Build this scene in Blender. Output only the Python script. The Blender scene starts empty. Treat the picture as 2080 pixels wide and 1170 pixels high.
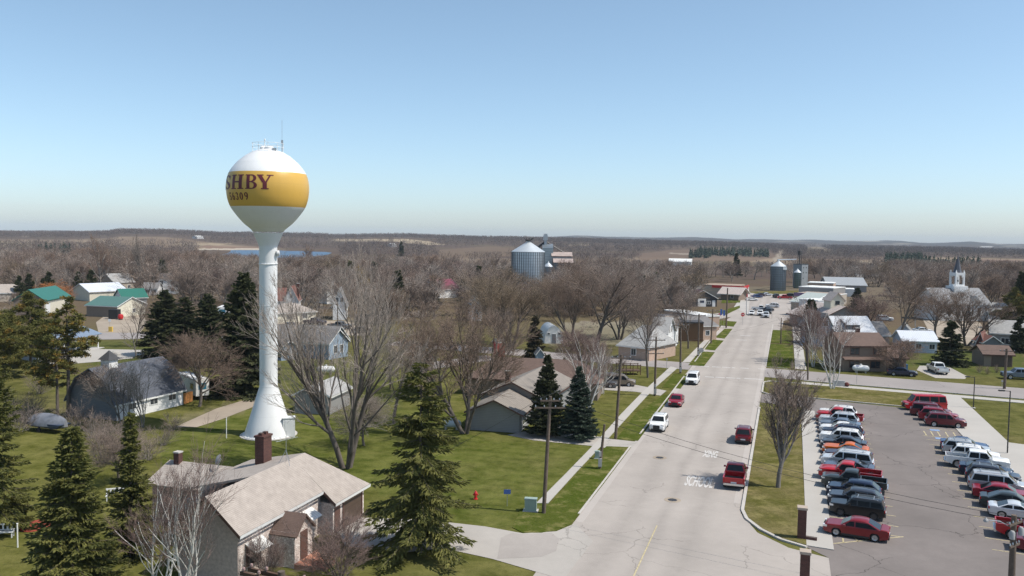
import bpy, bmesh, math, random
import numpy as np
from mathutils import Vector, Matrix
random.seed(11); RNG = np.random.default_rng(5)
SC = bpy.context.scene
COL = SC.collection
R = math.radians
# ---------------------------------------------------------------- camera model (survey of the photo)
F, H = 1720.0, 23.2
ROLL = 0.0140
PITCH = math.atan((585 - 483.2) * math.cos(ROLL) / F)
_f = np.array([0, math.cos(PITCH), -math.sin(PITCH)])
_u0 = np.array([0, math.sin(PITCH), math.cos(PITCH)])
_rt = math.cos(ROLL) * np.array([1., 0, 0]) + math.sin(ROLL) * _u0
_up = -math.sin(ROLL) * np.array([1., 0, 0]) + math.cos(ROLL) * _u0
def ray(px, py): return _f + _rt * ((px - 1040) / F) + _up * ((585 - py) / F)
def G(px, py, z=0.0):                       # surveyed point of the photo -> place on the level z
    d = ray(px, py); t = (z - H) / d[2]
    return Vector((d[0] * t, d[1] * t, z))
def at(px, py, Y):                          # surveyed point at depth Y
    d = ray(px, py); t = Y / d[1]
    return Vector((d[0] * t, d[1] * t, H + d[2] * t))
def PJ(P):                                  # (N,3) -> photo px, py
    q = np.asarray(P, float) - np.array([0, 0, H]); Z = q @ _f
    Z = np.where(np.abs(Z) < 1e-6, 1e-6, Z)
    return 1040 + F * (q @ _rt) / Z, 585 - F * (q @ _up) / Z, Z
AZ = R(17.94)                               # main street runs at this azimuth
SU = Vector((math.sin(AZ), math.cos(AZ), 0)); SV = Vector((math.cos(AZ), -math.sin(AZ), 0))
ROTU = math.pi / 2 - AZ                     # rotation of local x onto the street direction
def W(u, v, z=0.0): return SU * u + SV * v + Vector((0, 0, z))
def UV(p): return (p[0] * math.sin(AZ) + p[1] * math.cos(AZ), p[0] * math.cos(AZ) - p[1] * math.sin(AZ))
def guv(px, py, z=0.0): return UV(G(px, py, z))

# ---------------------------------------------------------------- mesh building
class MB:
    def __init__(s): s.V, s.F, s.M = [], [], []
    def add(s, vs, fs, m=0):
        n = len(s.V); s.V.extend([tuple(v) for v in vs]); s.F.extend([tuple(i + n for i in f) for f in fs]); s.M.extend([m] * len(fs)); return s
    def box(s, x0, x1, y0, y1, z0, z1, m=0):
        return s.add([(x0,y0,z0),(x1,y0,z0),(x1,y1,z0),(x0,y1,z0),(x0,y0,z1),(x1,y0,z1),(x1,y1,z1),(x0,y1,z1)],
                     [(0,3,2,1),(4,5,6,7),(0,1,5,4),(1,2,6,5),(2,3,7,6),(3,0,4,7)], m)
    def cbox(s, c, d, m=0): return s.box(c[0]-d[0]/2, c[0]+d[0]/2, c[1]-d[1]/2, c[1]+d[1]/2, c[2]-d[2]/2, c[2]+d[2]/2, m)
    def prism(s, poly, z0, z1, m=0):
        n = len(poly)
        return s.add([(p[0],p[1],z0) for p in poly] + [(p[0],p[1],z1) for p in poly],
              [tuple(range(n-1,-1,-1)), tuple(range(n,2*n))] + [(i,(i+1)%n,n+(i+1)%n,n+i) for i in range(n)], m)
    def exty(s, poly, y0, y1, m=0):          # poly in x,z extruded along y
        n = len(poly)
        return s.add([(p[0],y0,p[1]) for p in poly] + [(p[0],y1,p[1]) for p in poly],
              [tuple(range(n)), tuple(range(2*n-1,n-1,-1))] + [(i,n+i,n+(i+1)%n,(i+1)%n) for i in range(n)], m)
    def extx(s, poly, x0, x1, m=0):          # poly in y,z extruded along x
        n = len(poly)
        return s.add([(x0,p[0],p[1]) for p in poly] + [(x1,p[0],p[1]) for p in poly],
              [tuple(range(n)), tuple(range(2*n-1,n-1,-1))] + [(i,n+i,n+(i+1)%n,(i+1)%n) for i in range(n)], m)
    def face(s, vs, m=0): return s.add(vs, [tuple(range(len(vs)))], m)
    def slab(s, vs, t, m=0):                 # planar polygon thickened downwards along its normal
        a, b, c = Vector(vs[0]), Vector(vs[1]), Vector(vs[2]); nn = (b-a).cross(c-a).normalized()
        if nn.z < 0: nn = -nn
        n = len(vs); lo = [Vector(v) - nn*t for v in vs]
        return s.add(list(vs)+lo, [tuple(range(n)), tuple(range(2*n-1,n-1,-1))] + [(i,n+i,n+(i+1)%n,(i+1)%n) for i in range(n)], m)
    def tube(s, pts, rad, n=8, m=0, cap=True):
        pts = [Vector(p) for p in pts]
        if not hasattr(rad, '__len__'): rad = [rad]*len(pts)
        vs = []
        for i, p in enumerate(pts):
            d = (pts[min(i+1,len(pts)-1)] - pts[max(i-1,0)]).normalized()
            a = d.cross(Vector((0,0,1)) if abs(d.z) < .9 else Vector((1,0,0))).normalized(); b = d.cross(a)
            for k in range(n):
                t = 2*math.pi*k/n; vs.append(p + (a*math.cos(t)+b*math.sin(t))*rad[i])
        fs = [(i*n+k, i*n+(k+1)%n, (i+1)*n+(k+1)%n, (i+1)*n+k) for i in range(len(pts)-1) for k in range(n)]
        if cap: fs += [tuple(range(n-1,-1,-1)), tuple(range((len(pts)-1)*n, len(pts)*n))]
        return s.add(vs, fs, m)
    def lathe(s, prof, n=24, c=(0,0,0), m=0, axis='z', cap=True):
        vs = []
        for r, z in prof:
            for k in range(n):
                t = 2*math.pi*k/n; x, y = r*math.cos(t), r*math.sin(t)
                vs.append((c[0]+x, c[1]+y, c[2]+z) if axis == 'z' else ((c[0]+x, c[1]+z, c[2]+y) if axis == 'y' else (c[0]+z, c[1]+x, c[2]+y)))
        fs = [(i*n+k, i*n+(k+1)%n, (i+1)*n+(k+1)%n, (i+1)*n+k) for i in range(len(prof)-1) for k in range(n)]
        if cap: fs += [tuple(range(n-1,-1,-1)), tuple(range((len(prof)-1)*n, len(prof)*n))]
        return s.add(vs, fs, m)
    def mesh(s, name, mats, smooth=None):
        me = bpy.data.meshes.new(name); me.from_pydata(s.V, [], s.F)
        for m in (mats if isinstance(mats, (list, tuple)) else [mats]): me.materials.append(m)
        if any(s.M): me.polygons.foreach_set('material_index', s.M)
        if len(s.F) < 4000:
            bm = bmesh.new(); bm.from_mesh(me); bmesh.ops.recalc_face_normals(bm, faces=bm.faces); bm.to_mesh(me); bm.free()
        if smooth is not None:
            me.polygons.foreach_set('use_smooth', [True]*len(me.polygons)); me.set_sharp_from_angle(angle=R(smooth))
        me.update(); return me
    def obj(s, name, mats, parent=None, smooth=None, **k):
        return link(name, s.mesh(name, mats, smooth), parent, **k)
def link(name, data, parent=None, loc=None, rz=None, **k):
    o = bpy.data.objects.new(name, data); COL.objects.link(o)
    if parent is not None: o.parent = parent
    if loc is not None: o.location = loc
    if rz is not None: o.rotation_euler = (0, 0, rz)
    for a, b in k.items(): o[a] = b
    return o
def thing(name, label, cat, loc=(0,0,0), rz=0.0, group=None):
    o = bpy.data.objects.new(name, None); COL.objects.link(o); o.empty_display_size = .3
    o.location = loc; o.rotation_euler = (0, 0, rz); o['label'] = label; o['category'] = cat
    if group: o['group'] = group
    return o
KIDS = {}
def kids(o):
    return [c for c in bpy.data.objects if c.parent == o]
def dup(proto, loc, rz, label, group=None, scale=1.0, cat=None, paint=None, kidmap=None):
    """copy of a thing, its parts and sub-parts; kidmap = [(child, [grandchildren])] of the prototype"""
    r = proto.copy(); COL.objects.link(r); r.location = loc; r.rotation_euler = (0, 0, rz)
    r.scale = scale if hasattr(scale, '__len__') else (scale,)*3
    r['label'] = label
    if cat: r['category'] = cat
    if group: r['group'] = group
    elif 'group' in r: del r['group']
    for ch, gs in kidmap:
        c = ch.copy(); COL.objects.link(c); c.parent = r
        if paint and ch.get('painted'): c.material_slots[0].link = 'OBJECT'; c.material_slots[0].material = paint
        for g in gs:
            d = g.copy(); COL.objects.link(d); d.parent = c
    return r
def tree_map(o): return [(c, kids(c)) for c in kids(o)]
def np_mesh(name, V, Fq, mats, mi=None):     # fast mesh of equal-sized faces
    me = bpy.data.meshes.new(name); V = np.asarray(V, np.float32); Fq = np.asarray(Fq, np.int32); k = Fq.shape[1]
    me.vertices.add(len(V)); me.vertices.foreach_set('co', V.ravel())
    me.loops.add(Fq.size); me.loops.foreach_set('vertex_index', Fq.ravel())
    me.polygons.add(len(Fq)); me.polygons.foreach_set('loop_start', np.arange(0, Fq.size, k, dtype=np.int32))
    for m in (mats if isinstance(mats, (list, tuple)) else [mats]): me.materials.append(m)
    if mi is not None: me.polygons.foreach_set('material_index', np.asarray(mi, np.int32))
    me.update(calc_edges=True); me.validate(); return me

# ---------------------------------------------------------------- materials
def lin(h):                                  # sRGB hex -> linear
    h = h.lstrip('#'); c = [int(h[i:i+2], 16)/255 for i in (0,2,4)]
    return tuple(x/12.92 if x <= .04045 else ((x+.055)/1.055)**2.4 for x in c)
class NT:
    def __init__(s, name):
        s.m = bpy.data.materials.new(name); s.m.use_nodes = True; s.t = s.m.node_tree; s.n = s.t.nodes; s.b = s.n['Principled BSDF']
    def new(s, ty, **k):
        nd = s.n.new(ty)
        for a, b in k.items(): setattr(nd, a, b)
        return nd
    def ln(s, a, b): s.t.links.new(a, b)
    def val(s, sock, v):
        if isinstance(v, bpy.types.NodeSocket): s.ln(v, sock)
        else: sock.default_value = v
    def math(s, op, a, b=None, c=None, clamp=False):
        nd = s.new('ShaderNodeMath', operation=op, use_clamp=clamp); s.val(nd.inputs[0], a)
        if b is not None: s.val(nd.inputs[1], b)
        if c is not None: s.val(nd.inputs[2], c)
        return nd.outputs[0]
    def mix(s, f, a, b, mode='MIX'):
        nd = s.new('ShaderNodeMix', data_type='RGBA', blend_type=mode); s.val(nd.inputs[0], f)
        for i, v in ((6, a), (7, b)):
            if isinstance(v, bpy.types.NodeSocket): s.ln(v, nd.inputs[i])
            else: nd.inputs[i].default_value = (*v[:3], 1)
        return nd.outputs[2]
    def noise(s, vec, sc, det=4, rough=.6, lo=.3, hi=.7, dist=0):
        nd = s.new('ShaderNodeTexNoise'); nd.inputs['Scale'].default_value = sc; nd.inputs['Detail'].default_value = det
        nd.inputs['Roughness'].default_value = rough; nd.inputs['Distortion'].default_value = dist; s.ln(vec, nd.inputs['Vector'])
        mr = s.new('ShaderNodeMapRange'); s.ln(nd.outputs[0], mr.inputs[0]); mr.inputs[1].default_value = lo; mr.inputs[2].default_value = hi
        return mr.outputs[0]
    def obj(s): return s.new('ShaderNodeTexCoord').outputs['Object']
    def pos(s): return s.new('ShaderNodeNewGeometry').outputs['Position']
    def xyz(s, vec): nd = s.new('ShaderNodeSeparateXYZ'); s.ln(vec, nd.inputs[0]); return nd.outputs
    def bump(s, h, st=.3, d=.02):
        nd = s.new('ShaderNodeBump'); nd.inputs['Strength'].default_value = st; nd.inputs['Distance'].default_value = d; s.ln(h, nd.inputs['Height']); s.ln(nd.outputs[0], s.b.inputs['Normal'])
    def color(s, c): s.val(s.b.inputs['Base Color'], c if isinstance(c, bpy.types.NodeSocket) else (*c[:3], 1))
def mul(c, k): return tuple(min(1, x*k) for x in c[:3])
MATS = {}
def mat(name, col, rough=.85, var=.12, sc=1.2, metal=0.0, stripe=None, bump=0.0, world=False, spec=None, coat=0.0, fine=0.0, sub=None):
    """plain procedural surface: two scales of mottling, optional (axis, period, width, darkening) stripes"""
    if name in MATS: return MATS[name]
    t = NT(name); v = t.pos() if world else t.obj()
    a = t.noise(v, sc, 5); f = t.noise(v, sc*9, 3)
    c = t.mix(a, mul(col, 1-var), mul(col, 1+var))
    c = t.mix(t.math('MULTIPLY', f, .5), c, mul(col, 1-var*.9 - fine))
    hgt = f
    if stripe:
        ax, per, wd, dk = stripe
        fr = t.math('FRACT', t.math('DIVIDE', t.xyz(v)[ax], per)); s_ = t.math('LESS_THAN', fr, wd)
        c = t.mix(t.math('MULTIPLY', s_, dk), c, (0,0,0)); hgt = fr
    t.color(c); t.b.inputs['Roughness'].default_value = rough; t.b.inputs['Metallic'].default_value = metal
    if spec is not None: t.b.inputs['Specular IOR Level'].default_value = spec
    if coat: t.b.inputs['Coat Weight'].default_value = coat; t.b.inputs['Coat Roughness'].default_value = .04
    if bump: t.bump(hgt, bump, .03)
    MATS[name] = t.m; return t.m
def brickmat(name, c1, c2, mortar, bw=.22, bh=.075, axes='xz'):
    if name in MATS: return MATS[name]
    t = NT(name); x = t.xyz(t.obj()); s_ = t.math('ADD', x[0], x[1])
    cb = t.new('ShaderNodeCombineXYZ'); t.ln(s_, cb.inputs[0]); t.ln(x[2], cb.inputs[1])
    b = t.new('ShaderNodeTexBrick'); t.ln(cb.outputs[0], b.inputs['Vector']); b.inputs['Scale'].default_value = 1
    b.inputs['Brick Width'].default_value = bw; b.inputs['Row Height'].default_value = bh; b.inputs['Mortar Size'].default_value = .008
    for k, c in (('Color1', c1), ('Color2', c2), ('Mortar', mortar)): b.inputs[k].default_value = (*c, 1)
    t.color(t.mix(t.math('MULTIPLY', t.noise(t.obj(), 1.3), .35), b.outputs[0], mul(c1, .6)))
    t.b.inputs['Roughness'].default_value = .9; MATS[name] = t.m; return t.m
def stonemat(name, cols, sc=3.5, mortar=(.12,.1,.09)):
    if name in MATS: return MATS[name]
    t = NT(name); v = t.new('ShaderNodeTexVoronoi', feature='F1'); v.inputs['Scale'].default_value = sc; t.ln(t.obj(), v.inputs['Vector'])
    e = t.new('ShaderNodeTexVoronoi', feature='DISTANCE_TO_EDGE'); e.inputs['Scale'].default_value = sc; t.ln(t.obj(), e.inputs['Vector'])
    k = t.xyz(v.outputs['Color'])[0]; c = t.mix(k, cols[0], cols[1])
    t.color(t.mix(t.math('LESS_THAN', e.outputs[0], .045), c, mortar)); t.b.inputs['Roughness'].default_value = .95; MATS[name] = t.m; return t.m
def glassmat(name, col=(.02,.025,.03), rough=.06):
    if name in MATS: return MATS[name]
    t = NT(name); t.color(t.mix(t.noise(t.obj(), 1.5), col, mul(col, 1.8))); t.b.inputs['Roughness'].default_value = rough
    t.b.inputs['Specular IOR Level'].default_value = .6; MATS[name] = t.m; return t.m
def paint(name, col, metal=0.0, rough=.28):
    if name in MATS: return MATS[name]
    t = NT(name); v = t.obj(); z = t.xyz(v)[2]
    c = t.mix(t.noise(v, 2.2, 3), mul(col, .92), mul(col, 1.06))
    dust = t.math('MULTIPLY', t.math('SUBTRACT', .5, z, clamp=True), .35)      # road dirt on the sills
    t.color(t.mix(dust, c, (.13,.11,.09))); t.b.inputs['Roughness'].default_value = rough; t.b.inputs['Metallic'].default_value = metal
    t.b.inputs['Coat Weight'].default_value = .3; t.b.inputs['Coat Roughness'].default_value = .05
    MATS[name] = t.m; return t.m
M_GLASS = glassmat('dark_glass'); M_WHITE = mat('white_paint', (.78,.78,.76), .5, .05); M_BLACK = mat('black_plastic', (.015,.015,.016), .6, .2)
M_CHROME = mat('bright_metal', (.6,.6,.6), .3, .06, metal=.9); M_STEEL = mat('galvanised_steel', (.45,.47,.49), .42, .1, metal=.7)
M_DARKMETAL = mat('dark_metal', (.045,.04,.038), .5, .2); M_WOOD = mat('weathered_pole_wood', (.14,.105,.08), .95, .3, 2.5, fine=.2)
M_CONC = mat('concrete', (.44,.42,.39), .9, .08, .6, world=True)
M_RED = mat('red_paint', (.5,.02,.02), .4, .1)
# ---------------------------------------------------------------- world, sun, camera
SUN_DIR = Vector((0.978 * math.cos(R(55.5)), -0.208 * math.cos(R(55.5)), math.sin(R(55.5))))
w = bpy.data.worlds.new("World"); SC.world = w; w.use_nodes = True
sky = w.node_tree.nodes.new('ShaderNodeTexSky'); sky.sky_type = 'NISHITA'; sky.sun_disc = False
sky.sun_elevation = R(55.5); sky.sun_rotation = math.atan2(SUN_DIR.x, SUN_DIR.y); sky.altitude = 0
sky.air_density = 0.8; sky.dust_density = 0.75; sky.ozone_density = 4.0
bg = w.node_tree.nodes['Background']; bg.inputs[1].default_value = 0.122
hsv = w.node_tree.nodes.new('ShaderNodeHueSaturation'); hsv.inputs['Saturation'].default_value = .88; hsv.inputs['Hue'].default_value = .486
w.node_tree.links.new(sky.outputs[0], hsv.inputs['Color']); w.node_tree.links.new(hsv.outputs[0], bg.inputs[0])
sl = bpy.data.lights.new('sun', 'SUN'); sl.energy = 3.5; sl.angle = R(.53); sl.color = (1, .94, .85)
so = link('sun', sl); so.rotation_euler = SUN_DIR.to_track_quat('Z', 'Y').to_euler()
cd = bpy.data.cameras.new('camera'); cd.sensor_width = 36; cd.lens = F / 2080 * 36; cd.clip_end = 30000; cd.clip_start = .5
co = link('camera', cd)
co.matrix_world = Matrix(((_rt[0], _up[0], -_f[0], 0), (_rt[1], _up[1], -_f[1], 0), (_rt[2], _up[2], -_f[2], H), (0, 0, 0, 1)))
SC.camera = co
SC.view_settings.view_transform = 'Standard'; SC.view_settings.look = 'None'; SC.view_settings.gamma = 1; SC.view_settings.exposure = 0.5
cy = SC.cycles
try:
    cy.use_denoising = True; cy.denoising_prefilter = 'NONE'; cy.use_adaptive_sampling = False; cy.denoiser = 'OPENIMAGEDENOISE'; cy.denoising_input_passes = 'RGB_ALBEDO_NORMAL'
except Exception: pass
cy.max_bounces = 5; cy.diffuse_bounces = 2; cy.glossy_bounces = 2; cy.transmission_bounces = 2; cy.volume_bounces = 0; cy.transparent_max_bounces = 6
cy.sample_clamp_indirect = 4; cy.caustics_reflective = False; cy.caustics_refractive = False
try: cy.use_light_tree = False
except Exception: pass
# ---------------------------------------------------------------- terrain
def hor(px): return 483.2 + .014 * (px - 1040)
RIDGE = [
 (800, None), (1250, [(0,0),(180,0),(250,6),(330,7),(400,2),(480,0),(690,0),(760,4),(860,3),(960,0),(2080,0)]),
 (2350, [(-600,482),(0,480),(130,481),(220,478),(240,475),(330,474.5),(450,480),(620,481),(680,484),(830,482),(900,486),(1000,488.5),(1130,491),(1300,496),(1500,501),(1600,506),(1700,508),(1900,511),(2080,517),(2700,522)]),
 (4200, [(-600,476),(0,474),(130,475),(330,476),(620,480),(830,483),(1000,487),(1130,487),(1300,491),(1600,499),(1700,502),(1900,506),(2080,511),(2700,517)]),
 (8000, [(-600,466),(0,470.5),(60,468.5),(150,469.5),(240,473),(600,477),(1000,483),(1080,482.5),(1180,479.5),(1240,481),(1300,483.5),(1400,482),(1480,486),(1600,488),(1640,487),(1700,490),(1800,489),(1860,493),(1900,494),(1970,491.5),(2040,496),(2080,497.5),(2300,494),(2700,499)]),
 (10500, None)]
def terr(px, r):
    """ground height for columns px (array) and distances r (array)"""
    Z = []; rr = [0.0]; Z.append(np.zeros_like(px))
    for rad, tab in RIDGE:
        rr.append(rad)
        if tab is None: Z.append(np.zeros_like(px) if rad < 5000 else Z[-1]*.3); continue
        x = np.array([a for a, b in tab], float); y = np.array([b for a, b in tab], float)
        v = np.interp(px, x, y)
        if rad == 1250: Z.append(v)
        else: Z.append(H + (hor(px) - v) / F * rad / np.sqrt(1 + ((px-1040)/F)**2))
    out = np.zeros_like(px)
    for i in range(len(rr)-1):
        t = np.clip((r - rr[i]) / (rr[i+1] - rr[i]), 0, 1); t = t*t*(3-2*t)
        m = (r >= rr[i]) & (r <= rr[i+1]); out = np.where(m, Z[i]*(1-t) + Z[i+1]*t, out)
    rough = np.sin(px*.031 + r*.004)*np.sin(px*.017 - r*.0027) + .5*np.sin(px*.083 + r*.011)
    return out + rough*np.clip((r-1500)/6000, 0, 1)*5
def gz(p):
    r = math.hypot(p[0], p[1])
    if r < 800: return 0.0
    return float(terr(np.array([1040 + F*p[0]/max(p[1],1.)]), np.array([r]))[0])
def pip(X, Y, poly):
    ins = np.zeros(X.shape, bool); n = len(poly)
    for i in range(n):
        x1, y1 = poly[i]; x2, y2 = poly[(i+1) % n]
        if y1 == y2: continue
        c = ((y1 > Y) != (y2 > Y)) & (X < (x2-x1)*(Y-y1)/(y2-y1) + x1); ins ^= c
    return ins
def vnoise(X, Y, s):
    return (np.sin(X*s*1.3 + 2*np.sin(Y*s*.9)) + np.sin(Y*s*1.7 + 2*np.sin(X*s*.6 + 1)) + np.sin((X+Y)*s*2.9)*.5) / 2.5
LANDUSE = [  # surveyed outlines (photo px), ground colour
 ([(300,1000),(330,885),(500,835),(590,830),(830,828),(1080,860),(1220,905),(1130,1000),(1080,1070),(960,1070),(800,1010),(620,950)], (.094,.128,.015)),
 ([(0,840),(330,875),(330,1000),(330,1180),(0,1180)], (.155,.15,.03)),
 ([(40,800),(180,800),(190,850),(60,852)], (.13,.105,.055)),
 ([(360,870),(345,850),(440,825),(520,805),(530,825),(450,852)], (.27,.22,.155)),
 ([(570,720),(700,735),(800,760),(820,830),(570,830)], (.085,.1,.033)),
 ([(180,695),(310,690),(310,735),(190,742)], (.085,.108,.03)),
 ([(560,645),(760,650),(760,678),(560,680)], (.3,.25,.185)),
 ([(1140,655),(1310,650),(1300,700),(1120,700)], (.33,.29,.23)),
 ([(1645,775),(1880,780),(1885,795),(1840,832),(1645,828),(1560,815)], (.14,.13,.04)),
 ([(1925,795),(2080,818),(2080,900),(2020,885)], (.1,.098,.035)),
 ([(1990,875),(2080,890),(2080,980),(2040,935)], (.15,.115,.06)),
 ([(1840,715),(2080,712),(2080,770),(1840,745)], (.07,.1,.022)),
 ([(1640,725),(1740,730),(1740,757),(1640,757)], (.09,.105,.03)),
 ([(1600,590),(1720,560),(2000,570),(1900,620),(1700,640)], (.2,.165,.12)),
 ([(1400,600),(1480,585),(1700,575),(1700,600),(1500,620)], (.2,.17,.12)),
 ([(-300,487),(0,490),(110,494.5),(160,497),(150,502),(-300,503)], (.46,.38,.25)),
 ([(245,484),(270,481.5),(330,481),(380,486),(420,493),(440,503),(240,503)], (.25,.19,.14)),
 ([(350,494),(470,494),(450,498),(350,498)], (.42,.34,.24)),
 ([(410,499),(530,502),(530,505),(420,506)], (.26,.17,.13)),
 ([(395,505),(530,504),(530,508),(400,507.5)], (.6,.53,.43)),
 ([(675,485.5),(830,485.5),(870,490),(905,498),(860,497),(800,491),(680,490)], (.5,.41,.29)),
 ([(880,508),(1000,500),(1060,505),(1040,520),(900,525)], (.2,.15,.11)),
 ([(1155,497),(1200,495),(1190,499),(1158,500)], (.42,.35,.26)),
 ([(1300,515),(1370,507),(1470,505),(1560,510),(1580,522),(1500,534),(1380,538),(1300,535)], (.21,.155,.12)),
 ([(1360,513),(1440,516),(1440,519),(1360,516)], (.4,.34,.28)),
 ([(1380,532),(1520,530),(1560,540),(1360,545)], (.23,.19,.12)),
 ([(1560,545),(1575,520),(1588,508),(1597,508),(1585,525),(1575,548)], (.42,.36,.29)),
 ([(1635,502),(1665,501.5),(1690,509),(1720,514),(1640,515)], (.27,.22,.15)),
 ([(1720,528),(1850,540),(1850,545),(1720,540)], (.4,.34,.26)),
 ([(1820,560),(1900,552),(1960,556),(1950,580),(1830,585)], (.25,.22,.12)),
 ([(1960,525),(2080,528),(2300,530),(2300,545),(1960,545)], (.27,.19,.15)),
 ([(1990,500.5),(2016,500.5),(2016,502),(1990,502)], (.75,.74,.72)),
 ([(40,479),(110,474.5),(112,476),(50,482)], (.4,.34,.27)),
]
def build_terrain():
    pxs = np.arange(-900, 2981, 6.0)
    az = np.arctan((pxs - 1040)/F); a0, a1 = az[0], az[-1]
    extra = np.linspace(a1, a0 + 2*math.pi, 44)[1:-1]
    AZS = np.concatenate([az, extra]); PXS = np.concatenate([pxs, np.where(extra < math.pi, 2980, -900)])
    rs = np.concatenate([[.5, 8, 16, 24, 30], np.exp(np.linspace(math.log(34), math.log(700), 135)), np.exp(np.linspace(math.log(710), math.log(10500), 105))])
    A, Rr = np.meshgrid(AZS, rs); P, _ = np.meshgrid(PXS, rs)
    front = np.abs(A) < 1.0
    Z = terr(P, Rr); X = Rr*np.sin(A); Y = Rr*np.cos(A)
    V = np.stack([X, Y, Z], -1).reshape(-1, 3)
    nr, nc = A.shape; i = np.arange(nr-1)[:, None]*nc; j = np.arange(nc)[None, :]; j2 = (j+1) % nc
    Fq = np.stack([i+j, i+j2, i+nc+j2, i+nc+j], -1).reshape(-1, 4)
    qx, qy, qz = PJ(V); fr = front.ravel() & (qz > 1)
    x, y = V[:, 0], V[:, 1]; r = Rr.ravel()
    n1 = vnoise(x, y, .06); n2 = vnoise(x+40, y-10, .013); n3 = vnoise(x, y, .0035)
    k = np.clip((r-120)/120, 0, 1)[:, None]
    col = np.array([.112,.115,.02])*(1-k) + np.array([.16,.122,.08])*k
    k = np.clip((r-330)/250, 0, 1)[:, None]; col = col*(1-k) + np.array([.13,.1,.086])*k
    dry = np.clip(n1*.5+n2*.5, 0, 1)[:, None]*.55; col = col*(1-dry) + np.array([.19,.165,.085])*dry
    far = np.clip((r-700)/300, 0, 1)[:, None]; fld = np.clip((n3-.3)*4, 0, 1)[:, None]*far*np.clip((2000-r)/200, 0, 1)[:, None]
    col = col*(1-fld*.8) + np.array([.36,.28,.2])*fld*.85
    ff = np.clip((r-5000)/1500, 0, 1)[:, None]; pale = np.clip(vnoise(x, y*.5, .006)*4-2.2, 0, 1)[:, None]*ff
    col = col*(1-ff) + np.array([.075,.072,.07])*ff; col = col*(1-pale) + np.array([.5,.44,.36])*pale
    jx = n1*np.clip(260/np.maximum(r, 1), .3, 7); jy = vnoise(y, x, .11)*np.clip(120/np.maximum(r, 1), .1, 3)
    for poly, c in LANDUSE:
        m = pip(qx+jx, qy+jy, poly) & fr; cc = np.array(c); t = (.85 + .15*n1[m])[:, None]
        col[m] = col[m]*(1-t) + cc*t
    me = np_mesh('ground', V, Fq, [])
    at_ = me.attributes.new('land', 'FLOAT_COLOR', 'POINT'); at_.data.foreach_set('color', np.concatenate([col, np.clip((260-r)/120, 0, 1)[:, None]], 1).astype(np.float32).ravel())
    me.polygons.foreach_set('use_smooth', [True]*len(me.polygons))
    t = NT('ground_cover'); p = t.pos(); an = t.new('ShaderNodeAttribute', attribute_name='land'); a = an.outputs['Color']; lw = an.outputs['Alpha']
    big = t.noise(p, .09, 5, .65); mid = t.noise(p, .7, 5, .7); fine = t.noise(p, 5, 4, .75, .25, .75)
    c = t.mix(t.math('MULTIPLY', t.math('MULTIPLY', big, .3), lw), a, (.17,.145,.06), 'MIX')
    c = t.mix(t.math('MULTIPLY', mid, .5), c, t.mix(.6, c, t.mix(lw, (.05,.04,.034), (.025,.034,.01)))); c = t.mix(t.math('MULTIPLY', t.math('MULTIPLY', t.noise(p, .16, 7, .72, .48, .68), lw), .6), c, t.mix(.65, c, (.27,.22,.1)))
    c = t.mix(t.math('MULTIPLY', fine, .75), c, t.mix(.6, c, t.mix(lw, (.04,.03,.026), (.015,.02,.006))))
    pv_ = t.noise(p, .42, 6, .72, .36, .64); c = t.mix(lw, c, t.mix(pv_, t.mix(.42, c, (.02,.035,.004)), t.mix(.3, c, (.25,.24,.085))))
    cl_ = t.noise(p, 1.9, 4, .7, .55, .7); c = t.mix(t.math('MULTIPLY', t.math('MULTIPLY', cl_, lw), .4), c, (.03,.045,.008))
    # mower passes run with the street grid
    x = t.xyz(p); mv = t.math('ADD', t.math('MULTIPLY', x[0], math.sin(AZ)), t.math('MULTIPLY', x[1], math.cos(AZ)))
    st = t.math('SINE', t.math('MULTIPLY', t.math('ADD', mv, t.math('MULTIPLY', mid, .6)), 3.2)); c = t.mix(t.math('MULTIPLY', t.math('MULTIPLY_ADD', st, .06, .06), lw), c, (.18,.17,.05))
    t.color(c); t.b.inputs['Roughness'].default_value = 1; t.b.inputs['Specular IOR Level'].default_value = .0
    t.bump(fine, .5, .06)
    me.materials.append(t.m)
    o = link('ground', me, kind='structure'); return o
build_terrain()
# ---------------------------------------------------------------- lake
lt = NT('lake_water'); lt.color((.02,.06,.13)); lt.b.inputs['Roughness'].default_value = .3; lt.b.inputs['Specular IOR Level'].default_value = .25; lt.bump(lt.noise(lt.pos(), .25, 4), .4, .4)
lk = MB(); lk.face([G(px, py, .3) for px, py in [(455,522),(438,517),(426,511.5),(434,508.6),(452,508.1),(480,508),(540,508.2),(572,508.9),(590,509.9),(612,509.7),(640,511.2),(662,511.8),(674,513.5),(668,516.5),(650,520),(610,522.5),(540,523.5)]])
lk.obj('lake', lt.m, kind='structure')
# ---------------------------------------------------------------- haze
hz = MB(); hz.box(-11200, 11200, -11200, 11200, -40, 110)
hm = bpy.data.materials.new('haze_air'); hm.use_nodes = True; hn = hm.node_tree.nodes; hn.remove(hn['Principled BSDF'])
pv = hn.new('ShaderNodeVolumePrincipled'); pv.inputs['Color'].default_value = (.78,.89,1,1); pv.inputs['Density'].default_value = 6.5e-5; pv.inputs['Anisotropy'].default_value = -.1
hm.node_tree.links.new(pv.outputs[0], hn['Material Output'].inputs['Volume'])
hz.obj('haze', hm, kind='stuff')
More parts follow.
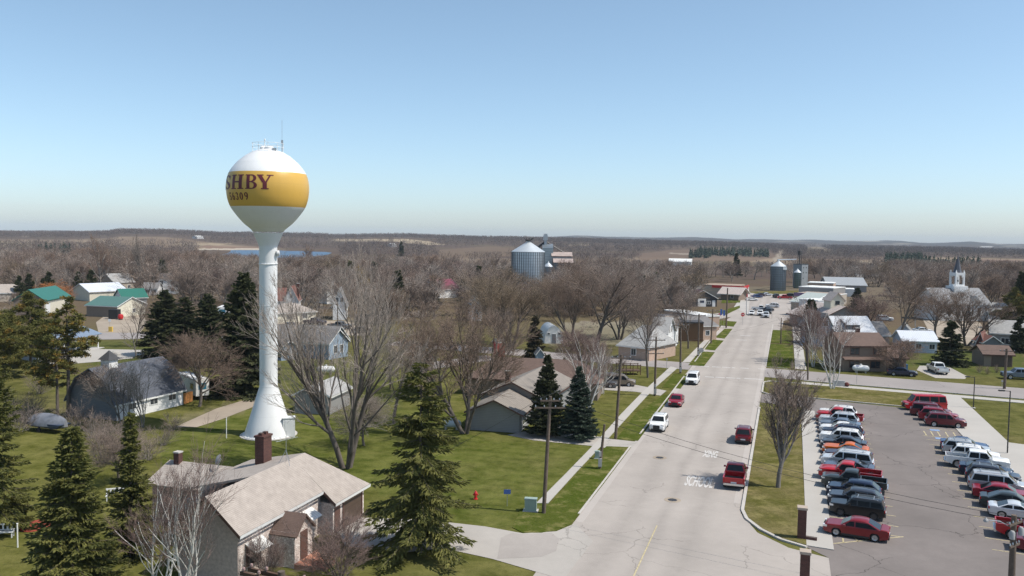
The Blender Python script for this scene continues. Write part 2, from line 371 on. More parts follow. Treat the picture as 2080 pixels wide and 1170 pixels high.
# ---------------------------------------------------------------- paved surfaces
def roadmat(name, col, tracks=0.0, crack=.0, v0=0.0, patch=.2, cs=.16):
    t = NT(name); p = t.pos(); x = t.xyz(p)
    a = t.noise(p, .12, 5, .6); b = t.noise(p, 1.1, 5, .7); f = t.noise(p, 9, 3, .7)
    c = t.mix(a, mul(col, 1-patch*.6), mul(col, 1+patch*.5)); c = t.mix(t.math('MULTIPLY', b, patch), c, mul(col, .7)); c = t.mix(t.math('MULTIPLY', f, .16), c, mul(col, .55))
    if tracks:
        vv = t.math('SUBTRACT', t.math('MULTIPLY', x[0], math.cos(AZ)), t.math('MULTIPLY', x[1], math.sin(AZ)))
        wob = t.math('MULTIPLY', t.noise(p, .05, 2), .8)
        for q, wd in ((-12.0,.6),(-6.6,.65),(-9.3,.35)):
            d = t.math('ABSOLUTE', t.math('SUBTRACT', t.math('ADD', vv, wob), q+.4)); k = t.math('MULTIPLY', t.math('SUBTRACT', 1, t.math('DIVIDE', d, wd*2.2), clamp=True), tracks)
            c = t.mix(t.math('MULTIPLY', k, t.math('MULTIPLY_ADD', b, .5, .5)), c, mul(col, .5))
    if crack:
        e = t.new('ShaderNodeTexVoronoi', feature='DISTANCE_TO_EDGE'); e.inputs['Scale'].default_value = cs
        wv = t.new('ShaderNodeVectorMath', operation='ADD'); n = t.new('ShaderNodeTexNoise'); n.inputs['Scale'].default_value = .7; n.inputs['Detail'].default_value = 5; t.ln(p, n.inputs['Vector'])
        sv = t.new('ShaderNodeVectorMath', operation='SCALE'); sv.inputs['Scale'].default_value = 1.6; t.ln(n.outputs['Color'], sv.inputs[0]); t.ln(p, wv.inputs[0]); t.ln(sv.outputs[0], wv.inputs[1]); t.ln(wv.outputs[0], e.inputs['Vector'])
        k = t.math('MULTIPLY', t.math('LESS_THAN', e.outputs[0], .006*(cs/.16)), t.math("GREATER_THAN", t.noise(p, .09, 2), .5))
        c = t.mix(t.math('MULTIPLY', k, crack), c, mul(col, .35))
    t.color(c); t.b.inputs['Roughness'].default_value = .92; t.b.inputs['Specular IOR Level'].default_value = .25; t.bump(f, .25, .01); MATS[name] = t.m; return t.m
M_ROAD = roadmat('street_paving', (.39,.35,.315), .36, .4, patch=.2)
M_LOT = roadmat('asphalt_lot', (.2,.175,.162), 0, .75, patch=.34)
M_STREET2 = roadmat('side_street', (.31,.28,.265), 0, .5, patch=.2)
M_GRAVEL = roadmat('gravel', (.36,.30,.235), 0, 0, patch=.35)
M_WALK = roadmat('walk_concrete', (.43,.405,.37), 0, .0, patch=.12)
M_DRIVE = roadmat('drive_concrete', (.40,.37,.335), 0, .4, patch=.2, cs=.25)
def grassmat(name, c1, c2):
    t = NT(name); p = t.pos(); a = t.noise(p, .22, 5, .65); b = t.noise(p, 1.6, 5, .7); f = t.noise(p, 6, 4, .75, .25, .75)
    c = t.mix(a, c1, c2); c = t.mix(t.math('MULTIPLY', b, .45), c, mul(c1, .5)); c = t.mix(t.math('MULTIPLY', f, .7), c, mul(c1, .4))
    c = t.mix(t.math('MULTIPLY', t.noise(p, .5, 6, .72, .5, .66), .55), c, (.27,.23,.1)); c = t.mix(t.math('MULTIPLY', t.noise(p, 1.9, 4, .7, .55, .7), .4), c, (.03,.045,.008))
    t.color(c); t.b.inputs['Roughness'].default_value = 1; t.b.inputs['Specular IOR Level'].default_value = 0; t.bump(f, .5, .06); return t.m
M_GRASS = grassmat('mown_grass', (.076,.11,.015), (.135,.142,.038)); M_DRYGRASS = grassmat('dry_grass', (.1,.105,.02), (.29,.23,.12))
def sheet(name, poly, m, z=.02, px=True, thick=0.0):
    pts = [G(a, b) for a, b in poly] if px else [W(a, b) for a, b in poly]
    b = MB()
    if thick: b.prism([(p.x, p.y) for p in pts], z-thick, z)
    else: b.face([(p.x, p.y, z) for p in pts])
    return b.obj(name, m, kind='structure')
def strip(name, line, wd, m, z0, z1):        # a kerb that follows a line of ground points
    b = MB()
    for i in range(len(line)-1):
        p, q = Vector(line[i]), Vector(line[i+1]); d = (q-p).normalized(); n = Vector((-d.y, d.x, 0))*wd/2
        b.prism([(p-n)[:2], (q-n)[:2], (q+n)[:2], (p+n)[:2]], z0, z1 + (i % 2)*.003)
    return b.obj(name, m, kind='structure')
VL, VR = -15.75, -2.8
sheet('main_street', [(697.4,1677.9),(1156.4,1073.4),(1476.7,648.4),(1493.7,639.0),(1602.5,644.7),(1571.9,657.0),(1509.0,1016.1),(1504.5,1042.5),(1538.3,1082.2),(1602.0,1113.0),(1683.6,1133.9),(1697.4,1238.4),(1814.3,2122.2)], M_ROAD, .02)
sheet('parking_lot', [(1638.4,1112.1),(1633.9,833.8),(1633.3,827.9),(1544.5,817.6),(1547.4,799.9),(1828.8,828.3),(1910.3,836.5),(2299.6,1255.9),(4675.5,3260.5),(1814.3,2122.2),(1683.6,1133.9)], M_LOT, .03)
sheet('side_street', [(1551.7,765.8),(4715.7,1029.1),(4367.7,969.0),(1554.8,747.8)], M_STREET2, .028)
sheet('side_street', [(1398.4,751.3),(779.0,700.7),(815.7,691.4),(1408.7,737.9)], M_STREET2, .024)
sheet('side_street', [(-260,690),(0,690),(200,690),(330,688),(520,694),(520,684),(330,676),(200,676),(0,677),(-260,676)], M_STREET2, .03)
sheet('town_square', [(1462,668),(1500,641),(1440,652),(1385,660),(1380,652),(1440,640),(1490,630),(1508,612),(1523,596),(1540,592),(1615,594),(1660,606),(1640,640),(1592,652),(1588,668),(1578,674)], M_ROAD, .045)
sheet('gravel_yard', [(195,655),(215,640),(290,640),(300,655),(285,676),(200,676)], M_GRAVEL, .04)
sheet('gravel_yard', [(1870,640),(1990,655),(2015,690),(1975,705),(1890,680)], M_GRAVEL, .04)
sheet('driveway', [(733,1052),(860,1056),(985,1070),(1062,1084),(1130,1080),(1168,1064),(1205,1100),(1145,1178),(1102,1166),(1000,1136),(900,1114),(830,1122),(700,1110),(686,1082)], M_DRIVE, .034)
M_PATCH = roadmat('old_asphalt', (.355,.322,.294), 0, .8, patch=.25, cs=.5)
sheet('asphalt_patch', [(1018,1093),(1040,1083),(1062,1086),(1120,1083),(1136,1095),(1130,1120),(1100,1132),(1010,1136)], M_PATCH, .042)
sheet('driveway', [(1030,884),(1110,868),(1240,892),(1295,898),(1277,917),(1200,906),(1085,895)], M_DRIVE, .036)
sheet('driveway', [(1215,776),(1290,782),(1354,794),(1342,804),(1290,796),(1220,792)], M_DRIVE, .038)
sheet('driveway', [(1862,752),(1868,743),(1925,744),(1965,765),(1960,770),(1900,768)], M_DRIVE, .032)
sheet('driveway', [(60,730),(150,708),(330,712),(330,722),(200,735),(110,742)], M_WALK, .036)
sheet('gravel_yard', [(355,868),(440,830),(520,806),(527,822),(450,852),(400,868)], M_GRAVEL, .03)
sheet('gravel_yard', [(560,652),(700,652),(760,665),(740,682),(560,680)], M_GRAVEL, .03)
sheet('street', [(880,735),(985,722),(1075,733),(1075,745),(985,734),(880,750)], M_STREET2, .03)
# sidewalks: raised slabs with joints showing in the concrete
sheet('sidewalk', [(1089,1023),(1150,962),(1209,901),(1262,841),(1306,796),(1362,745),(1376,748),(1328,790),(1288,833),(1230,897),(1172,958),(1113,1023)], M_WALK, .06, thick=.1)
sheet('sidewalk', [(1386,736),(1425,697),(1448,674),(1456,674),(1435,698),(1402,736)], M_WALK, .06, thick=.1)
sheet('sidewalk', [(1638.2,1109.8),(1627.2,833.2),(1654.3,835.8),(1693.9,1119.0)], M_WALK, .1, thick=.12)
sheet('sidewalk', [(1628.0,776.0),(2853.3,880.4),(2879.2,888.4),(1628.4,780.5)], M_WALK, .06, thick=.1)
sheet('sidewalk', [(1875.8,801.6),(2513.1,1483.7),(2721.2,1527.9),(1950.7,807.9)], M_WALK, .1, thick=.12)
sheet('sidewalk', [(2037.5,898.2),(2072.0,930.2),(2883.0,1044.6),(2769.2,995.5)], M_WALK, .07, thick=.1)
sheet('sidewalk', [(1615.2,749.7),(1609.3,658.2),(1624.1,659.0),(1638.1,751.5)], M_WALK, .06, thick=.1)
sheet('sidewalk', [(1520,640),(1523,600),(1507,600),(1490,625),(1505,632)], M_WALK, .07)
# grass strips between kerb and walk
KC = mat('kerb_concrete', (.46,.43,.39), .9, .14, .8, world=True)
isl = [(1512.0,1038.0),(1519.0,1054.4),(1547.6,1075.2),(1590.1,1096.2),(1638.2,1108.6),(1625.6,833.7),(1551.3,826.4),(1545.1,828.6)]
sheet('lawn', isl, M_DRYGRASS, .1, thick=.1)
strip('kerb', [G(x, y) for x, y in [(1542.7,828.3),(1528.3,915.1),(1508.0,1037.4),(1516.2,1054.9),(1544.6,1076.8),(1587.1,1097.9),(1638.5,1113.2)]], .28, KC, 0, .14)
sheet('lawn', [(1552.4,796.9),(1561.0,800.0),(1826.5,824.9),(1898.8,830.9),(1873.1,801.9),(1566.8,775.7),(1555.4,777.2)], M_DRYGRASS, .09, thick=.1)
strip('kerb', [G(x, y) for x, y in [(1628.4,780.2),(1564.1,774.7),(1551.3,776.6),(1547.9,797.0),(1559.4,800.7),(1827.0,825.6),(1901.2,831.8)]], .26, KC, 0, .13)
sheet('lawn', [(1091,1022),(1060,1030),(1040,1072),(1062,1083),(1100,1083),(1135,1077),(1156,1067),(1166,1058),(1225,985),(1282,909),(1232,907),(1172,963),(1117,1026)], M_GRASS, .05, thick=.05)
sheet('lawn', [(1252,892),(1296,896),(1346,829),(1369,798),(1344,805),(1290,842)], M_GRASS, .05, thick=.05)
sheet('lawn', [(1345,787),(1382,790),(1404,762),(1368,760)], M_GRASS, .05, thick=.05)
sheet('lawn', [(1398,742),(1430,744),(1452,716),(1424,714)], M_GRASS, .05, thick=.05)
sheet('lawn', [(1428,710),(1452,712),(1470,692),(1448,690)], M_GRASS, .05, thick=.05)
sheet('lawn', [(1452,686),(1472,688),(1488,668),(1472,668)], M_GRASS, .06, thick=.05)
sheet('lawn', [(1557.7,745.2),(1565.2,698.8),(1610.1,701.8),(1612.7,749.5)], M_GRASS, .08, thick=.1)
sheet('lawn', [(1565.6,696.2),(1569.8,670.5),(1608.5,672.8),(1609.9,699.1)], M_GRASS, .08, thick=.1)
sheet('lawn', [(1458,661),(1490,664),(1497,654),(1462,651)], M_GRASS, .09)
sheet('lawn', [(1458,634),(1503,621),(1503,626),(1474,640)], M_GRASS, .09)
sheet('lawn', [(1465,616),(1468,604),(1505,606),(1503,615)], M_GRASS, .09)
sheet('lawn', [(1518,593),(1640,590),(1630,597),(1540,598)], M_DRYGRASS, .09)
strip('kerb', [G(x, y) for x, y in [(1175.7,1044.3),(1228.9,974.8),(1280.6,907.1)]], .2, KC, 0, .06)
strip('kerb', [G(x, y) for x, y in [(1299.7,882.2),(1362.0,800.7),(1374.7,784.0),(1389.7,764.4)]], .2, KC, 0, .06)
strip('kerb', [G(x, y) for x, y in [(1411.1,734.8),(1470.2,656.4)]], .2, KC, 0, .06)
strip('kerb', [G(x, y) for x, y in [(1600.0,748.9),(1555.3,745.0),(1570.0,658.6)]], .2, KC, 0, .06)
strip('kerb', [G(x, y) for x, y in [(1633.3,773.8),(3080.0,895.2)]], .2, KC, 0, .12)
M_GUT = roadmat('gutter_concrete', (.43,.39,.355), 0, 0, patch=.15)
for a, b in (((48.6,VL+.02,100),(48.6,VL+.62,100)),):
    sheet('gutter', [(1168.7,1059.5),(1473.9,653.2),(1478.5,653.4),(1183.8,1062.1)], M_GUT, .026)
    sheet('gutter', [(1489.8,1022.0),(1564.3,658.2),(1568.7,658.5),(1503.5,1024.0)], M_GUT, .026)
# ---------------------------------------------------------------- painted markings
M_MARK = mat('worn_white_marking', (.54,.52,.495), .9, .16, 2.5, world=True); M_YEL = mat('worn_yellow_marking', (.47,.4,.24), .9, .3, 3, world=True)
M_BLUEM = mat('worn_blue_marking', (.22,.32,.5), .9, .3, 3, world=True)
def text_mesh(name, s, m):
    cu = bpy.data.curves.new(name, 'FONT'); cu.body = s; cu.align_x = 'CENTER'; cu.align_y = 'CENTER'; cu.offset = .03
    o = bpy.data.objects.new(name, cu); COL.objects.link(o); bpy.context.view_layer.update()
    me = bpy.data.meshes.new_from_object(o.evaluated_get(bpy.context.evaluated_depsgraph_get())); bpy.data.objects.remove(o); bpy.data.curves.remove(cu)
    me.materials.clear(); me.materials.append(m); me.name = name; return me
def fit_text(name, s, m, loc, rz, wd, hg, tilt=None, parent=None, **k):
    me = text_mesh(name, s, m); n = len(me.vertices); a = np.empty(n*3, np.float32); me.vertices.foreach_get('co', a); a = a.reshape(-1, 3)
    lo, hi = a.min(0), a.max(0); a = (a - (lo+hi)/2); a[:, 0] *= wd/(hi[0]-lo[0]); a[:, 1] *= hg/(hi[1]-lo[1]); a[:, 2] = 0
    me.vertices.foreach_set('co', a.ravel()); me.update()
    o = link(name, me, parent, loc, rz, **k)
    if tilt is not None: o.rotation_euler = tilt
    return o
for s, x0, x1, yb, yt in (('SCHOOL',1392,1450,990,968),('XING',1428,1458,930,916)):
    ub, ut = guv((x0+x1)/2, yb)[0], guv((x0+x1)/2, yt)[0]; va, vb = guv(x0, (yb+yt)/2)[1], guv(x1, (yb+yt)/2)[1]
    fit_text('road_lettering', s, M_MARK, W((ub+ut)/2, (va+vb)/2, .036), -AZ, vb-va, ut-ub, kind='structure')
mk = MB()
for y0, xs in ((745,(1432,1455,1475,1490,1512,1548)),(766,(1441,1463,1484,1500,1521,1540))):
    for i, x in enumerate(xs):
        u, v = guv(x, y0+(x-1440)*.045); wv = .75 if i != 3 else .3
        mk.prism([W(u-.25, v-wv)[:2], W(u+.25, v-wv)[:2], W(u+.25, v+wv)[:2], W(u-.25, v+wv)[:2]], .021, .034)
for x, y in ((1514,682),(1506,691)):
    u, v = guv(x, y); mk.prism([W(u-.3, v-1.2)[:2], W(u+.3, v-1.2)[:2], W(u+.3, v+1.2)[:2], W(u-.3, v+1.2)[:2]], .021, .034)
mk.obj('crosswalk_marking', M_MARK, kind='structure')
yl = MB()
SA = R(116.2); STALL = Vector((math.sin(SA), math.cos(SA), 0)); STN = Vector((-STALL.y, STALL.x, 0))
def stall_line(x, y, ln):
    p = G(x, y); q = p + STALL*ln; n = STN*.055; yl.prism([(p-n)[:2], (q-n)[:2], (q+n)[:2], (p+n)[:2]], .031, .044)
yl.prism([W(50,-9.4)[:2], W(68,-9.4)[:2], W(68,-9.3)[:2], W(50,-9.3)[:2]], .021, .0335)
LY = [1092,1071,1049.5,1030,1012,995,978.5,963.7,950,936.8,924.5,913,902.6,892.6,883,874.5,866,858.8,852]
LX = [1833,1825,1820,1813,1807,1801,1799,1791,1787,1782,1776.8,1772.7,1769,1766.5,1763,1760,1757.6,1753,1752]
LEFTU = [guv(x, y)[0] for x, y in zip(LX, LY)]
for x, y in zip(LX, LY):
    u, v = guv(x, y); stall_line(x, y, -5.4)
RPX = [(2015,1117),(2001,1093),(1988,1070),(1976,1049),(1966,1030),(1955,1013),(1943.5,996),(1934,979),(1925,963),(1915,950),(1907,935),(1901,924),(1895,913),(1888,903),(1882,893),(1874,885),(1868,869)]
RIGHTU = []
for x, y in RPX:
    u, v = guv(x, y); RIGHTU.append(u); stall_line(x, y, 5.4)
for x in (1876,1890,1904,1920,1936,1952):
    u, v = guv(x, 876+(x-1876)*.045); u2, v2 = guv(x+6, 885+(x-1876)*.06)
    a, b = W(u, v), W(u2, v2); d = (b-a).normalized(); n = Vector((-d.y, d.x, 0))*.07
    yl.prism([(a-n)[:2], (b-n)[:2], (b+n)[:2], (a+n)[:2]], .031, .0445)
for a_, b_ in (((1693,1105),(1835,1091)),((1712,1094),(1713,1103)),((1735,1092),(1743,1101))):
    a, b = G(*a_), G(*b_); d = (b-a).normalized(); n = Vector((-d.y, d.x, 0))*.06; yl.prism([(a-n)[:2], (b-n)[:2], (b+n)[:2], (a+n)[:2]], .031, .0445)
yl.obj('parking_marking', M_YEL, kind='structure')
bl = MB()
for x0, x1, y in ((1889,1908,873.5),(1900,1918,890.5)):
    (u, v), (u2, v2) = guv(x0, y), guv(x1, y+.8); bl.prism([W(u-.45, v)[:2], W(u+.45, v)[:2], W(u+.45, v2)[:2], W(u-.45, v2)[:2]], .031, .046)
bl.obj('disabled_bay_marking', M_BLUEM, kind='structure')
# ---------------------------------------------------------------- vegetation
def barkmat(name, c1, c2, sc=4):
    t = NT(name); v = t.obj(); n = t.new('ShaderNodeTexNoise'); n.inputs['Scale'].default_value = sc; n.inputs['Detail'].default_value = 5
    mp = t.new('ShaderNodeMapping'); mp.inputs['Scale'].default_value = (1, 1, .25); t.ln(v, mp.inputs['Vector']); t.ln(mp.outputs[0], n.inputs['Vector'])
    k = t.math('MULTIPLY_ADD', n.outputs[0], 2.4, -.7, True); oi = t.new('ShaderNodeObjectInfo').outputs['Random']
    c = t.mix(k, c1, c2); c = t.mix(t.math('MULTIPLY', oi, .35), c, mul(c2, 1.25)); t.color(c); t.b.inputs['Roughness'].default_value = .95; t.b.inputs['Specular IOR Level'].default_value = .2; return t.m
def leafmat(name, c1, c2, sc=.9, trans=.0):
    t = NT(name); v = t.obj(); a = t.noise(v, sc, 3); b = t.noise(v, 6, 3, .6, .35, .65); oi = t.new('ShaderNodeObjectInfo').outputs['Random']
    c = t.mix(a, c1, c2); c = t.mix(t.math('MULTIPLY', b, .55), c, mul(c1, .5)); c = t.mix(t.math('MULTIPLY', oi, .3), c, mul(c2, .75))
    t.color(c); t.b.inputs['Roughness'].default_value = .75; t.b.inputs['Specular IOR Level'].default_value = .25; return t.m
B_GREY = barkmat('bark_grey', (.12,.105,.092), (.24,.215,.19)); B_DARK = barkmat('bark_dark', (.075,.062,.052), (.16,.135,.115)); B_BIRCH = barkmat('bark_white', (.36,.34,.31), (.72,.69,.64), 3)
T_GREY = barkmat('twig_grey', (.2,.165,.14), (.35,.3,.26), 2); T_BROWN = barkmat('twig_brown', (.14,.1,.076), (.24,.178,.14), 2); T_RED = barkmat('twig_red', (.135,.092,.08), (.235,.17,.148), 2)
T_TAN = barkmat('twig_tan', (.165,.122,.085), (.25,.195,.14), 2); T_RUST = barkmat('twig_rust', (.18,.12,.092), (.27,.195,.15), 2); T_MAUVE = barkmat('twig_mauve', (.15,.115,.096), (.26,.205,.172), 2)
N_SPRUCE = leafmat('needles_spruce', (.085,.098,.025), (.195,.185,.048)); N_BLUE = leafmat('needles_blue', (.036,.06,.042), (.095,.125,.082)); N_DARK = leafmat('needles_dark', (.04,.054,.025), (.1,.105,.042))
N_PINE = leafmat('needles_pine', (.08,.092,.024), (.2,.18,.045), .5); N_GOLD = leafmat('needles_gold', (.2,.13,.02), (.3,.2,.04), .6); N_BROWN = leafmat('needles_brown', (.07,.06,.03), (.12,.095,.05))
def seg_arrays(S, n):
    S = np.asarray(S, float); p0, p1, r0, r1 = S[:, 0:3], S[:, 3:6], S[:, 6], S[:, 7]
    d = p1 - p0; L = np.linalg.norm(d, axis=1, keepdims=True); d = d/np.maximum(L, 1e-6)
    ref = np.where(np.abs(d[:, 2:3]) < .9, np.array([[0, 0, 1.]]), np.array([[1., 0, 0]]))
    a = np.cross(d, ref); a /= np.linalg.norm(a, axis=1, keepdims=True); b = np.cross(d, a)
    V = []
    for base, rr in ((p0, r0), (p1, r1)):
        for k in range(n):
            t = 2*math.pi*k/n; V.append(base + (a*math.cos(t) + b*math.sin(t))*rr[:, None])
    V = np.stack(V, 1).reshape(-1, 3); i = (np.arange(len(S))*2*n)[:, None]
    Fq = np.concatenate([np.concatenate([i+k, i+(k+1) % n, i+n+(k+1) % n, i+n+k], 1) for k in range(n)], 0)
    return V, Fq
def rv(rnd): return Vector((rnd.gauss(0,1), rnd.gauss(0,1), rnd.gauss(0,1))).normalized()
def bare_tree(seed, h, stems=1, fork=.3, spread=.55, lev=4, kids_=(7,6,5,4), ratio=.62, tr=.3, tropism=.12, lean=0.0, twig=.014, wob=.19, droop=0.0, ang=(28,52), thr=.05):
    """skeleton of a leafless tree: (trunk segments, twig segments)"""
    rnd = random.Random(seed); trunk, tw = [], []
    def grow(p, d, L, r, l):
        n = 5 if l == 0 else (4 if l == 1 else (3 if l == 2 else 2)); pts = [p.copy()]; rads = [r]; dirs = [d.copy()]
        for i in range(n):
            d = (d + rv(rnd)*wob + Vector((0,0,tropism if l < 3 else tropism*.6 - droop))).normalized(); p = p + d*(L/n); pts.append(p.copy()); dirs.append(d.copy())
            rads.append(max(r*(1 - (.55 if l else .5)*(i+1)/n), twig*.6))
            (trunk if (l <= 1 or rads[-1] > thr) else tw).append((*pts[-2], *pts[-1], max(rads[-2], twig*.7), max(rads[-1], twig*.6)))
        if l >= lev: return
        k = kids_[min(l, len(kids_)-1)]; k = max(2, int(k*rnd.uniform(.75, 1.3)))
        for j in range(k):
            f = rnd.uniform(fork if l == 0 else .22, 1.0) if j < k-1 else 1.0
            x = f*n; i = min(int(x), n-1); q = pts[i].lerp(pts[i+1], x-i); dd = dirs[i+1]
            a = R(rnd.uniform(*ang))*(1.0 if j < k-1 else .45)*(1.15 - .35*f); ax = dd.cross(rv(rnd)).normalized()
            nd = (Matrix.Rotation(a, 3, ax) @ dd); nd = (nd + Vector((nd.x, nd.y, 0))*spread*.3).normalized()
            ll = L*ratio*rnd.uniform(.75, 1.2)*(1.15 - .45*f if l == 0 else 1.1 - .35*f)
            grow(q, nd, ll, max(rads[min(i+1, n)]*rnd.uniform(.5, .68), twig*.8), l+1)
    for s_ in range(stems):
        if stems == 1: d = Vector((lean, 0, 1)).normalized(); p = Vector((0,0,-.2)); r = tr
        else:
            a = 2*math.pi*s_/stems + rnd.uniform(-.5, .5); t = R(rnd.uniform(8, 24)*(1+spread*.3)); d = Vector((math.cos(a)*math.sin(t), math.sin(a)*math.sin(t), math.cos(t))); p = Vector((math.cos(a)*tr*.7, math.sin(a)*tr*.7, -.2)); r = tr*rnd.uniform(.6, .9)
        grow(p, d, h*rnd.uniform(.5, .6), r, 0)
    top = float(np.percentile([s_[5] for s_ in tw], 98.5)); k = h/top
    f = lambda S: [(*(c*k for c in s_[:6]), s_[6], s_[7]) for s_ in S]
    return f(trunk), f(tw)
def quads_from(cen, dirs, nor, ln, wd):
    """elongated leaf-like quads: centre, axis, normal"""
    side = np.cross(dirs, nor); side /= np.maximum(np.linalg.norm(side, axis=1, keepdims=True), 1e-6)
    a = dirs*ln[:, None]/2; b = side*wd[:, None]/2
    V = np.stack([cen-a-b*.7, cen-a*.2-b, cen+a, cen-a*.2+b], 1)
    # rhombic sprig: four corners
    return V.reshape(-1, 3), np.arange(len(cen)*4).reshape(-1, 4)
def conifer(seed, h, rad, step=.24, nb=9, droop=.35, spray=.5, width=.15, base=.05, power=.85, gap=0.0, rag=.25, dens=1.0):
    rnd = np.random.default_rng(seed); C_, D_, L_, W_ = [], [], [], []; S = []
    S += [(0,0,-.2, 0,0,h*.5, rad*.045+.06, rad*.025+.04), (0,0,h*.5, 0,0,h*.99, rad*.025+.04, .012)]
    z = h*base
    while z < h*.985:
        f = (z/h - base)/(1-base); n = max(4, int(nb*(1-f*.45)))
        for _ in range(n):
            if rnd.random() < gap: continue
            az = rnd.uniform(0, 2*math.pi); L = rad*((1-f)**power)*rnd.uniform(1-rag, 1+rag*.6) + .12
            zz = z + rnd.uniform(-.5, .5)*step; m = max(3, int(L/(spray*.42)*dens)); t = (np.arange(m)+.6)/m
            up = .25*(f) - droop*(1-f*.6)
            out = np.array([math.cos(az), math.sin(az), 0]); x = L*t; zc = zz + up*L*(t**1.4)*1.0 + .16*L*(t**3)
            pts = out*x[:, None]; pts[:, 2] = zc
            S.append((0,0,zz, *pts[-1], .022, .008))
            tang = np.gradient(pts, axis=0) if m > 1 else out[None]*1; tang /= np.maximum(np.linalg.norm(tang, axis=1, keepdims=True), 1e-6)
            sd = np.array([-math.sin(az), math.cos(az), 0])
            for sg in (-1, 0, 1):
                k = 2 if sg else 1; mid = (1-t)*.6+.55
                for q in range(k):
                    d = tang*(.75 if sg else 1) + sg*sd*rnd.uniform(.5, 1.0, (m,1)) + np.array([0,0,-1])*rnd.uniform(.05, .55, (m,1)) + rnd.normal(0, .16, (m,3)); d /= np.linalg.norm(d, axis=1, keepdims=True)
                    ln = spray*rnd.uniform(.7, 1.3, m)*(1.15-.35*t)*(1 if L > .8 else .7); c = pts + d*ln[:, None]*.45 + sg*sd*(L*.10*mid)[:, None]*(q*.9+.3)*rnd.uniform(.4, 1.2, (m,1)) + rnd.normal(0, .05, (m,3))
                    C_.append(c); D_.append(d); L_.append(ln); W_.append(width*rnd.uniform(.7, 1.3, m))
        z += step*(1-.35*f)
    C_, D_, L_, W_ = np.concatenate(C_), np.concatenate(D_), np.concatenate(L_), np.concatenate(W_)
    N_ = rnd.normal(0, 1, C_.shape)
    V1, F1 = quads_from(C_, D_, N_, L_, W_); N2 = np.cross(D_, N_); V2, F2 = quads_from(C_, D_, N2, L_, W_*.9)
    return S, np.concatenate([V1, V2]), np.concatenate([F1, F2+len(V1)])
def pine(seed, h, rad, base=.25, nl=46, cl=60, gold=.2, csize=.75):
    rnd = np.random.default_rng(seed); S = [(0,0,-.2, .1,0,h*.5, .26, .17), (.1,0,h*.5, 0,.1,h*.97, .17, .03)]; C_, D_, L_, M_ = [], [], [], []
    for i in range(nl):
        f = (i+.5)/nl; z = h*(base + (1-base)*f); L = rad*(math.sin(math.pi*min(1, .28+.8*f))**.7)*rnd.uniform(.45, 1.15)*(1 if rnd.random() > .2 else .6); az = rnd.uniform(0, 2*math.pi)
        o = np.array([math.cos(az), math.sin(az), rnd.uniform(-.08, .3)]); tip = np.array([0,0,z]) + o*L; S.append((0,0,z, *tip, .05, .015))
        k = max(2, int(L*2.3))
        for j in range(k):
            t = 1 - .62*(j/k)*rnd.uniform(.6, 1); c = np.array([0,0,z]) + o*L*t + rnd.normal(0, .34*csize, 3)*np.array([1,1,.5]); g = rnd.random() < gold
            n = int(cl*rnd.uniform(.7, 1.3)); d = rnd.normal(0, 1, (n,3)); d[:, 2] = d[:, 2]*.6+.35; d /= np.linalg.norm(d, axis=1, keepdims=True); rr = csize*rnd.uniform(.15, .62, (n,1))*np.array([1,1,.62])
            S.append((*(np.array([0,0,z]) + o*L*max(t-.2, 0)), *c, .018, .008)); C_.append(c + d*rr); D_.append(d); L_.append(rnd.uniform(.2, .36, n)); M_.append(np.full(n, 1 if g else 0))
    C_, D_, L_, M_ = np.concatenate(C_), np.concatenate(D_), np.concatenate(L_), np.concatenate(M_)
    V, Fq = quads_from(C_, D_, rnd.normal(0, 1, C_.shape), L_, np.full(len(L_), .1)); return S, V, Fq, M_
TREE_PROTO = {}
def put_tree(kind, loc, h, label, name='bare_tree', cat='tree', group=None, rz=None, sx=1.0, twigm=None, barkm=None):
    """a tree is an Empty at the trunk's foot > trunk, crown; copies of a kind share mesh data"""
    me_t, me_c, h0, cname = TREE_PROTO[kind]
    t = thing(name, label, cat, loc, random.uniform(0, 6.28) if rz is None else rz, group); k = h/h0; t.scale = (k*sx, k*sx, k)
    a = link('trunk', me_t, t); b = link(cname, me_c, t)
    if barkm: a.material_slots[0].link = 'OBJECT'; a.material_slots[0].material = barkm
    if twigm: b.material_slots[0].link = 'OBJECT'; b.material_slots[0].material = twigm
    return t
def mk_bare(kind, barkm, twigm, h, n_tr=7, **k):
    tr, tw = bare_tree(hash(kind) % 1000 if False else sum(map(ord, kind)), h, **k)
    V, Fq = seg_arrays(tr, n_tr); a = np_mesh('trunk_'+kind, V, Fq, barkm); a.polygons.foreach_set('use_smooth', [True]*len(a.polygons))
    V, Fq = seg_arrays(tw, 3); b = np_mesh('crown_'+kind, V, Fq, twigm); TREE_PROTO[kind] = (a, b, h, 'crown')
def mk_con(kind, needle, h, rad, seed, **k):
    S, V, Fq = conifer(seed, h, rad, **k); tv, tf = seg_arrays(S, 5)
    TREE_PROTO[kind] = (np_mesh('trunk_'+kind, tv, tf, B_DARK), np_mesh('needles_'+kind, V, Fq, needle), h, 'crown')
def mk_pine(kind, h, rad, seed, **k):
    S, V, Fq, M_ = pine(seed, h, rad, **k); tv, tf = seg_arrays(S, 6)
    TREE_PROTO[kind] = (np_mesh('trunk_'+kind, tv, tf, B_DARK), np_mesh('needles_'+kind, V, Fq, [N_PINE, N_GOLD], M_), h, 'crown')
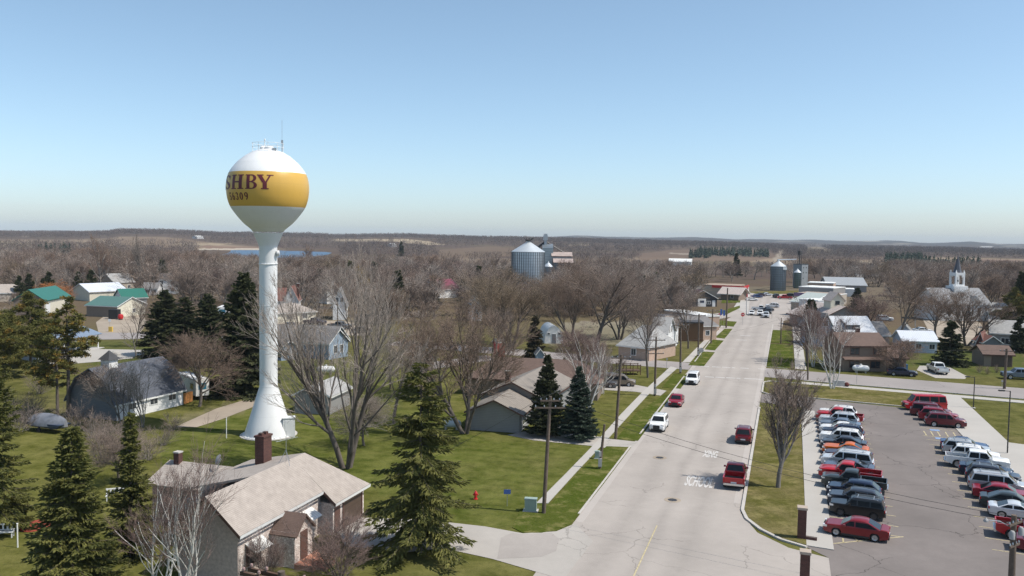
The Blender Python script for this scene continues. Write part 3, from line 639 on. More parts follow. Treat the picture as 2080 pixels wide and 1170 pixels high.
# kinds ---------------------------------------------------------------
mk_bare('silver_maple', B_DARK, T_GREY, 19, stems=5, fork=.25, spread=.5, lev=4, kids_=(10,7,6,5), ratio=.57, tr=.38, tropism=.12, twig=.015, ang=(16,36), n_tr=8)
mk_bare('maple', B_DARK, T_BROWN, 14, stems=3, fork=.22, spread=.7, lev=4, kids_=(10,8,7,5), ratio=.6, tr=.32, tropism=.09, twig=.018, ang=(20,42))
mk_bare('elm', B_DARK, T_MAUVE, 14, stems=1, fork=.3, spread=.8, lev=4, kids_=(12,9,7,5), ratio=.66, tr=.34, tropism=.06, twig=.018, ang=(26,50))
mk_bare('ash', B_GREY, T_BROWN, 12, stems=1, fork=.2, spread=.15, lev=4, kids_=(22,8,7,5), ratio=.52, tr=.2, tropism=.22, twig=.013, ang=(16,32))
mk_bare('round', B_DARK, T_BROWN, 9, stems=1, fork=.3, spread=.7, lev=4, kids_=(12,9,7,6), ratio=.64, tr=.2, tropism=.03, twig=.014, ang=(30,60))
mk_bare('cottonwood', B_GREY, T_TAN, 20, stems=1, fork=.25, spread=.35, lev=4, kids_=(18,8,6,5), ratio=.5, tr=.4, tropism=.16, twig=.022, ang=(20,40))
mk_bare('birch', B_BIRCH, T_RED, 10, stems=3, fork=.2, spread=.3, lev=3, kids_=(14,9,8), thr=.02, ratio=.45, tr=.1, tropism=.14, twig=.010, ang=(18,38))
mk_bare('white_birch', B_BIRCH, T_RED, 9, stems=4, fork=.2, spread=.7, lev=3, kids_=(9,8,7), ratio=.55, tr=.105, tropism=.1, twig=.0085, ang=(20,46), wob=.2, thr=.016)
mk_bare('red_shrub', B_DARK, T_RED, 4.5, stems=7, fork=.1, spread=.8, lev=3, kids_=(9,9,8), ratio=.58, tr=.06, tropism=.1, twig=.008, ang=(18,44))
mk_bare('shrub', B_GREY, T_MAUVE, 3, stems=8, fork=.05, spread=.9, lev=2, kids_=(9,8), ratio=.6, tr=.035, tropism=.08, twig=.009, ang=(20,50))
mk_bare('willow', B_DARK, T_TAN, 15, stems=4, fork=.25, spread=.8, lev=4, kids_=(10,8,7,6), ratio=.62, tr=.34, tropism=.07, twig=.017, ang=(18,42))
mk_bare('sapling', B_GREY, T_BROWN, 6, stems=1, fork=.25, spread=.4, lev=2, kids_=(9,6), ratio=.45, tr=.08, tropism=.08, twig=.01)
# lighter skeletons for the wooded belts
for i, (bm_, tm_, st, sp, tp) in enumerate(((B_DARK,T_MAUVE,2,.6,.09),(B_GREY,T_GREY,1,.8,.05),(B_DARK,T_BROWN,3,.5,.1),(B_GREY,T_MAUVE,1,.5,.12),(B_DARK,T_TAN,2,.7,.06),(B_DARK,T_RUST,1,.4,.14))):
    mk_bare('belt%d' % i, bm_, tm_, 13, stems=st, fork=.22, spread=sp, lev=3, kids_=(15,11,9) if st == 1 else (11,9,8), ratio=.62, tr=.26, tropism=tp, twig=.028, ang=(20,48), n_tr=5)
mk_con('near_spruce', N_SPRUCE, 13.6, 3.9, 3, step=.32, nb=9, droop=.5, spray=.55, width=.14, gap=.3, rag=.6, power=.72, base=.1, dens=1.1)
mk_con('tall_spruce', N_SPRUCE, 12, 2.7, 8, step=.25, nb=9, droop=.3, spray=.46, width=.14, gap=.05, rag=.3, power=.8, base=.03)
mk_con('young_spruce', N_SPRUCE, 11, 2.1, 31, step=.23, nb=8, droop=.22, spray=.42, width=.13, gap=.12, rag=.4, power=.95, base=.02)
mk_con('old_spruce', N_SPRUCE, 13, 2.8, 37, step=.3, nb=9, droop=.38, spray=.52, width=.15, gap=.22, rag=.5, power=.6, base=.05)
mk_con('blue_spruce', N_BLUE, 12, 3.3, 5, step=.27, nb=11, droop=.16, spray=.46, width=.16, gap=.02, rag=.2, power=.85, base=.06)
mk_con('dark_spruce', N_DARK, 14, 4.3, 9, step=.34, nb=10, droop=.3, spray=.62, width=.2, rag=.28, power=.75, base=.04)
mk_con('far_spruce', N_DARK, 10, 2.4, 12, step=.42, nb=8, droop=.28, spray=.7, width=.28, rag=.3, power=.8, base=.05, dens=.7)
mk_con('arborvitae', N_DARK, 6, 1.3, 14, step=.2, nb=9, droop=-.5, spray=.45, width=.2, rag=.12, power=.4, base=.02)
mk_pine('pine', 13, 4.4, 4, base=.3, nl=48, cl=70, gold=.28, csize=.85)
mk_pine('wide_pine', 12, 6.2, 6, base=.14, nl=95, cl=95, gold=.08, csize=1.1)
def tg(px, py): return G(px, py)
def th(base, py, dpx=0):                     # height of a tree whose top shows at row py
    p = base; x, y, Z = PJ(np.array([[p.x, p.y, 0]])); return max(1.5, at(float(x[0])+dpx, py, p.y).z)
def T(kind, px, py, top, label, name='bare_tree', **k):
    b = G(px, py); return put_tree(kind, b, th(b, top), label, name, **k)
# conifers that stand singly
T('near_spruce', 853, 1122, 733, 'large olive-green spruce with drooping ragged boughs beside the concrete driveway', 'spruce_tree', rz=.4)
T('tall_spruce', 150, 1215, 862, 'dense dark spruce in the yellowish yard left of the stone house', 'spruce_tree', rz=1.2, sx=1.15)
T('young_spruce', 268, 1130, 838, 'slim spruce with yellow-green tips behind the white birch', 'spruce_tree', rz=2.9, sx=1.0)
T('old_spruce', -8, 1080, 735, 'tall spruce cut by the left edge, above the white garden seat', 'spruce_tree', rz=4.1, sx=.92)
T('blue_spruce', 1110, 884, 720, 'taller of two blue-green spruces in front of the grey ranch house', 'spruce_tree', rz=.2, sx=.95, twigm=N_DARK)
T('blue_spruce', 1174, 892, 744, 'shorter bluish spruce beside the sidewalk, right of its taller twin', 'spruce_tree', rz=1.5, sx=1.0)
T('dark_spruce', 496, 800, 552, 'tallest dark spruce close to the left of the water tower column', 'spruce_tree', rz=1, sx=1.0)
T('dark_spruce', 335, 722, 588, 'dark spruce behind the blue-roofed barn, leftmost of its cluster', 'spruce_tree', rz=2, sx=1.3)
T('old_spruce', 376, 735, 602, 'dark spruce in the middle of the cluster behind the barn', 'spruce_tree', rz=3, sx=1.6, twigm=N_DARK)
T('dark_spruce', 424, 740, 596, 'dark spruce at the right end of the cluster behind the barn', 'spruce_tree', rz=5, sx=1.2)
T('far_spruce', 1930, 742, 652, 'big dark conical spruce behind the white pickup on the side street', 'spruce_tree', rz=2, sx=1.5)
T('far_spruce', 2068, 716, 645, 'dark spruce cut by the right edge beside the grey house', 'spruce_tree', rz=2, sx=1.25)
T('far_spruce', 2072, 655, 552, 'tall open spruce at the right edge behind the grey roofs', 'spruce_tree', rz=3.3, sx=1.0)
T('far_spruce', 808, 640, 549, 'lone dark spruce rising above the bare trees right of the water tower', 'spruce_tree', rz=1, sx=1.1)
T('far_spruce', 972, 612, 540, 'dark spruce just left of the large silver grain bin', 'spruce_tree', rz=4, sx=1.15)
T('far_spruce', 1041, 600, 538, 'small dark spruce against the left side of the large grain bin', 'spruce_tree', rz=2.2, sx=1.15)
T('far_spruce', 880, 618, 560, 'small spruce left of the maroon metal roof', 'spruce_tree', rz=.6, sx=1.1)
T('far_spruce', 940, 612, 566, 'small spruce in front of the maroon metal roof', 'spruce_tree', rz=.9, sx=1.1)
T('far_spruce', 1086, 738, 642, 'thin brownish spruce beside the round-roofed shed', 'spruce_tree', rz=2, twigm=N_BROWN, sx=1.05)
T('far_spruce', 1370, 632, 563, 'dark spruce left of the black metal building', 'spruce_tree', rz=1)
T('far_spruce', 1308, 620, 560, 'left of two slim spruces near the pale roofed shed', 'spruce_tree', rz=2, sx=.8)
T('far_spruce', 1333, 618, 553, 'right of two slim spruces near the pale roofed shed', 'spruce_tree', rz=3, sx=.8)
T('far_spruce', 1495, 560, 514, 'single dark spruce standing out on the brown field edge', 'spruce_tree', rz=3)
T('far_spruce', 1740, 640, 585, 'bushy dark spruce right of the little clock-tower gable', 'spruce_tree', rz=1, sx=1.5)
T('far_spruce', 1875, 610, 570, 'thin spruce left of the church', 'spruce_tree', rz=1, sx=.9)
T('arborvitae', 1646, 672, 610, 'dark rounded cedar beside the birches in front of the cafe roofs', 'cedar_tree', rz=1)
T('arborvitae', 1146, 748, 728, 'small bright green cedar near the brown roof', 'cedar_tree', rz=1, twigm=N_PINE)
T('far_spruce', 648, 600, 546, 'distant dark conifer behind the big bare maple', 'spruce_tree', rz=3, sx=1.2)
T('far_spruce', 712, 596, 530, 'distant green conifer beside the golden willow', 'spruce_tree', rz=3, twigm=N_SPRUCE, sx=1.3)
T('far_spruce', 760, 598, 532, 'distant dark conifer right of the golden willow', 'spruce_tree', rz=3, sx=1.2)
T('far_spruce', 815, 522, 490, 'tiny dark spruce beside the white farmhouse on the far hillside', 'spruce_tree', rz=3, sx=1.0)
for i, (x, y, tp) in enumerate(((40,612,560),(60,610,556),(88,612,565),(160,604,552),(186,606,548),(330,590,528),(345,520,512),(100,610,552))):
    T('far_spruce', x, y, tp, 'dark conifer among the bare trees behind the green-roofed buildings', 'spruce_tree', sx=1.2, group='conifers behind the green-roofed buildings')
# pines on the left
T('wide_pine', 62, 745, 598, 'wide spreading pine with yellow-green boughs in front of the pavilion', 'pine_tree', rz=.5, sx=1.0)
T('wide_pine', -30, 790, 612, 'pine cut by the left edge of the view', 'pine_tree', rz=2.5, sx=.9)
T('pine', 117, 850, 640, 'left of two golden-green pines with bare trunks', 'pine_tree', rz=1.9, sx=.8)
T('pine', 139, 846, 606, 'right of two golden-green pines, its boughs reaching over the lawn', 'pine_tree', rz=.9, sx=.85)
T('wide_pine', 2058, 668, 586, 'yellow-green pine at the right edge behind the church annexe', 'pine_tree', rz=1, sx=.9)
# bare trees that stand singly
T('silver_maple', 703, 950, 532, 'huge leafless many-stemmed maple right of the water tower', rz=.3, sx=.84)
T('maple', 946, 880, 618, 'leafless tree with drooping lower twigs in front of the grey ranch house', rz=1.1, sx=.95)
T('maple', 880, 800, 622, 'leafless tree left of the grey ranch house, behind the olive spruce', rz=2.3, sx=.85)
T('elm', 1010, 730, 628, 'leafless tree behind the brown-roofed house', rz=2.0, sx=.8)
T('round', 405, 826, 676, 'round reddish-brown leafless tree in front of the travel trailer', rz=.4, sx=1.05, twigm=T_BROWN)
T('ash', 1580, 992, 744, 'upright leafless ash on the grass strip beside the parking lot', rz=.2, sx=1.2, twigm=T_MAUVE)
T('white_birch', 1690, 790, 640, 'white multi-stemmed birch beside the low stone sign', 'birch_tree', rz=.8, sx=.95)
T('birch', 1652, 745, 612, 'slender birch with reddish twigs beside the right sidewalk', 'birch_tree', rz=.1, sx=.9)
T('birch', 1700, 735, 640, 'birch with reddish twigs in front of the brown split-level house', 'birch_tree', rz=2.1)
T('round', 1640, 735, 622, 'leafless dark-trunked tree at the side street corner', rz=2, sx=.9, twigm=T_RED)
T('white_birch', 382, 1230, 905, 'white-barked birch in front of the gable wall of the stone house', 'birch_tree', rz=2.2, sx=.85)
T('birch', 330, 1215, 950, 'slim white birch left of the stone house gable', 'birch_tree', rz=3.2, sx=1.0)
T('red_shrub', 690, 1180, 1052, 'large dark-red leafless shrub in front of the stone house porch', 'bare_shrub', cat='shrub', rz=1, sx=1.35)
T('red_shrub', 540, 1185, 1085, 'thin red-twigged shrub under the stone house eave', 'bare_shrub', cat='shrub', rz=2.3, sx=.8)
T('willow', 1037, 708, 563, 'olive-brown willow with leaning trunks left of the round-roofed shed', 'willow_tree', rz=1.2, sx=1.15)
T('willow', 1000, 650, 560, 'olive-brown willow behind its leaning neighbour', 'willow_tree', rz=3.2, sx=.85)
T('elm', 1212, 712, 532, 'broad leafless elm with dark limbs right of the round-roofed shed', rz=.7, sx=1.15)
T('maple', 1160, 690, 545, 'leafless maple between the round-roofed shed and the broad elm', rz=.7, sx=.85)
T('elm', 1316, 767, 590, 'leafless tree with stout trunk on the lawn left of the crosswalk', rz=2.4, sx=.55)
T('elm', 1398, 708, 592, 'leafless tree in front of the brick commercial building', rz=4, sx=.7)
T('white_birch', 1190, 845, 672, 'pale-barked leaning birch right of the two blue spruces', 'birch_tree', rz=4.2, sx=1.1)
T('birch', 1225, 800, 690, 'pale birch near the tan minivan', 'birch_tree', rz=1.0, sx=1.2, twigm=T_GREY)
T('round', 1180, 770, 668, 'reddish leafless tree behind the pale birches', rz=1, sx=1.1, twigm=T_RED)
T('elm', 1830, 705, 556, 'broad leafless tree left of the church', rz=1, sx=.85, twigm=T_BROWN)
T('elm', 1903, 700, 590, 'leafless tree left of the big dark spruce near the church', rz=2, sx=1.1, twigm=T_BROWN)
T('maple', 1962, 702, 592, 'leafless tree in front of the church wall', rz=3.5, sx=1.25, twigm=T_BROWN)
T('round', 1826, 760, 686, 'small pinkish leafless tree beside the dark sedan', rz=3, sx=1.2, twigm=T_RUST)
T('round', 1768, 690, 600, 'leafless tree behind the grey tin roofs', rz=1, sx=1.1, twigm=T_RED)
T('elm', 2000, 605, 545, 'leafless tree with crooked top behind the church roof', rz=1, sx=.7)
T('cottonwood', 205, 600, 478, 'tallest leafless cottonwood with reddish top behind the metal roofs', rz=2, sx=.95, twigm=T_RUST)
T('cottonwood', 288, 602, 478, 'tall thin leafless cottonwood right of the reddish one', rz=4, sx=.6, twigm=T_GREY)
T('maple', 267, 590, 512, 'leafless tree with dark limbs behind the small white houses', rz=1, sx=.9)
T('sapling', 276, 728, 640, 'leafless tree on the green lawn behind the barn', rz=1, sx=1.2)
T('elm', 277, 705, 606, 'leafless shade tree on the park lawn behind the barn', rz=.9, sx=.6)
T('sapling', 254, 696, 660, 'thin sapling at the edge of the park lawn', rz=2)
T('white_birch', 248, 862, 726, 'grey-limbed leafless tree in front of the barn gable', rz=1.4, sx=1.15, twigm=T_GREY, barkm=B_GREY)
T('white_birch', 290, 868, 732, 'grey-limbed leafless tree in front of the barn roof', rz=.2, sx=1.0, twigm=T_GREY, barkm=B_GREY)
T('round', 215, 850, 742, 'tangled leafless tree at the dark corner of the barn', rz=.2, sx=1.0, twigm=T_MAUVE)
T('round', 243, 985, 868, 'leafless mauve-twigged tree behind the slim spruce', rz=2.2, sx=1.1, twigm=T_MAUVE)
T('cottonwood', 740, 618, 540, 'golden willow between distant conifers', 'willow_tree', rz=2, sx=.9, twigm=barkmat('twig_gold', (.3,.2,.06), (.42,.3,.12), 2))
T('round', 740, 905, 800, 'low tangled tree behind the big maple', rz=3, sx=1.2, twigm=T_GREY)
T('elm', 800, 860, 690, 'pale leafless tree right of the big maple', rz=1, sx=.9, twigm=T_GREY)
T('round', 112, 625, 574, 'orange-brown leafless tree behind the long green roof', rz=1, sx=1.4, twigm=barkmat('twig_orange', (.36,.14,.05), (.46,.2,.08), 2))
T('cottonwood', 620, 545, 497, 'rust-topped leafless tree at the lake shore', rz=1, sx=1.5, twigm=T_RUST)
for i, (x, y, tp, s) in enumerate(((205,940,872,1.2),(262,905,860,1.2),(300,935,885,1.3),(230,900,850,1.2),(190,890,835,1.1),(330,905,862,1.0),(350,875,838,.9),(60,850,800,1.2),(40,880,825,1.2),(150,872,815,1.0),(20,840,790,1.1),(80,800,752,1.0))):
    T('shrub', x, y, tp, 'tangled leafless brush at the edge of the yard below the barn', 'bare_shrub', cat='shrub', sx=1.3*s, group='brush below the barn')
for i, (x, y) in enumerate(((1290,705),(1345,722),(1412,690),(1262,745),(1200,742),(1245,758))):
    T('shrub', x, y, y-26, 'small reddish leafless shrub along the houses left of the main street', 'bare_shrub', cat='shrub', twigm=T_RED, group='shrubs along the left-hand houses')
for i, (x, y) in enumerate(((1990,757),(2024,757),(2005,760))):
    T('shrub', x, y, y-14, 'low reddish shrub beside the side street near the brown garage', 'bare_shrub', cat='shrub', twigm=T_RUST, group='shrubs by the brown garage')
# wooded belts: every tree its own object
T('wide_pine', 20, 765, 640, 'lower spreading pine between the left edge and the wide pine', 'pine_tree', rz=3.7, sx=1.1)
T('maple', 1090, 650, 572, 'leafless tree hiding the foot of the huge silver bin', rz=1.7, sx=1.3)
T('elm', 1062, 640, 576, 'low broad leafless tree under the huge silver bin', rz=2.7, sx=1.3)
T('willow', 1115, 640, 566, 'brown willow in front of the rusty-roofed elevator sheds', 'willow_tree', rz=.7, sx=1.3)
T('maple', 1150, 630, 560, 'leafless tree right of the rusty-roofed elevator sheds', rz=.3, sx=1.3)
T('maple', 1258, 690, 548, 'leafless tree between the broad elm and the crosswalk', rz=5.3, sx=1.0)
BELTS = [  # columns, depths, count, heights, label, keep-out columns
 (-20, 520, 255, 520, 66, (12,17), 'leafless tree in the wooded belt behind the green-roofed buildings', 'bare trees behind the green-roofed buildings'),
 (570, 1030, 215, 520, 66, (10,14), 'leafless tree in the wooded belt between the water tower and the grain bins', 'bare trees between the tower and the bins'),
 (1120, 1440, 250, 560, 46, (11,15), 'leafless tree in the wooded belt right of the large grain bin', 'bare trees right of the large bin'),
 (1660, 2110, 330, 660, 62, (11,15), 'leafless tree in the wooded belt around and behind the church', 'bare trees around the church'),
 (1440, 1660, 460, 700, 22, (10,14), 'leafless tree behind the grain elevator at the end of the main street', 'bare trees behind the elevator')]
VIEWS = [(20,285,300),(180,262,330),(318,362,345),(228,276,330),(560,645,235),(576,608,260),(666,708,240),(1392,1525,420),(1596,1800,450),(1893,2045,275),(1552,1655,450),(890,936,420),(1028,1168,230),(950,982,250)]
def capk(px): return .0235 if (400 < px < 700 or 1290 < px < 1590) else .0185
def blocked(px, d, h):                       # keeps the sight lines to the buildings the photo shows
    return any(a < px < b and d < c for a, b, c in VIEWS)
KEEP = []                                    # filled with building footprints (x, y, radius)
def belts():
    rnd = random.Random(77)
    for x0, x1, d0, d1, n, hh, label, grp in BELTS:
        k = 0; tries = 0; pts = []
        while k < n and tries < 4000:
            tries += 1; px = rnd.uniform(x0, x1); d = d0*(d1/d0)**rnd.random(); x = (px-1040)/F*d
            if any((x-a)**2 + (d-b)**2 < c*c for a, b, c in KEEP): continue
            if any((x-a)**2 + (d-b)**2 < 40 for a, b in pts): continue
            if blocked(px, d, 0): continue
            u, v = UV((x, d))
            if -26 < v < 24 and u < 430: continue
            pts.append((x, d)); k += 1; kind = 'belt%d' % rnd.choice((0,0,1,1,2,2,3,3,4,5))
            put_tree(kind, (x, d, 0), min(rnd.uniform(*hh)*(.85 if rnd.random() < .3 else 1), 23.2-capk(px)*d), label, 'bare_tree', group=grp, rz=rnd.uniform(0, 6.28), sx=rnd.uniform(1.1, 1.65))
# far woods: one mass of small trees
F1_ = barkmat('far_twigs', (.095,.074,.068), (.15,.118,.106), 2); F2_ = barkmat('far_twigs_pale', (.125,.1,.088), (.19,.155,.136), 2); F3_ = barkmat('far_twigs_brown', (.105,.074,.06), (.16,.118,.096), 2)
def far_woods():
    rnd = np.random.default_rng(21); P = []
    def scatter(px0, px1, r0, r1, n, prob=None):
        px = rnd.uniform(px0, px1, n); r = np.exp(rnd.uniform(math.log(r0), math.log(r1), n)); a = np.arctan((px-1040)/F)
        z = terr(px, r); x, y = r*np.sin(a), r*np.cos(a); qx, qy, _ = PJ(np.stack([x, y, z], 1)); ok = np.ones(n, bool)
        ok &= rnd.random(n) > np.clip((vnoise(x, y, .0035)-.3)*4, 0, .95)*np.clip((r-700)/300, 0, 1)*(r < 2000)
        for poly, c in LANDUSE:
            if poly[0][1] < 560 and max(b for a_, b in poly) < 590: ok &= ~pip(qx, qy, poly)
        ok &= ~pip(qx, qy, [(400,505),(690,508),(690,526),(400,526)])
        if prob is not None: ok &= rnd.random(n) < prob(x, y, r, px)
        P.append(np.stack([x, y, z], 1)[ok])
    scatter(-150, 2230, 520, 950, 2600, lambda x, y, r, px: np.where((px > 1300) & (px < 1600), .25, .8)*np.clip(vnoise(x, y, .009)*1.5+.9, .25, 1))
    scatter(-150, 2230, 950, 2050, 13000, lambda x, y, r, px: np.clip(vnoise(x, y, .0042)*1.6+1.1, .25, 1))
    scatter(-150, 2230, 2050, 2850, 15000, lambda x, y, r, px: np.clip(vnoise(x, y, .003)*1.5+1.1, .15, 1))
    scatter(-150, 2230, 2850, 5000, 9500, lambda x, y, r, px: np.clip(vnoise(x, y, .0025)*1.5+.8, .1, 1))
    P = np.concatenate(P); N = len(P); rr = np.hypot(P[:, 0], P[:, 1]); hgt = rnd.uniform(7, 13, N)*np.where(rr > 2000, 1.1, 1); qpx = 1040 + F*P[:, 0]/P[:, 1]; hgt = np.where(rr < 1050, np.minimum(hgt, np.maximum(23.2-np.where(((qpx > 400) & (qpx < 700)) | ((qpx > 1290) & (qpx < 1590)), .0235, .0165)*rr, 3)), hgt); rad = hgt*rnd.uniform(.32, .5, N)
    K = 34; t = rnd.uniform(.22, 1, (N, K)); az = rnd.uniform(0, 2*math.pi, (N, K)); rad_f = np.sqrt(np.clip(1-((t-.58)/.46)**2, .04, 1))*np.sqrt(rnd.uniform(.05, 1, (N, K)))
    c = np.stack([np.cos(az)*rad_f*rad[:, None], np.sin(az)*rad_f*rad[:, None], t*hgt[:, None]], -1) + P[:, None, :]
    d = np.stack([np.cos(az)*.55*rad_f, np.sin(az)*.55*rad_f, np.full((N, K), .8)], -1) + rnd.normal(0, .28, (N, K, 3)); d /= np.linalg.norm(d, axis=-1, keepdims=True)
    ln = rnd.uniform(.16, .34, (N, K))*hgt[:, None]; wd = rnd.uniform(.12, .28, (N, K))*(1+np.clip(rr-900, 0, 2500)/1300)[:, None]
    V, Fq = quads_from(c.reshape(-1, 3), d.reshape(-1, 3), rnd.normal(0, 1, (N*K, 3)), ln.ravel(), wd.ravel())
    mi = np.repeat(rnd.choice(4, N, p=[.35,.3,.25,.1]), K)
    me = np_mesh('far_woods', V, Fq, [F1_, F2_, F3_, F1_], mi); link('far_woods', me, kind='stuff')
    # conifer plantations far off, also one mass
    Q = []
    for poly_px, n, r0, r1 in (((1415,1525), 150, 1300, 1650), ((1530,1560), 40, 1250, 1500), ((1795,1880), 110, 1000, 1250), ((1880,1990), 70, 800, 870), ((1400,1440),30,1120,1250), ((470,515),26,2300,2420), ((75,150),22,870,950)):
        px = rnd.uniform(*poly_px, n); r = rnd.uniform(r0, r1, n); a = np.arctan((px-1040)/F); Q.append(np.stack([r*np.sin(a), r*np.cos(a), terr(px, r)], 1))
    Q = np.concatenate(Q); N = len(Q); hg = rnd.uniform(9, 14, N); K = 60; t = rnd.uniform(.03, 1, (N, K)); az = rnd.uniform(0, 6.283, (N, K)); rf = (1-t)*.27*hg[:, None]*rnd.uniform(.7, 1.1, (N, K))
    c = np.stack([np.cos(az)*rf*.6, np.sin(az)*rf*.6, t*hg[:, None]], -1) + Q[:, None, :]; d = np.stack([np.cos(az), np.sin(az), np.full((N, K), -.35)], -1); d /= np.linalg.norm(d, axis=-1, keepdims=True)
    V, Fq = quads_from(c.reshape(-1, 3), d.reshape(-1, 3), rnd.normal(0, .5, (N*K, 3)) + np.array([0, 0, 1]), (rf*1.1+.5).ravel(), np.full(N*K, 1.5)); link('far_conifers', np_mesh('far_conifers', V, Fq, N_BLUE), kind='stuff')
far_woods()

def mid_woods():
    """trees beyond the ones built singly, and the brush under all of them, as one mass"""
    rnd = np.random.default_rng(8); VV, FF, MM, off = [], [], [], 0; var = []
    for i in range(5):
        tr, tw = bare_tree(300+i, 12, stems=(2,1,3,1,2)[i], fork=.2, spread=(.6,.8,.5,.6,.8)[i], lev=3, kids_=(12,9,6) if i in (1,3) else (9,7,6), ratio=.62, tr=.24, tropism=.07, twig=.03, ang=(20,48))
        S = np.asarray(tr + tw, float); var.append(S)
    pts = []
    for x0, x1, d0, d1, n, hh in ((-60,540,265,560,150,(10,15)),(560,1040,225,560,170,(8,13)),(1110,1460,255,560,110,(9,14)),(1660,2160,330,640,150,(9,14)),(-60,540,225,420,130,(2,4)),(560,1450,215,420,190,(2,4)),(1660,2160,300,520,150,(2,4))):
        k = 0; tries = 0
        while k < n and tries < 5000:
            tries += 1; px = rnd.uniform(x0, x1); d = d0*(d1/d0)**rnd.random(); x = (px-1040)/F*d
            if any((x-a)**2 + (d-b)**2 < (c*.8)**2 for a, b, c in KEEP): continue
            if blocked(px, d, 0): continue
            u, v = UV((x, d))
            if -30 < v < 26 and u < 440: continue
            pts.append((x, d, max(1.5, min(rnd.uniform(*hh), 23.2-capk(px)*d)))); k += 1
    for x, y, h in pts:
        S = var[rnd.integers(5)]; a = rnd.uniform(0, 6.283); ca, sa = math.cos(a), math.sin(a); k = h/12; sx = k*rnd.uniform(1.1, 1.6)*(1.6 if h < 5 else 1)
        if h < 5: S = S[rnd.random(len(S)) < .45]
        M = np.array([[ca*sx, -sa*sx, 0],[sa*sx, ca*sx, 0],[0, 0, k]]); p0 = S[:, :3] @ M.T + (x, y, 0); p1 = S[:, 3:6] @ M.T + (x, y, 0)
        d = p1-p0; s_ = np.cross(d, rnd.normal(0, 1, d.shape)); s_ /= np.maximum(np.linalg.norm(s_, axis=1, keepdims=True), 1e-6)
        r0, r1 = S[:, 6:7], S[:, 7:8]; V = np.stack([p0-s_*r0, p0+s_*r0, p1+s_*r1, p1-s_*r1], 1).reshape(-1, 3); n = len(S)
        VV.append(V); FF.append(np.arange(4*n).reshape(-1, 4)+off); off += 4*n; MM.append(np.where(S[:, 6] > .07, 4, rnd.choice(4, p=[.3,.35,.25,.1])))
    link('woods', np_mesh('woods', np.concatenate(VV), np.concatenate(FF), [T_GREY, T_MAUVE, T_BROWN, T_RED, B_DARK], np.concatenate(MM)), kind='stuff')
# ---------------------------------------------------------------- water tower
fr = G(546, 895); dist = math.hypot(fr.x, fr.y); TC = Vector((fr.x, fr.y, 0))*(1 + 3.05/dist); TD = TC.y
def tz(py, px=545): return at(px, py, TD).z
def tr(hw): return hw*math.hypot(TC.x, TC.y)/F*math.cos(math.atan2(-TC.x, TC.y))**2
wt = thing('water_tower', 'tall white water tower with yellow band and maroon lettering on its bulb', 'water tower', TC, math.atan2(-TC.y, -TC.x))   # local +x faces the viewer's side
def enamel(name, col):
    t = NT(name); v = t.obj(); mp = t.new('ShaderNodeMapping'); mp.inputs['Scale'].default_value = (2.2, 2.2, .12); t.ln(v, mp.inputs['Vector'])
    st = t.noise(mp.outputs[0], 1.0, 5, .7, .5, .8); c = t.mix(t.math('MULTIPLY', st, .16), col, mul(col, .62)); c = t.mix(t.math('MULTIPLY', t.noise(v, .7, 4), .1), c, mul(col, .8))
    fr = t.math('FRACT', t.math('DIVIDE', t.xyz(v)[2], 2.4)); c = t.mix(t.math('MULTIPLY', t.math('LESS_THAN', fr, .02), .12), c, mul(col, .5))
    t.color(c); t.b.inputs['Roughness'].default_value = .38; t.bump(t.noise(v, .9, 3), .12, .05); return t.m
M_TOWER = enamel('tower_white_enamel', (.76,.765,.76)); M_GOLD = enamel('tower_yellow_enamel', (.64,.385,.075)); M_MAROON = mat('tower_maroon_lettering', (.125,.012,.022), .5, .1)
zs = lambda y: tz(y)
RC = tr(18.7); RB = tr(54)
shaft = [(RB,0), (RB,.12), (RB-.18,.13), (RB-.2,.3)] + [(RB-.2 + (RC-RB+.2)*k, .3 + (zs(783)-.3)*(k**1.04)) for k in (.2,.4,.6,.8,1)] + [(RC, zs(745)), (RC, zs(640)), (RC, zs(545)), (RC, zs(502)), (RC*1.05, zs(498)), (tr(23), zs(490)), (tr(27.5), zs(481)), (tr(30.8), zs(473))]
b = MB(); b.lathe(shaft, 48, m=0)
for y in (783, 700, 620): b.lathe([(RC+.012, zs(y)-.03), (RC+.03, zs(y)), (RC+.012, zs(y)+.03)], 48, cap=False)
b.obj('column', M_TOWER, wt, 35)
ball = [(471,30.8),(453,50.5),(438,64),(421,76),(404,82),(382,84.4),(364,82.4),(349,76.4),(331,62.5),(318,47),(309,32),(303,15),(301.5,4)]
def ballr(z):
    zz = [zs(y) for y, _ in ball]; rr = [tr(h) for _, h in ball]; return float(np.interp(z, zz, rr))
zt, zb = H + (477-348.4)/F*(TD-4.6), H + (477-419.3)/F*(TD-4.6)
# smooth profile (spherical upper part, conical lower part)
pz = np.array([zs(y) for y, _ in ball]); pr = np.array([tr(h) for _, h in ball])
def smooth_r(z):                              # Catmull-Rom through the surveyed outline
    i = int(np.clip(np.searchsorted(pz, z)-1, 0, len(pz)-2)); t = (z-pz[i])/(pz[i+1]-pz[i])
    p0, p1, p2, p3 = pr[max(i-1, 0)], pr[i], pr[i+1], pr[min(i+2, len(pr)-1)]
    return .5*((2*p1)+(-p0+p2)*t+(2*p0-5*p1+4*p2-p3)*t*t+(-p0+3*p1-3*p2+p3)*t**3)
lev = sorted(set(list(np.linspace(pz[0], pz[-1], 44)) + [zt, zb]))
for nm, sel, m in (('tank', lambda z: True, None),):
    b = MB(); n = 72; prof = [(smooth_r(z), z) for z in lev]; b.lathe(prof, n)
    k = 0; Mi = []
    for i in range(len(lev)-1): Mi += [1 if (lev[i] >= zb-1e-6 and lev[i+1] <= zt+1e-6) else 0]*n
    b.M = Mi + [0, 0]; b.obj('tank', [M_TOWER, M_GOLD], wt, 60)
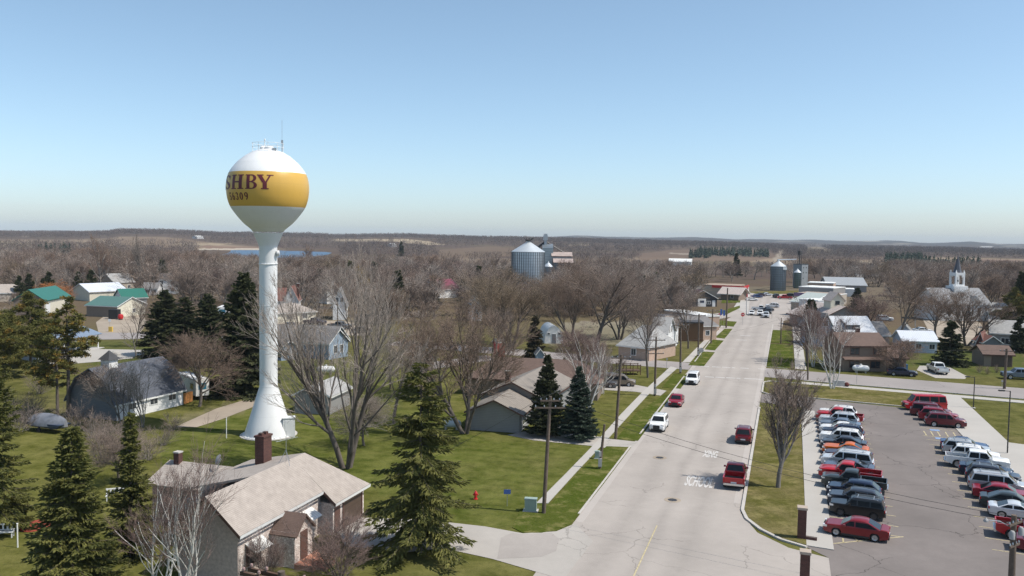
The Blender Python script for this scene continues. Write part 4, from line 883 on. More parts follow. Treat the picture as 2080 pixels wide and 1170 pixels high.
# serif lettering laid on the bulb
def rect(x0, y0, x1, y1): return [(x0,y0),(x1,y0),(x1,y1),(x0,y1)]
def ring(cx, cy, rx, ry, a0, a1, tx, ty, n=14):  # broad curved stroke: inner and outer ellipse
    out = []
    for i in range(n):
        t0, t1 = R(a0+(a1-a0)*i/n), R(a0+(a1-a0)*(i+1)/n)
        out.append([(cx+rx*math.cos(t0), cy+ry*math.sin(t0)), (cx+rx*math.cos(t1), cy+ry*math.sin(t1)), (cx+(rx-tx)*math.cos(t1), cy+(ry-ty)*math.sin(t1)), (cx+(rx-tx)*math.cos(t0), cy+(ry-ty)*math.sin(t0))])
    return out
def bar(x0, y0, x1, y1, w0, w1=None):
    w1 = w0 if w1 is None else w1; return [(x0-w0/2,y0),(x0+w0/2,y0),(x1+w1/2,y1),(x1-w1/2,y1)]
GL = {'A': [bar(.12,.06,.48,1,.12), bar(.86,.06,.5,1,.26), rect(.27,.3,.75,.4), rect(0,0,.28,.08), rect(.62,0,1.06,.08)],
 'H': [rect(.1,.07,.34,.93), rect(.66,.07,.9,.93), rect(.34,.45,.66,.55), rect(0,0,.44,.07), rect(.56,0,1,.07), rect(0,.93,.44,1), rect(.56,.93,1,1)],
 'B': [rect(.1,.07,.36,.93), rect(0,0,.5,.07), rect(0,.93,.5,1), rect(.36,.47,.55,.55)] + ring(.5,.26,.44,.26,-90,90,.25,.07) + ring(.5,.75,.38,.25,-90,90,.23,.07),
 'Y': [bar(.5,.07,.5,.48,.25), rect(.26,0,.74,.07), bar(.46,.45,.17,.95,.24,.27), bar(.56,.45,.83,.95,.12), rect(0,.93,.42,1), rect(.62,.93,1.05,1)],
 'S': ring(.48,.73,.42,.27,20,255,.2,.08) + ring(.48,.27,.44,.27,-165,85,.22,.08) + [bar(.84,.66,.86,1,.05), bar(.06,.0,.06,.34,.05), [(.2,.62),(.32,.7),(.78,.36),(.66,.26)]],
 '5': [rect(.14,.52,.28,1), rect(.14,.85,.84,1)] + ring(.44,.31,.43,.31,-150,130,.3,.13),
 '6': ring(.5,.3,.42,.3,0,360,.28,.13) + ring(.6,.42,.52,.58,95,195,.28,.13), '3': ring(.44,.27,.44,.27,-160,85,.3,.13) + ring(.44,.75,.38,.25,-60,160,.28,.13),
 '0': ring(.5,.5,.44,.5,0,360,.3,.13), '9': ring(.5,.7,.42,.3,0,360,.28,.13) + ring(.4,.58,.52,.58,-85,15,.28,.13)}
def lettering(s, lon, z0, hgt, name):         # lon = [(left, right)] longitudes in degrees, + to the viewer's right
    for ch, (a, c) in zip(s, lon):
        b = MB()
        for poly in GL[ch]:
            K = 4; q = [Vector((*p, 0)) for p in poly]; g = []
            for i in range(K+1):
                for j in range(K+1):
                    u, v = i/K, j/K; p = q[0]*(1-u)*(1-v) + q[1]*u*(1-v) + q[2]*u*v + q[3]*(1-u)*v
                    z = z0 + p.y*hgt; L = R(a + (c-a)*p.x); r = smooth_r(z) + .018; g.append((r*math.cos(L), r*math.sin(L), z))
            b.add(g, [(i*(K+1)+j, (i+1)*(K+1)+j, (i+1)*(K+1)+j+1, i*(K+1)+j+1) for i in range(K) for j in range(K)])
        b.obj(name, M_MAROON, wt)
lettering('ASHBY', [(-112,-87),(-83,-59),(-58,-34.5),(-31.5,-13.5),(-15,6.5)], H+(477-385.5)/F*(TD-4.6), 29.5/F*(TD-4.6), 'letter')
lettering('56309', [(-66,-59.5),(-58,-51),(-50,-43.5),(-42.5,-35.5),(-34.5,-27.5)], H+(477-407.5)/F*(TD-4.6), 15.5/F*(TD-4.6), 'numeral')
# crown fittings
zt0 = zs(307)
b = MB()
def rl(r, z, n=20, rr=.022, a0=0, a1=360): b.tube([(r*math.cos(R(a0+(a1-a0)*i/n)), r*math.sin(R(a0+(a1-a0)*i/n)), z) for i in range(n+1)], rr, 5, cap=False)
rl(1.75, zt0+.85, 28); rl(1.75, zt0+.42, 28)
for k in range(10):
    a = 2*math.pi*k/10; b.tube([(1.75*math.cos(a), 1.75*math.sin(a), zt0-.12), (1.75*math.cos(a), 1.75*math.sin(a), zt0+.87)], .024, 5)
b.obj('railing', M_TOWER, wt)
b = MB(); b.lathe([(.55,zt0-.05),(.55,zt0+.4),(.45,zt0+.5),(.1,zt0+.56)], 20, (.1,.15,0)); b.lathe([(.3,0),(.34,.35),(.2,.5),(.05,.55)], 14, (0,-.55,zt0+.05)); b.obj('roof_hatch', M_TOWER, wt, 40)
b = MB(); b.tube([(-.35,-.35,zt0),(-.35,-.35,zt0+1.2)], .045, 6); b.lathe([(.07,0),(.09,.12),(.05,.22)], 8, (-.35,-.35,zt0+1.2)); b.obj('beacon_light', [M_TOWER], wt)
b = MB(); b.tube([(.2,1.55,zt0-.2),(.2,1.55,zt0+1.3)], .05, 6); b.tube([(.2,1.55,zt0+1.3),(.2,1.55,tz(243, 573))], .018, 5); b.cbox((.2,1.55,zt0+1.1), (.25,.25,.35)); b.obj('antenna', M_STEEL, wt)
b = MB(); b.box(.3,1.3,.5,.9,zt0+.02,zt0+.28); b.obj('vent_box', M_STEEL, wt)
rz_ = zs(536); b = MB(); b.lathe([(RC+.01,rz_-.03),(RC+.1,rz_),(RC+.01,rz_+.04)], 40, cap=False); b.obj('ring', M_TOWER, wt)
b = MB(); b.lathe([(.32,0),(.32,.28),(.1,.34)], 16, (.65,.92,zs(514)), axis='y'); b.obj('manhole', M_TOWER, wt, 40)
b = MB(); b.box(.75,1.9,1.55,2.9,0,2.15); b.box(.7,1.95,1.5,2.95,2.15,2.25); e = b.obj('entry_box', M_TOWER, wt); b = MB(); b.box(1.9,1.93,1.8,2.6,.1,1.95); b.obj('door', M_TOWER, e)
for k in range(28):
    b = MB(); a = 2*math.pi*k/28; b.cbox(((RB-.06)*math.cos(a), (RB-.06)*math.sin(a), .16), (.12,.12,.14)); b.obj('anchor_bolt', M_TOWER, wt)
pad = MB(); pad.lathe([(RB+.3,0),(RB+.3,.06)], 40, TC); pad.obj('tower_footing', M_CONC, kind='structure')
# ---------------------------------------------------------------- vehicles
M_TYRE = mat('tyre_rubber', (.018,.018,.018), .9, .2); M_RIM = mat('alloy_rim', (.5,.5,.51), .35, .1, metal=.7); M_RIMD = mat('dark_rim', (.08,.08,.085), .4, .1, metal=.5)
M_LAMP = mat('headlamp_glass', (.75,.75,.76), .15, .05, metal=.3); M_TAIL = mat('tail_lamp_red', (.4,.012,.012), .2, .1); M_PLATE = mat('plate_white', (.65,.67,.7), .5, .1)
M_UNDER = mat('underbody', (.02,.02,.02), .9, .1); M_CARGLASS = glassmat('car_glass', (.01,.012,.014), .07); M_CARGLASS.node_tree.nodes['Principled BSDF'].inputs['Specular IOR Level'].default_value = .32; M_SIDEGLASS = glassmat('side_glass', (.007,.008,.009), .1); M_SIDEGLASS.node_tree.nodes['Principled BSDF'].inputs['Specular IOR Level'].default_value = .14; M_PAINT0 = paint('car_white', (.78,.78,.77))
def car_proto(kind, L, Wd, Ht, wb, r, hood, belt, trunk, xc, xrf, xrr, xb, clear=.2, bed=False, pillars=(.0,), roofrack=False, off=.0, rim=None, nose=.18):
    """side profile lofted over the width; every pane, wheel and lamp is a part of its own"""
    t = thing('parked_car', 'parked car', 'car'); h = L/2; hw = Wd/2
    ax_f, ax_r = wb/2+off, -wb/2+off; ra = r*1.13
    def arch(cx):                             # front to back
        a0 = math.asin(max(-1, min(1, (clear-r)/ra))); n = 8
        return [(cx + ra*math.cos(a), r + ra*math.sin(a)) for a in [a0 + (math.pi-2*a0)*i/n for i in range(n+1)]]
    xt = xb if not bed else xb
    if bed: top = [(xb, belt)]; tailz = belt
    top = [(h-.05,clear+.08),(h,clear+.28),(h-.01,hood-.26),(h-nose*.45,hood-.1),(h-nose,hood-.04),(h-.75,hood),(xc+.1,belt+.02),(xc-.15,belt+.03)]
    if bed: top += [(xb+.02,belt+.03),(xb,belt-.02)]; tail = [(xb, clear+.05)]
    else: top += [(xb+.1,belt+.03),(xb,trunk+.02),(-h+.22,trunk),(-h+.06,trunk-.06),(-h+.0,trunk-.22),(-h+.02,clear+.3),(-h+.08,clear+.08)]; tail = []
    low = []
    if not bed: low += list(reversed(arch(ax_r)))
    low += list(reversed(arch(ax_f)))
    prof = top + ([(xb, clear)] if bed else []) + low
    def taper(x): return 1 - .13*max(0, abs(x)/h-.55)**2/.2
    zc = (clear+belt)/2
    rows = []
    for s_, ins in ((1,.05),(.93,0),(-.93,0),(-1,.05)):
        rows.append([(x*(1-ins*.25), s_*hw*taper(x)*(1 if z > clear+.12 else .965)*(1 if z < belt*.8 else .975), z - (ins*1.0 if z > belt*.75 else 0)) for x, z in prof])
    b = MB(); n = len(prof); b.add([p for row in rows for p in row], [(i*n+j, i*n+(j+1) % n, (i+1)*n+(j+1) % n, (i+1)*n+j) for i in range(3) for j in range(n)] + [tuple(range(n)), tuple(range(4*n-1, 3*n-1, -1))])
    # cabin shell
    zt_ = Ht; cp = [(xc,belt), (xrf,zt_-.07), (xrf-.18,zt_-.02), ((xrf+xrr)/2,zt_), (xrr+.18,zt_-.015), (xrr,zt_-.06), (xb,belt)]
    def hwz(z): k = (z-belt)/(zt_-belt); return hw*(.955 - .185*k)
    rows = []
    for s_, ins in ((1,.05),(.86,0),(-.86,0),(-1,.05)):
        rows.append([(x, s_*hwz(z), z - (ins if z > belt+.1 else 0)) for x, z in cp])
    n = len(cp); b.add([p for row in rows for p in row], [(i*n+j, i*n+(j+1) % n, (i+1)*n+(j+1) % n, (i+1)*n+j) for i in range(3) for j in range(n)] + [tuple(range(n)), tuple(range(4*n-1, 3*n-1, -1))])
    if bed:
        sp = [(xb-.01,belt),(-h+.02,belt-.01),(-h,belt-.1),(-h+.03,clear+.25)] + list(reversed(arch(ax_r))) + [(xb-.01,clear)]
        for s_ in (-1, 1): b.exty(sp, s_*hw*.985, s_*(hw*.985-.1))
        b.box(-h, -h+.07, -hw*.9, hw*.9, clear+.3, belt-.02); b.box(-h+.07, xb, -hw*.92, hw*.92, clear+.3, clear+.42, 1); b.box(xb-.06, xb, -hw*.9, hw*.9, clear+.4, belt-.02)
    b.box(-h+.35, h-.35, -hw*.8, hw*.8, clear-.02, clear+.28, 1)
    body = b.obj('body', [M_PAINT0, M_UNDER], t, 38); body['painted'] = True
    g = M_CARGLASS
    def lerp(p, q, k): return (p[0]+(q[0]-p[0])*k, p[1]+(q[1]-p[1])*k)
    def slope_pane(nm, A, B, sgn):            # wind- and rear screens
        a, c = lerp(A, B, .10), lerp(A, B, .93); q = []
        nx, nz = -(B[1]-A[1]), (B[0]-A[0]); ln = math.hypot(nx, nz); nx, nz = nx/ln*.014*sgn, nz/ln*.014*sgn
        for (x, z), f in ((a, .845), (c, .80)): q.append((x+nx, hwz(z)*f, z+nz)); q.append((x+nx, -hwz(z)*f, z+nz))
        m = MB(); m.face([q[0], q[1], q[3], q[2]]); m.obj(nm, g, t)
    slope_pane('windscreen', cp[0], cp[1], -1 if cp[0][0] > cp[1][0] else 1)
    slope_pane('rear_screen', cp[6], cp[5], 1)
    z0, z1 = belt+.05, zt_-.155
    def xl(P, Q, z): return P[0] + (Q[0]-P[0])*(z-P[1])/(Q[1]-P[1])
    f0, f1 = xl(cp[0], cp[1], z0)-.2, xl(cp[0], cp[1], z1)-.09; r0_, r1_ = xl(cp[6], cp[5], z0)+.14, xl(cp[6], cp[5], z1)+.1
    cuts = [None] + [c for c in pillars] + [None]
    for s_ in (-1, 1):
        for i in range(len(cuts)-1):
            xa0, xa1 = (f0, f1) if cuts[i] is None else (cuts[i]-.045, cuts[i]-.045); xb0, xb1 = (r0_, r1_) if cuts[i+1] is None else (cuts[i+1]+.045, cuts[i+1]+.045)
            yo = lambda z: s_*(hwz(z)+ (-.0 if True else 0) + .012*1.0)
            # outer shell is linear from belt to (roof - .05)
            def yy(z):
                k = (z-belt)/(zt_-.07-.05-belt); return s_*(hw*.955 + (hwz(zt_-.07)-hw*.955)*min(1, max(0, k)) + .013)
            m = MB(); m.face([(xa0, yy(z0), z0), (xa1, yy(z1), z1), (xb1, yy(z1), z1), (xb0, yy(z0), z0)]); m.obj('side_window', M_SIDEGLASS, t)
    for ax in (ax_f, ax_r):
        for s_ in (-1, 1):
            m = MB(); wd = .22; m.lathe([(r*.6,-wd/2),(r*.94,-wd/2),(r,-wd/2+.03),(r,wd/2-.03),(r*.94,wd/2),(r*.6,wd/2)], 20, (0,0,0), axis='y')
            wh = m.obj('wheel', M_TYRE, t, 40); wh.location = (ax, s_*(hw-.125), r)
            m = MB(); m.lathe([(.05,.0),(r*.5,.005),(r*.64,.03),(r*.66,0)], 16, (0,0,0), axis='y')
            for k in range(5):
                a = 2*math.pi*k/5; m.add([(r*.2*math.cos(a-.25), .03, r*.2*math.sin(a-.25)), (r*.2*math.cos(a+.25), .03, r*.2*math.sin(a+.25)), (r*.6*math.cos(a+.16), .045, r*.6*math.sin(a+.16)), (r*.6*math.cos(a-.16), .045, r*.6*math.sin(a-.16))], [(0,1,2,3)])
            rm = m.obj('rim', rim or M_RIM, wh); rm.location = (0, s_*(wd/2+.001) if s_ > 0 else -(wd/2+.001), 0); rm.scale = (1, s_, 1)
    tr_ = trunk if not bed else belt
    for s_ in (-1, 1):
        m = MB(); m.box(ax_r+ra+.02, ax_f-ra-.02, s_*hw*.985-.012, s_*hw*.985+.012, clear-.02, clear+.15); m.obj('sill_trim', M_BLACK, t)
    for s_ in (-1, 1):
        m = MB(); m.cbox((0,0,0), (.3,.34,.15)); o = m.obj('headlight', M_LAMP, t); o.location = (h-.17, s_*hw*.73, hood-.2)
        m = MB(); m.cbox((0,0,0), (.1,.26 if not bed else .16,.2 if not bed else .34)); o = m.obj('tail_light', M_TAIL, t); o.location = (-h+.05, s_*hw*(.76 if not bed else .88), tr_-.2)
        m = MB(); m.cbox((0,0,0), (.16,.2,.15)); o = m.obj('mirror', M_PAINT0, t); o['painted'] = True; o.location = (xc-.35, s_*(hw+.06), belt+.08)
    m = MB(); m.box(h-.06, h+.012, -hw*.42, hw*.42, clear+.2, hood-.2); m.box(h-.02, h+.02, -hw*.7, hw*.7, clear+.1, clear+.2); m.obj('grille', M_BLACK, t)
    m = MB(); m.box(-h-.015, -h+.05, -.26, .26, tr_-.52, tr_-.38); m.obj('number_plate', M_PLATE, t)
    if bed: m = MB(); m.box(-h-.12, -h+.05, -hw*.92, hw*.92, clear+.12, clear+.3); m.obj('rear_bumper', M_CHROME, t)
    else: m = MB(); m.box(-h-.02, -h+.06, -hw*.8, hw*.8, clear+.06, clear+.24); m.obj('rear_bumper', M_BLACK, t)
    if roofrack:
        m = MB()
        for s_ in (-1, 1): m.tube([(xrf-.25, s_*hw*.62, zt_+.0), (xrf-.35, s_*hw*.62, zt_+.06), (xrr+.35, s_*hw*.62, zt_+.06), (xrr+.25, s_*hw*.62, zt_+.0)], .022, 5)
        for x in (xrf-.5, xrr+.6): m.cbox((x, 0, zt_+.06), (.06, hw*1.25, .03))
        m.obj('roof_rack', M_STEEL, t)
    KM[kind] = (t, tree_map(t)); return t
KM = {}
car_proto('sedan', 4.85, 1.85, 1.46, 2.83, .335, .9, .9, 1.0, 1.15, .35, -.85, -1.85, pillars=(.05,), clear=.19, nose=.34)
car_proto('coupe', 4.75, 1.88, 1.36, 2.75, .34, .9, .9, .98, .75, .0, -.85, -1.75, pillars=(-.55,), clear=.18, nose=.3)
car_proto('suv', 4.75, 1.9, 1.73, 2.75, .36, 1.08, 1.08, 1.05, 1.15, .45, -1.75, -2.22, pillars=(.05,-1.0), clear=.24, roofrack=True)
car_proto('crossover', 4.6, 1.86, 1.64, 2.68, .35, 1.03, 1.03, 1.02, 1.15, .4, -1.5, -2.15, pillars=(.0,-.95), clear=.22, nose=.28)
car_proto('minivan', 5.1, 1.97, 1.76, 3.0, .34, .98, 1.0, 1.0, 1.55, .75, -2.1, -2.42, pillars=(.35,-.9), clear=.2, roofrack=True, nose=.3)
car_proto('boxy_suv', 4.4, 1.76, 1.66, 2.6, .35, 1.08, 1.06, 1.04, .95, .5, -1.85, -2.1, pillars=(.0,-1.0), clear=.28, roofrack=True, rim=M_RIMD, nose=.1)
car_proto('pickup', 5.7, 2.0, 1.86, 3.6, .4, 1.16, 1.16, 1.16, 1.35, .75, -.35, -.55, bed=True, pillars=(), clear=.33, nose=.14)
car_proto('crew_pickup', 5.9, 2.02, 1.9, 3.7, .41, 1.18, 1.18, 1.18, 1.4, .8, -.75, -.95, bed=True, pillars=(.15,), clear=.34, nose=.14)
car_proto('van', 5.6, 2.0, 2.15, 3.4, .36, 1.1, 1.2, 1.2, 2.0, 1.45, -2.55, -2.74, pillars=(1.0,-.4,-1.6), clear=.24, nose=.2)
CP = {'white': M_PAINT0}
for nm, c, me_ in (('red',(.42,.008,.014),0),('deep_red',(.2,.004,.008),.1),('maroon',(.13,.004,.012),.1),('crimson',(.26,.006,.02),.1),('silver',(.5,.51,.52),.35),('pale_silver',(.62,.64,.66),.25),('grey',(.13,.14,.155),.3),('slate',(.045,.052,.07),.3),('navy',(.012,.02,.05),.2),('blue',(.03,.06,.16),.3),('steel_blue',(.16,.2,.26),.3),
    ('black',(.012,.012,.013),.1),('green_grey',(.04,.05,.05),.3),('orange',(.62,.13,.008),.1),('plum',(.05,.035,.06),.3),('tan',(.25,.2,.15),.3),('blue_grey',(.09,.11,.15),.3)): CP[nm] = paint('car_'+nm, c, me_)
FIRST = set()
def car(kind, colr, loc, head, label, cat='car', group=None, name='parked_car', scale=1.0):
    """head = direction of the nose, radians from +x"""
    t, km = KM[kind]
    if kind not in FIRST:
        FIRST.add(kind); o = t; o.location = loc; o.rotation_euler = (0, 0, head); o['label'] = label; o['category'] = cat; o.name = name; o.scale = (scale,)*3
        if group: o['group'] = group
        for c, _ in km:
            if c.get('painted'): c.material_slots[0].link = 'OBJECT'; c.material_slots[0].material = CP[colr]
        return o
    o = dup(t, loc, head, label, group, scale, cat, CP[colr], km); o.name = name; return o
def addpart(o, nm, mb, m): mb.obj(nm, m, o)
A_U = ROTU                                    # nose along +u (away)
A_V = -AZ                                     # nose along +v (to the right)
def carG(kind, colr, x, y, head, label, **k): return car(kind, colr, G(x, y) + Vector((0,0,.035)), head, label, **k)
# left row of the lot: noses on the left walk
A_L = math.atan2(-STALL.y, -STALL.x); A_R = math.atan2(STALL.y, STALL.x)
LEN = {'sedan':4.85,'coupe':4.75,'suv':4.75,'crossover':4.6,'minivan':5.1,'boxy_suv':4.4,'pickup':5.7,'crew_pickup':5.9,'van':5.6}
LR = [('boxy_suv','black','boxy black SUV with a roof rack, next to the deep red sedan','SUV'),('crossover','slate','slate grey crossover between the boxy black SUV and a navy crossover','SUV'),('crossover','navy','dark navy crossover beside the dark grey-green pickup','SUV'),
 ('pickup','green_grey','dark grey-green pickup with open bed in the left row','pickup'),('pickup','red','bright red pickup beside the dark grey-green pickup','pickup'),('sedan','blue_grey','dark blue-grey sedan tucked between a silver minivan and a red pickup','car'),('minivan','pale_silver','silver minivan with roof bars in the left row','minivan'),
 ('sedan','plum','dark plum sedan beside the orange coupe','car'),('coupe','orange','bright orange coupe in the left parking row','car'),('sedan','slate','dark slate sedan between the orange coupe and a white SUV','car'),('suv','white','white SUV with dark windows beside a dark slate sedan','SUV'),
 ('suv','navy','long dark navy SUV in the left row','SUV'),('sedan','white','white sedan half hidden by the navy SUV','car'),('sedan','steel_blue','blue-grey sedan next to the pale silver SUV','car'),('suv','pale_silver','pale silver SUV beside the red pickup at the far end','SUV'),('pickup','red','red pickup second from the far end of the left row','pickup'),('suv','white','white SUV, farthest car of the left row','SUV')]
Z0 = Vector((0, 0, .035))
def mid(a, b): return (G(*a) + G(*b))/2
def wheels(kind, colr, a, b, off, head_flip, label, **k):    # placed from the two near wheel contacts
    p, q = G(*a), G(*b); d = (q-p).normalized(); n = Vector((-d.y, d.x, 0)); c = (p+q)/2 + n*off
    return car(kind, colr, c + Z0, math.atan2(d.y, d.x) + (math.pi if head_flip else 0), label, **k)
GL_, GR_ = 'cars in the left parking row', 'cars in the right parking row'
wheels('sedan', 'deep_red', (1699.3,1089), (1775,1101.3), .8, True, 'deep red sedan at the near end of the left parking row', group=GL_)
PTS = list(zip(LX, LY))[1:]
for i, (kd, cl, lb, ct) in enumerate(LR):
    c = mid(PTS[i], PTS[i+1]) - STALL*(random.uniform(.55, .95) + LEN[kd]/2 - (.55 if kd in ('pickup',) else 0))
    car(kd, cl, c + Z0, A_L + random.uniform(-.02, .02), lb, ct, GL_)
# right row: tails to the aisle
RR = [(0,'sedan','maroon','maroon car at the near end of the right row, behind the wooden pole','car',1.6),(1,'crew_pickup','red','red pickup with open bed near the wooden pole, right row','pickup',.9),(3,'coupe','pale_silver','silver coupe beside a dark green-grey sedan','car',1.3),(4,'sedan','green_grey','dark green-grey sedan beside the silver coupe','car',1.1),
 (5,'sedan','crimson','crimson sedan beside the silver minivan in the right row','car',1.0),(6,'minivan','silver','silver minivan with roof bars in the right row','minivan',1.1),(7,'suv','slate','dark slate wagon next to the silver minivan','SUV',1.3),(8,'sedan','navy','dark navy sedan beside the white pickup with the open bed','car',1.2),
 (9,'crew_pickup','white','white pickup with open bed in the right row','pickup',.4),(10,'suv','white','white utility vehicle with a boxy rear, next to the white pickup','SUV',1.2),(11,'suv','silver','silver SUV between the white utility vehicle and a blue sedan','SUV',.7),(12,'sedan','blue','blue sedan next to the empty disabled bays','car',.9)]
for i, kd, cl, lb, ct, gap in RR:
    c = mid(RPX[i], RPX[i+1]) + STALL*(gap + LEN[kd]/2); car(kd, cl, c + Z0, A_R + random.uniform(-.02, .02), lb, ct, GR_)
wheels('suv', 'maroon', (1899,867.5), (1944,871), .85, False, 'maroon SUV nearest the disabled bays, its nose on the walk', cat='SUV', group=GR_)
wheels('suv', 'crimson', (1884,856), (1928,860), .85, False, 'crimson SUV between the maroon minivan and the maroon SUV', cat='SUV', group=GR_)
wheels('minivan', 'maroon', (1869,846), (1912,850), .85, False, 'maroon minivan beside the red passenger van', cat='minivan', group=GR_)
wheels('van', 'red', (1856.5,834.5), (1908,836), .9, True, 'red passenger van at the top of the parking lot', cat='van', group=GR_)
# on the main street and the side street
carG('suv', 'white', 1338.5, 871, A_U+math.pi, 'white SUV with sunroof parked by the kerb, facing the viewer', cat='SUV')
carG('sedan', 'crimson', 1374, 822, A_U+math.pi, 'crimson sedan parked by the left kerb behind the white SUV')
carG('minivan', 'white', 1407, 778, A_U+math.pi, 'white minivan parked by the left kerb near the crosswalk', cat='minivan')
p = W(guv(1500, 998)[0]+2.9, -4.05, .035); car('pickup', 'red', p, A_U, 'red pickup parked at the right kerb, tailgate to the viewer', 'pickup')
p = W(guv(1517, 905)[0]+2.4, -4.1, .035); car('suv', 'maroon', p, A_U, 'maroon SUV parked at the right kerb ahead of the red pickup', 'SUV')
wheels('sedan', 'navy', (1817,763.5), (1849,765.5), .85, False, 'dark navy sedan parked on the side street')
carG('crew_pickup', 'white', 1904, 757, A_U+.2, 'white pickup parked in the driveway below the big dark spruce', cat='pickup')
carG('crew_pickup', 'steel_blue', 2072, 770, A_V+math.pi+.1, 'grey-blue pickup cut by the right edge on the side street', cat='pickup')
carG('minivan', 'tan', 1258, 783, A_V+.15, 'tan minivan in the driveway beside the pale birches', cat='minivan')
carG('sedan', 'grey', 1222, 786, A_V+.15, 'grey car half hidden behind the tan minivan')
carG('suv', 'steel_blue', 1245, 780, A_V+.3, 'blue-grey car beyond the tan minivan', cat='SUV')
# downtown
DT = 'cars at the end of the main street'
for kd, cl, x, y, hd, lb in (('sedan','white',1527,640,A_U+math.pi,'white car, leftmost of the parked group at the stop sign'),('suv','white',1544,641,A_U+math.pi,'white SUV in the middle of the parked group at the stop sign'),('suv','pale_silver',1556,645,A_U+math.pi,'silver SUV nearest the viewer in the group at the stop sign'),
  ('suv','black',1561,637,A_U+math.pi,'black SUV behind the silver SUV near the stop sign'),('pickup','white',1544,631,A_V,'white pickup at the back of the group near the stop sign'),('sedan','slate',1557,632,A_V+math.pi,'dark sedan between the white pickup and the white SUV downtown'),('suv','white',1569,625,A_V+math.pi,'white SUV beside the tan wall downtown'),
  ('sedan','blue',1537,605,A_V+.6,'blue car parked before the street bend'),('sedan','plum',1546,602,A_V+.6,'plum car parked just beyond the blue car'),('sedan','white',1527,611,A_V+.4,'white car parked along the far kerb'),('sedan','pale_silver',1557,601,A_V+.6,'pale car parked beyond the plum car'),
  ('suv','black',1576,605,A_U+.3,'dark SUV driving away on the main street'),('crew_pickup','red',1594,608,A_V+math.pi,'red pickup parked before the shops downtown'),('suv','black',1602,604,A_V+math.pi,'black SUV beyond the red pickup downtown')):
    carG(kd, cl, x, y, hd, lb, group=DT)
carG('sedan','grey',1871,683,A_V+.4,'grey car in the yard left of the big dark spruce'); carG('sedan','pale_silver',1873,676,A_V+.4,'pale car behind the grey one in the yard')
carG('suv','white',1797,652,A_V,'white vehicle under the broad tree left of the church')
carG('suv','navy',588,669,A_V+2.6,'dark car on the gravel yard right of the water tower column'); carG('crew_pickup','plum',640,660,A_V,'dark plum pickup on the gravel yard behind the big maple', cat='pickup')
carG('crew_pickup','grey',690,668,A_V,'grey pickup on the gravel yard behind the big maple', cat='pickup'); carG('sedan','grey',735,676,A_V+.3,'grey car behind the big bare maple')
# ---------------------------------------------------------------- buildings
def sid(name, col, per=.2, dk=.22): return mat(name, col, .75, .07, .8, stripe=(2, per, .14, dk))
def shingle(name, col): return mat(name, col, .95, .16, 1.6, stripe=(2, .085, .16, .3), fine=.2)
def metalroof(name, col, ax): return mat(name+'_'+'xy'[ax], col, .38, .06, .5, stripe=(ax, .42, .09, .35), spec=.5)
S_WHITE = sid('siding_white', (.76,.76,.75)); S_CREAM = sid('siding_cream', (.66,.62,.5)); S_GREY = sid('siding_grey', (.27,.265,.26)); S_TAN = sid('siding_tan', (.42,.36,.29)); S_BROWN = sid('siding_brown', (.23,.175,.135)); S_BLUE = sid('siding_blue', (.27,.34,.42)); S_PBLUE = sid('siding_pale_blue', (.42,.48,.56)); S_DARK = mat('steel_siding_black', (.035,.035,.04), .5, .1, .6, stripe=(0, .3, .1, .4)); S_SLATE = sid('siding_slate', (.16,.17,.185))
S_RED = sid('siding_red', (.45,.03,.03)); S_WOODB = sid('siding_wood', (.13,.07,.035), .25)
R_GREY = shingle('shingle_grey', (.2,.19,.185)); R_LGREY = shingle('shingle_light_grey', (.36,.355,.345)); R_BROWN = shingle('shingle_brown', (.15,.1,.08)); R_TAN = shingle('shingle_tan', (.395,.345,.305)); R_DARK = shingle('shingle_dark', (.07,.07,.075)); R_SLATE = shingle('shingle_blue_slate', (.105,.115,.14)); R_RED = shingle('shingle_red_brown', (.2,.09,.07)); R_RANCH = shingle('shingle_grey_brown', (.25,.22,.19)); R_PINK = shingle('shingle_pale_pink', (.5,.43,.39)); R_GREENW = mat('roof_pale_green', (.42,.46,.43), .6, .1)
R_FLATW = mat('roof_white_membrane', (.7,.7,.68), .7, .08); R_FLATD = mat('roof_dark_felt', (.06,.06,.065), .9, .2); R_FLATT = mat('roof_tan_felt', (.33,.25,.19), .9, .12)
BRICK = brickmat('brick_dark_red', (.075,.026,.02), (.12,.042,.03), (.1,.08,.07)); BRICKP = brickmat('brick_peach', (.44,.29,.21), (.5,.34,.25), (.5,.44,.38))
STONE = stonemat('cream_fieldstone', ((.56,.46,.41), (.8,.73,.68)), 6.5, (.36,.29,.25)); STONED = stonemat('brown_stone', ((.26,.2,.17),(.42,.33,.28)), 5)
PANE = glassmat('window_pane', (.03,.035,.042), .1); TRIMB = mat('trim_brown', (.12,.06,.045), .7, .1); DOORB = mat('door_brown', (.085,.055,.04), .6, .15, stripe=(2, .5, .05, .4)); DOORW = mat('door_white', (.74,.74,.73), .5, .05, stripe=(2, .55, .04, .25)); GREYM = mat('trim_grey', (.35,.35,.35), .6, .1)
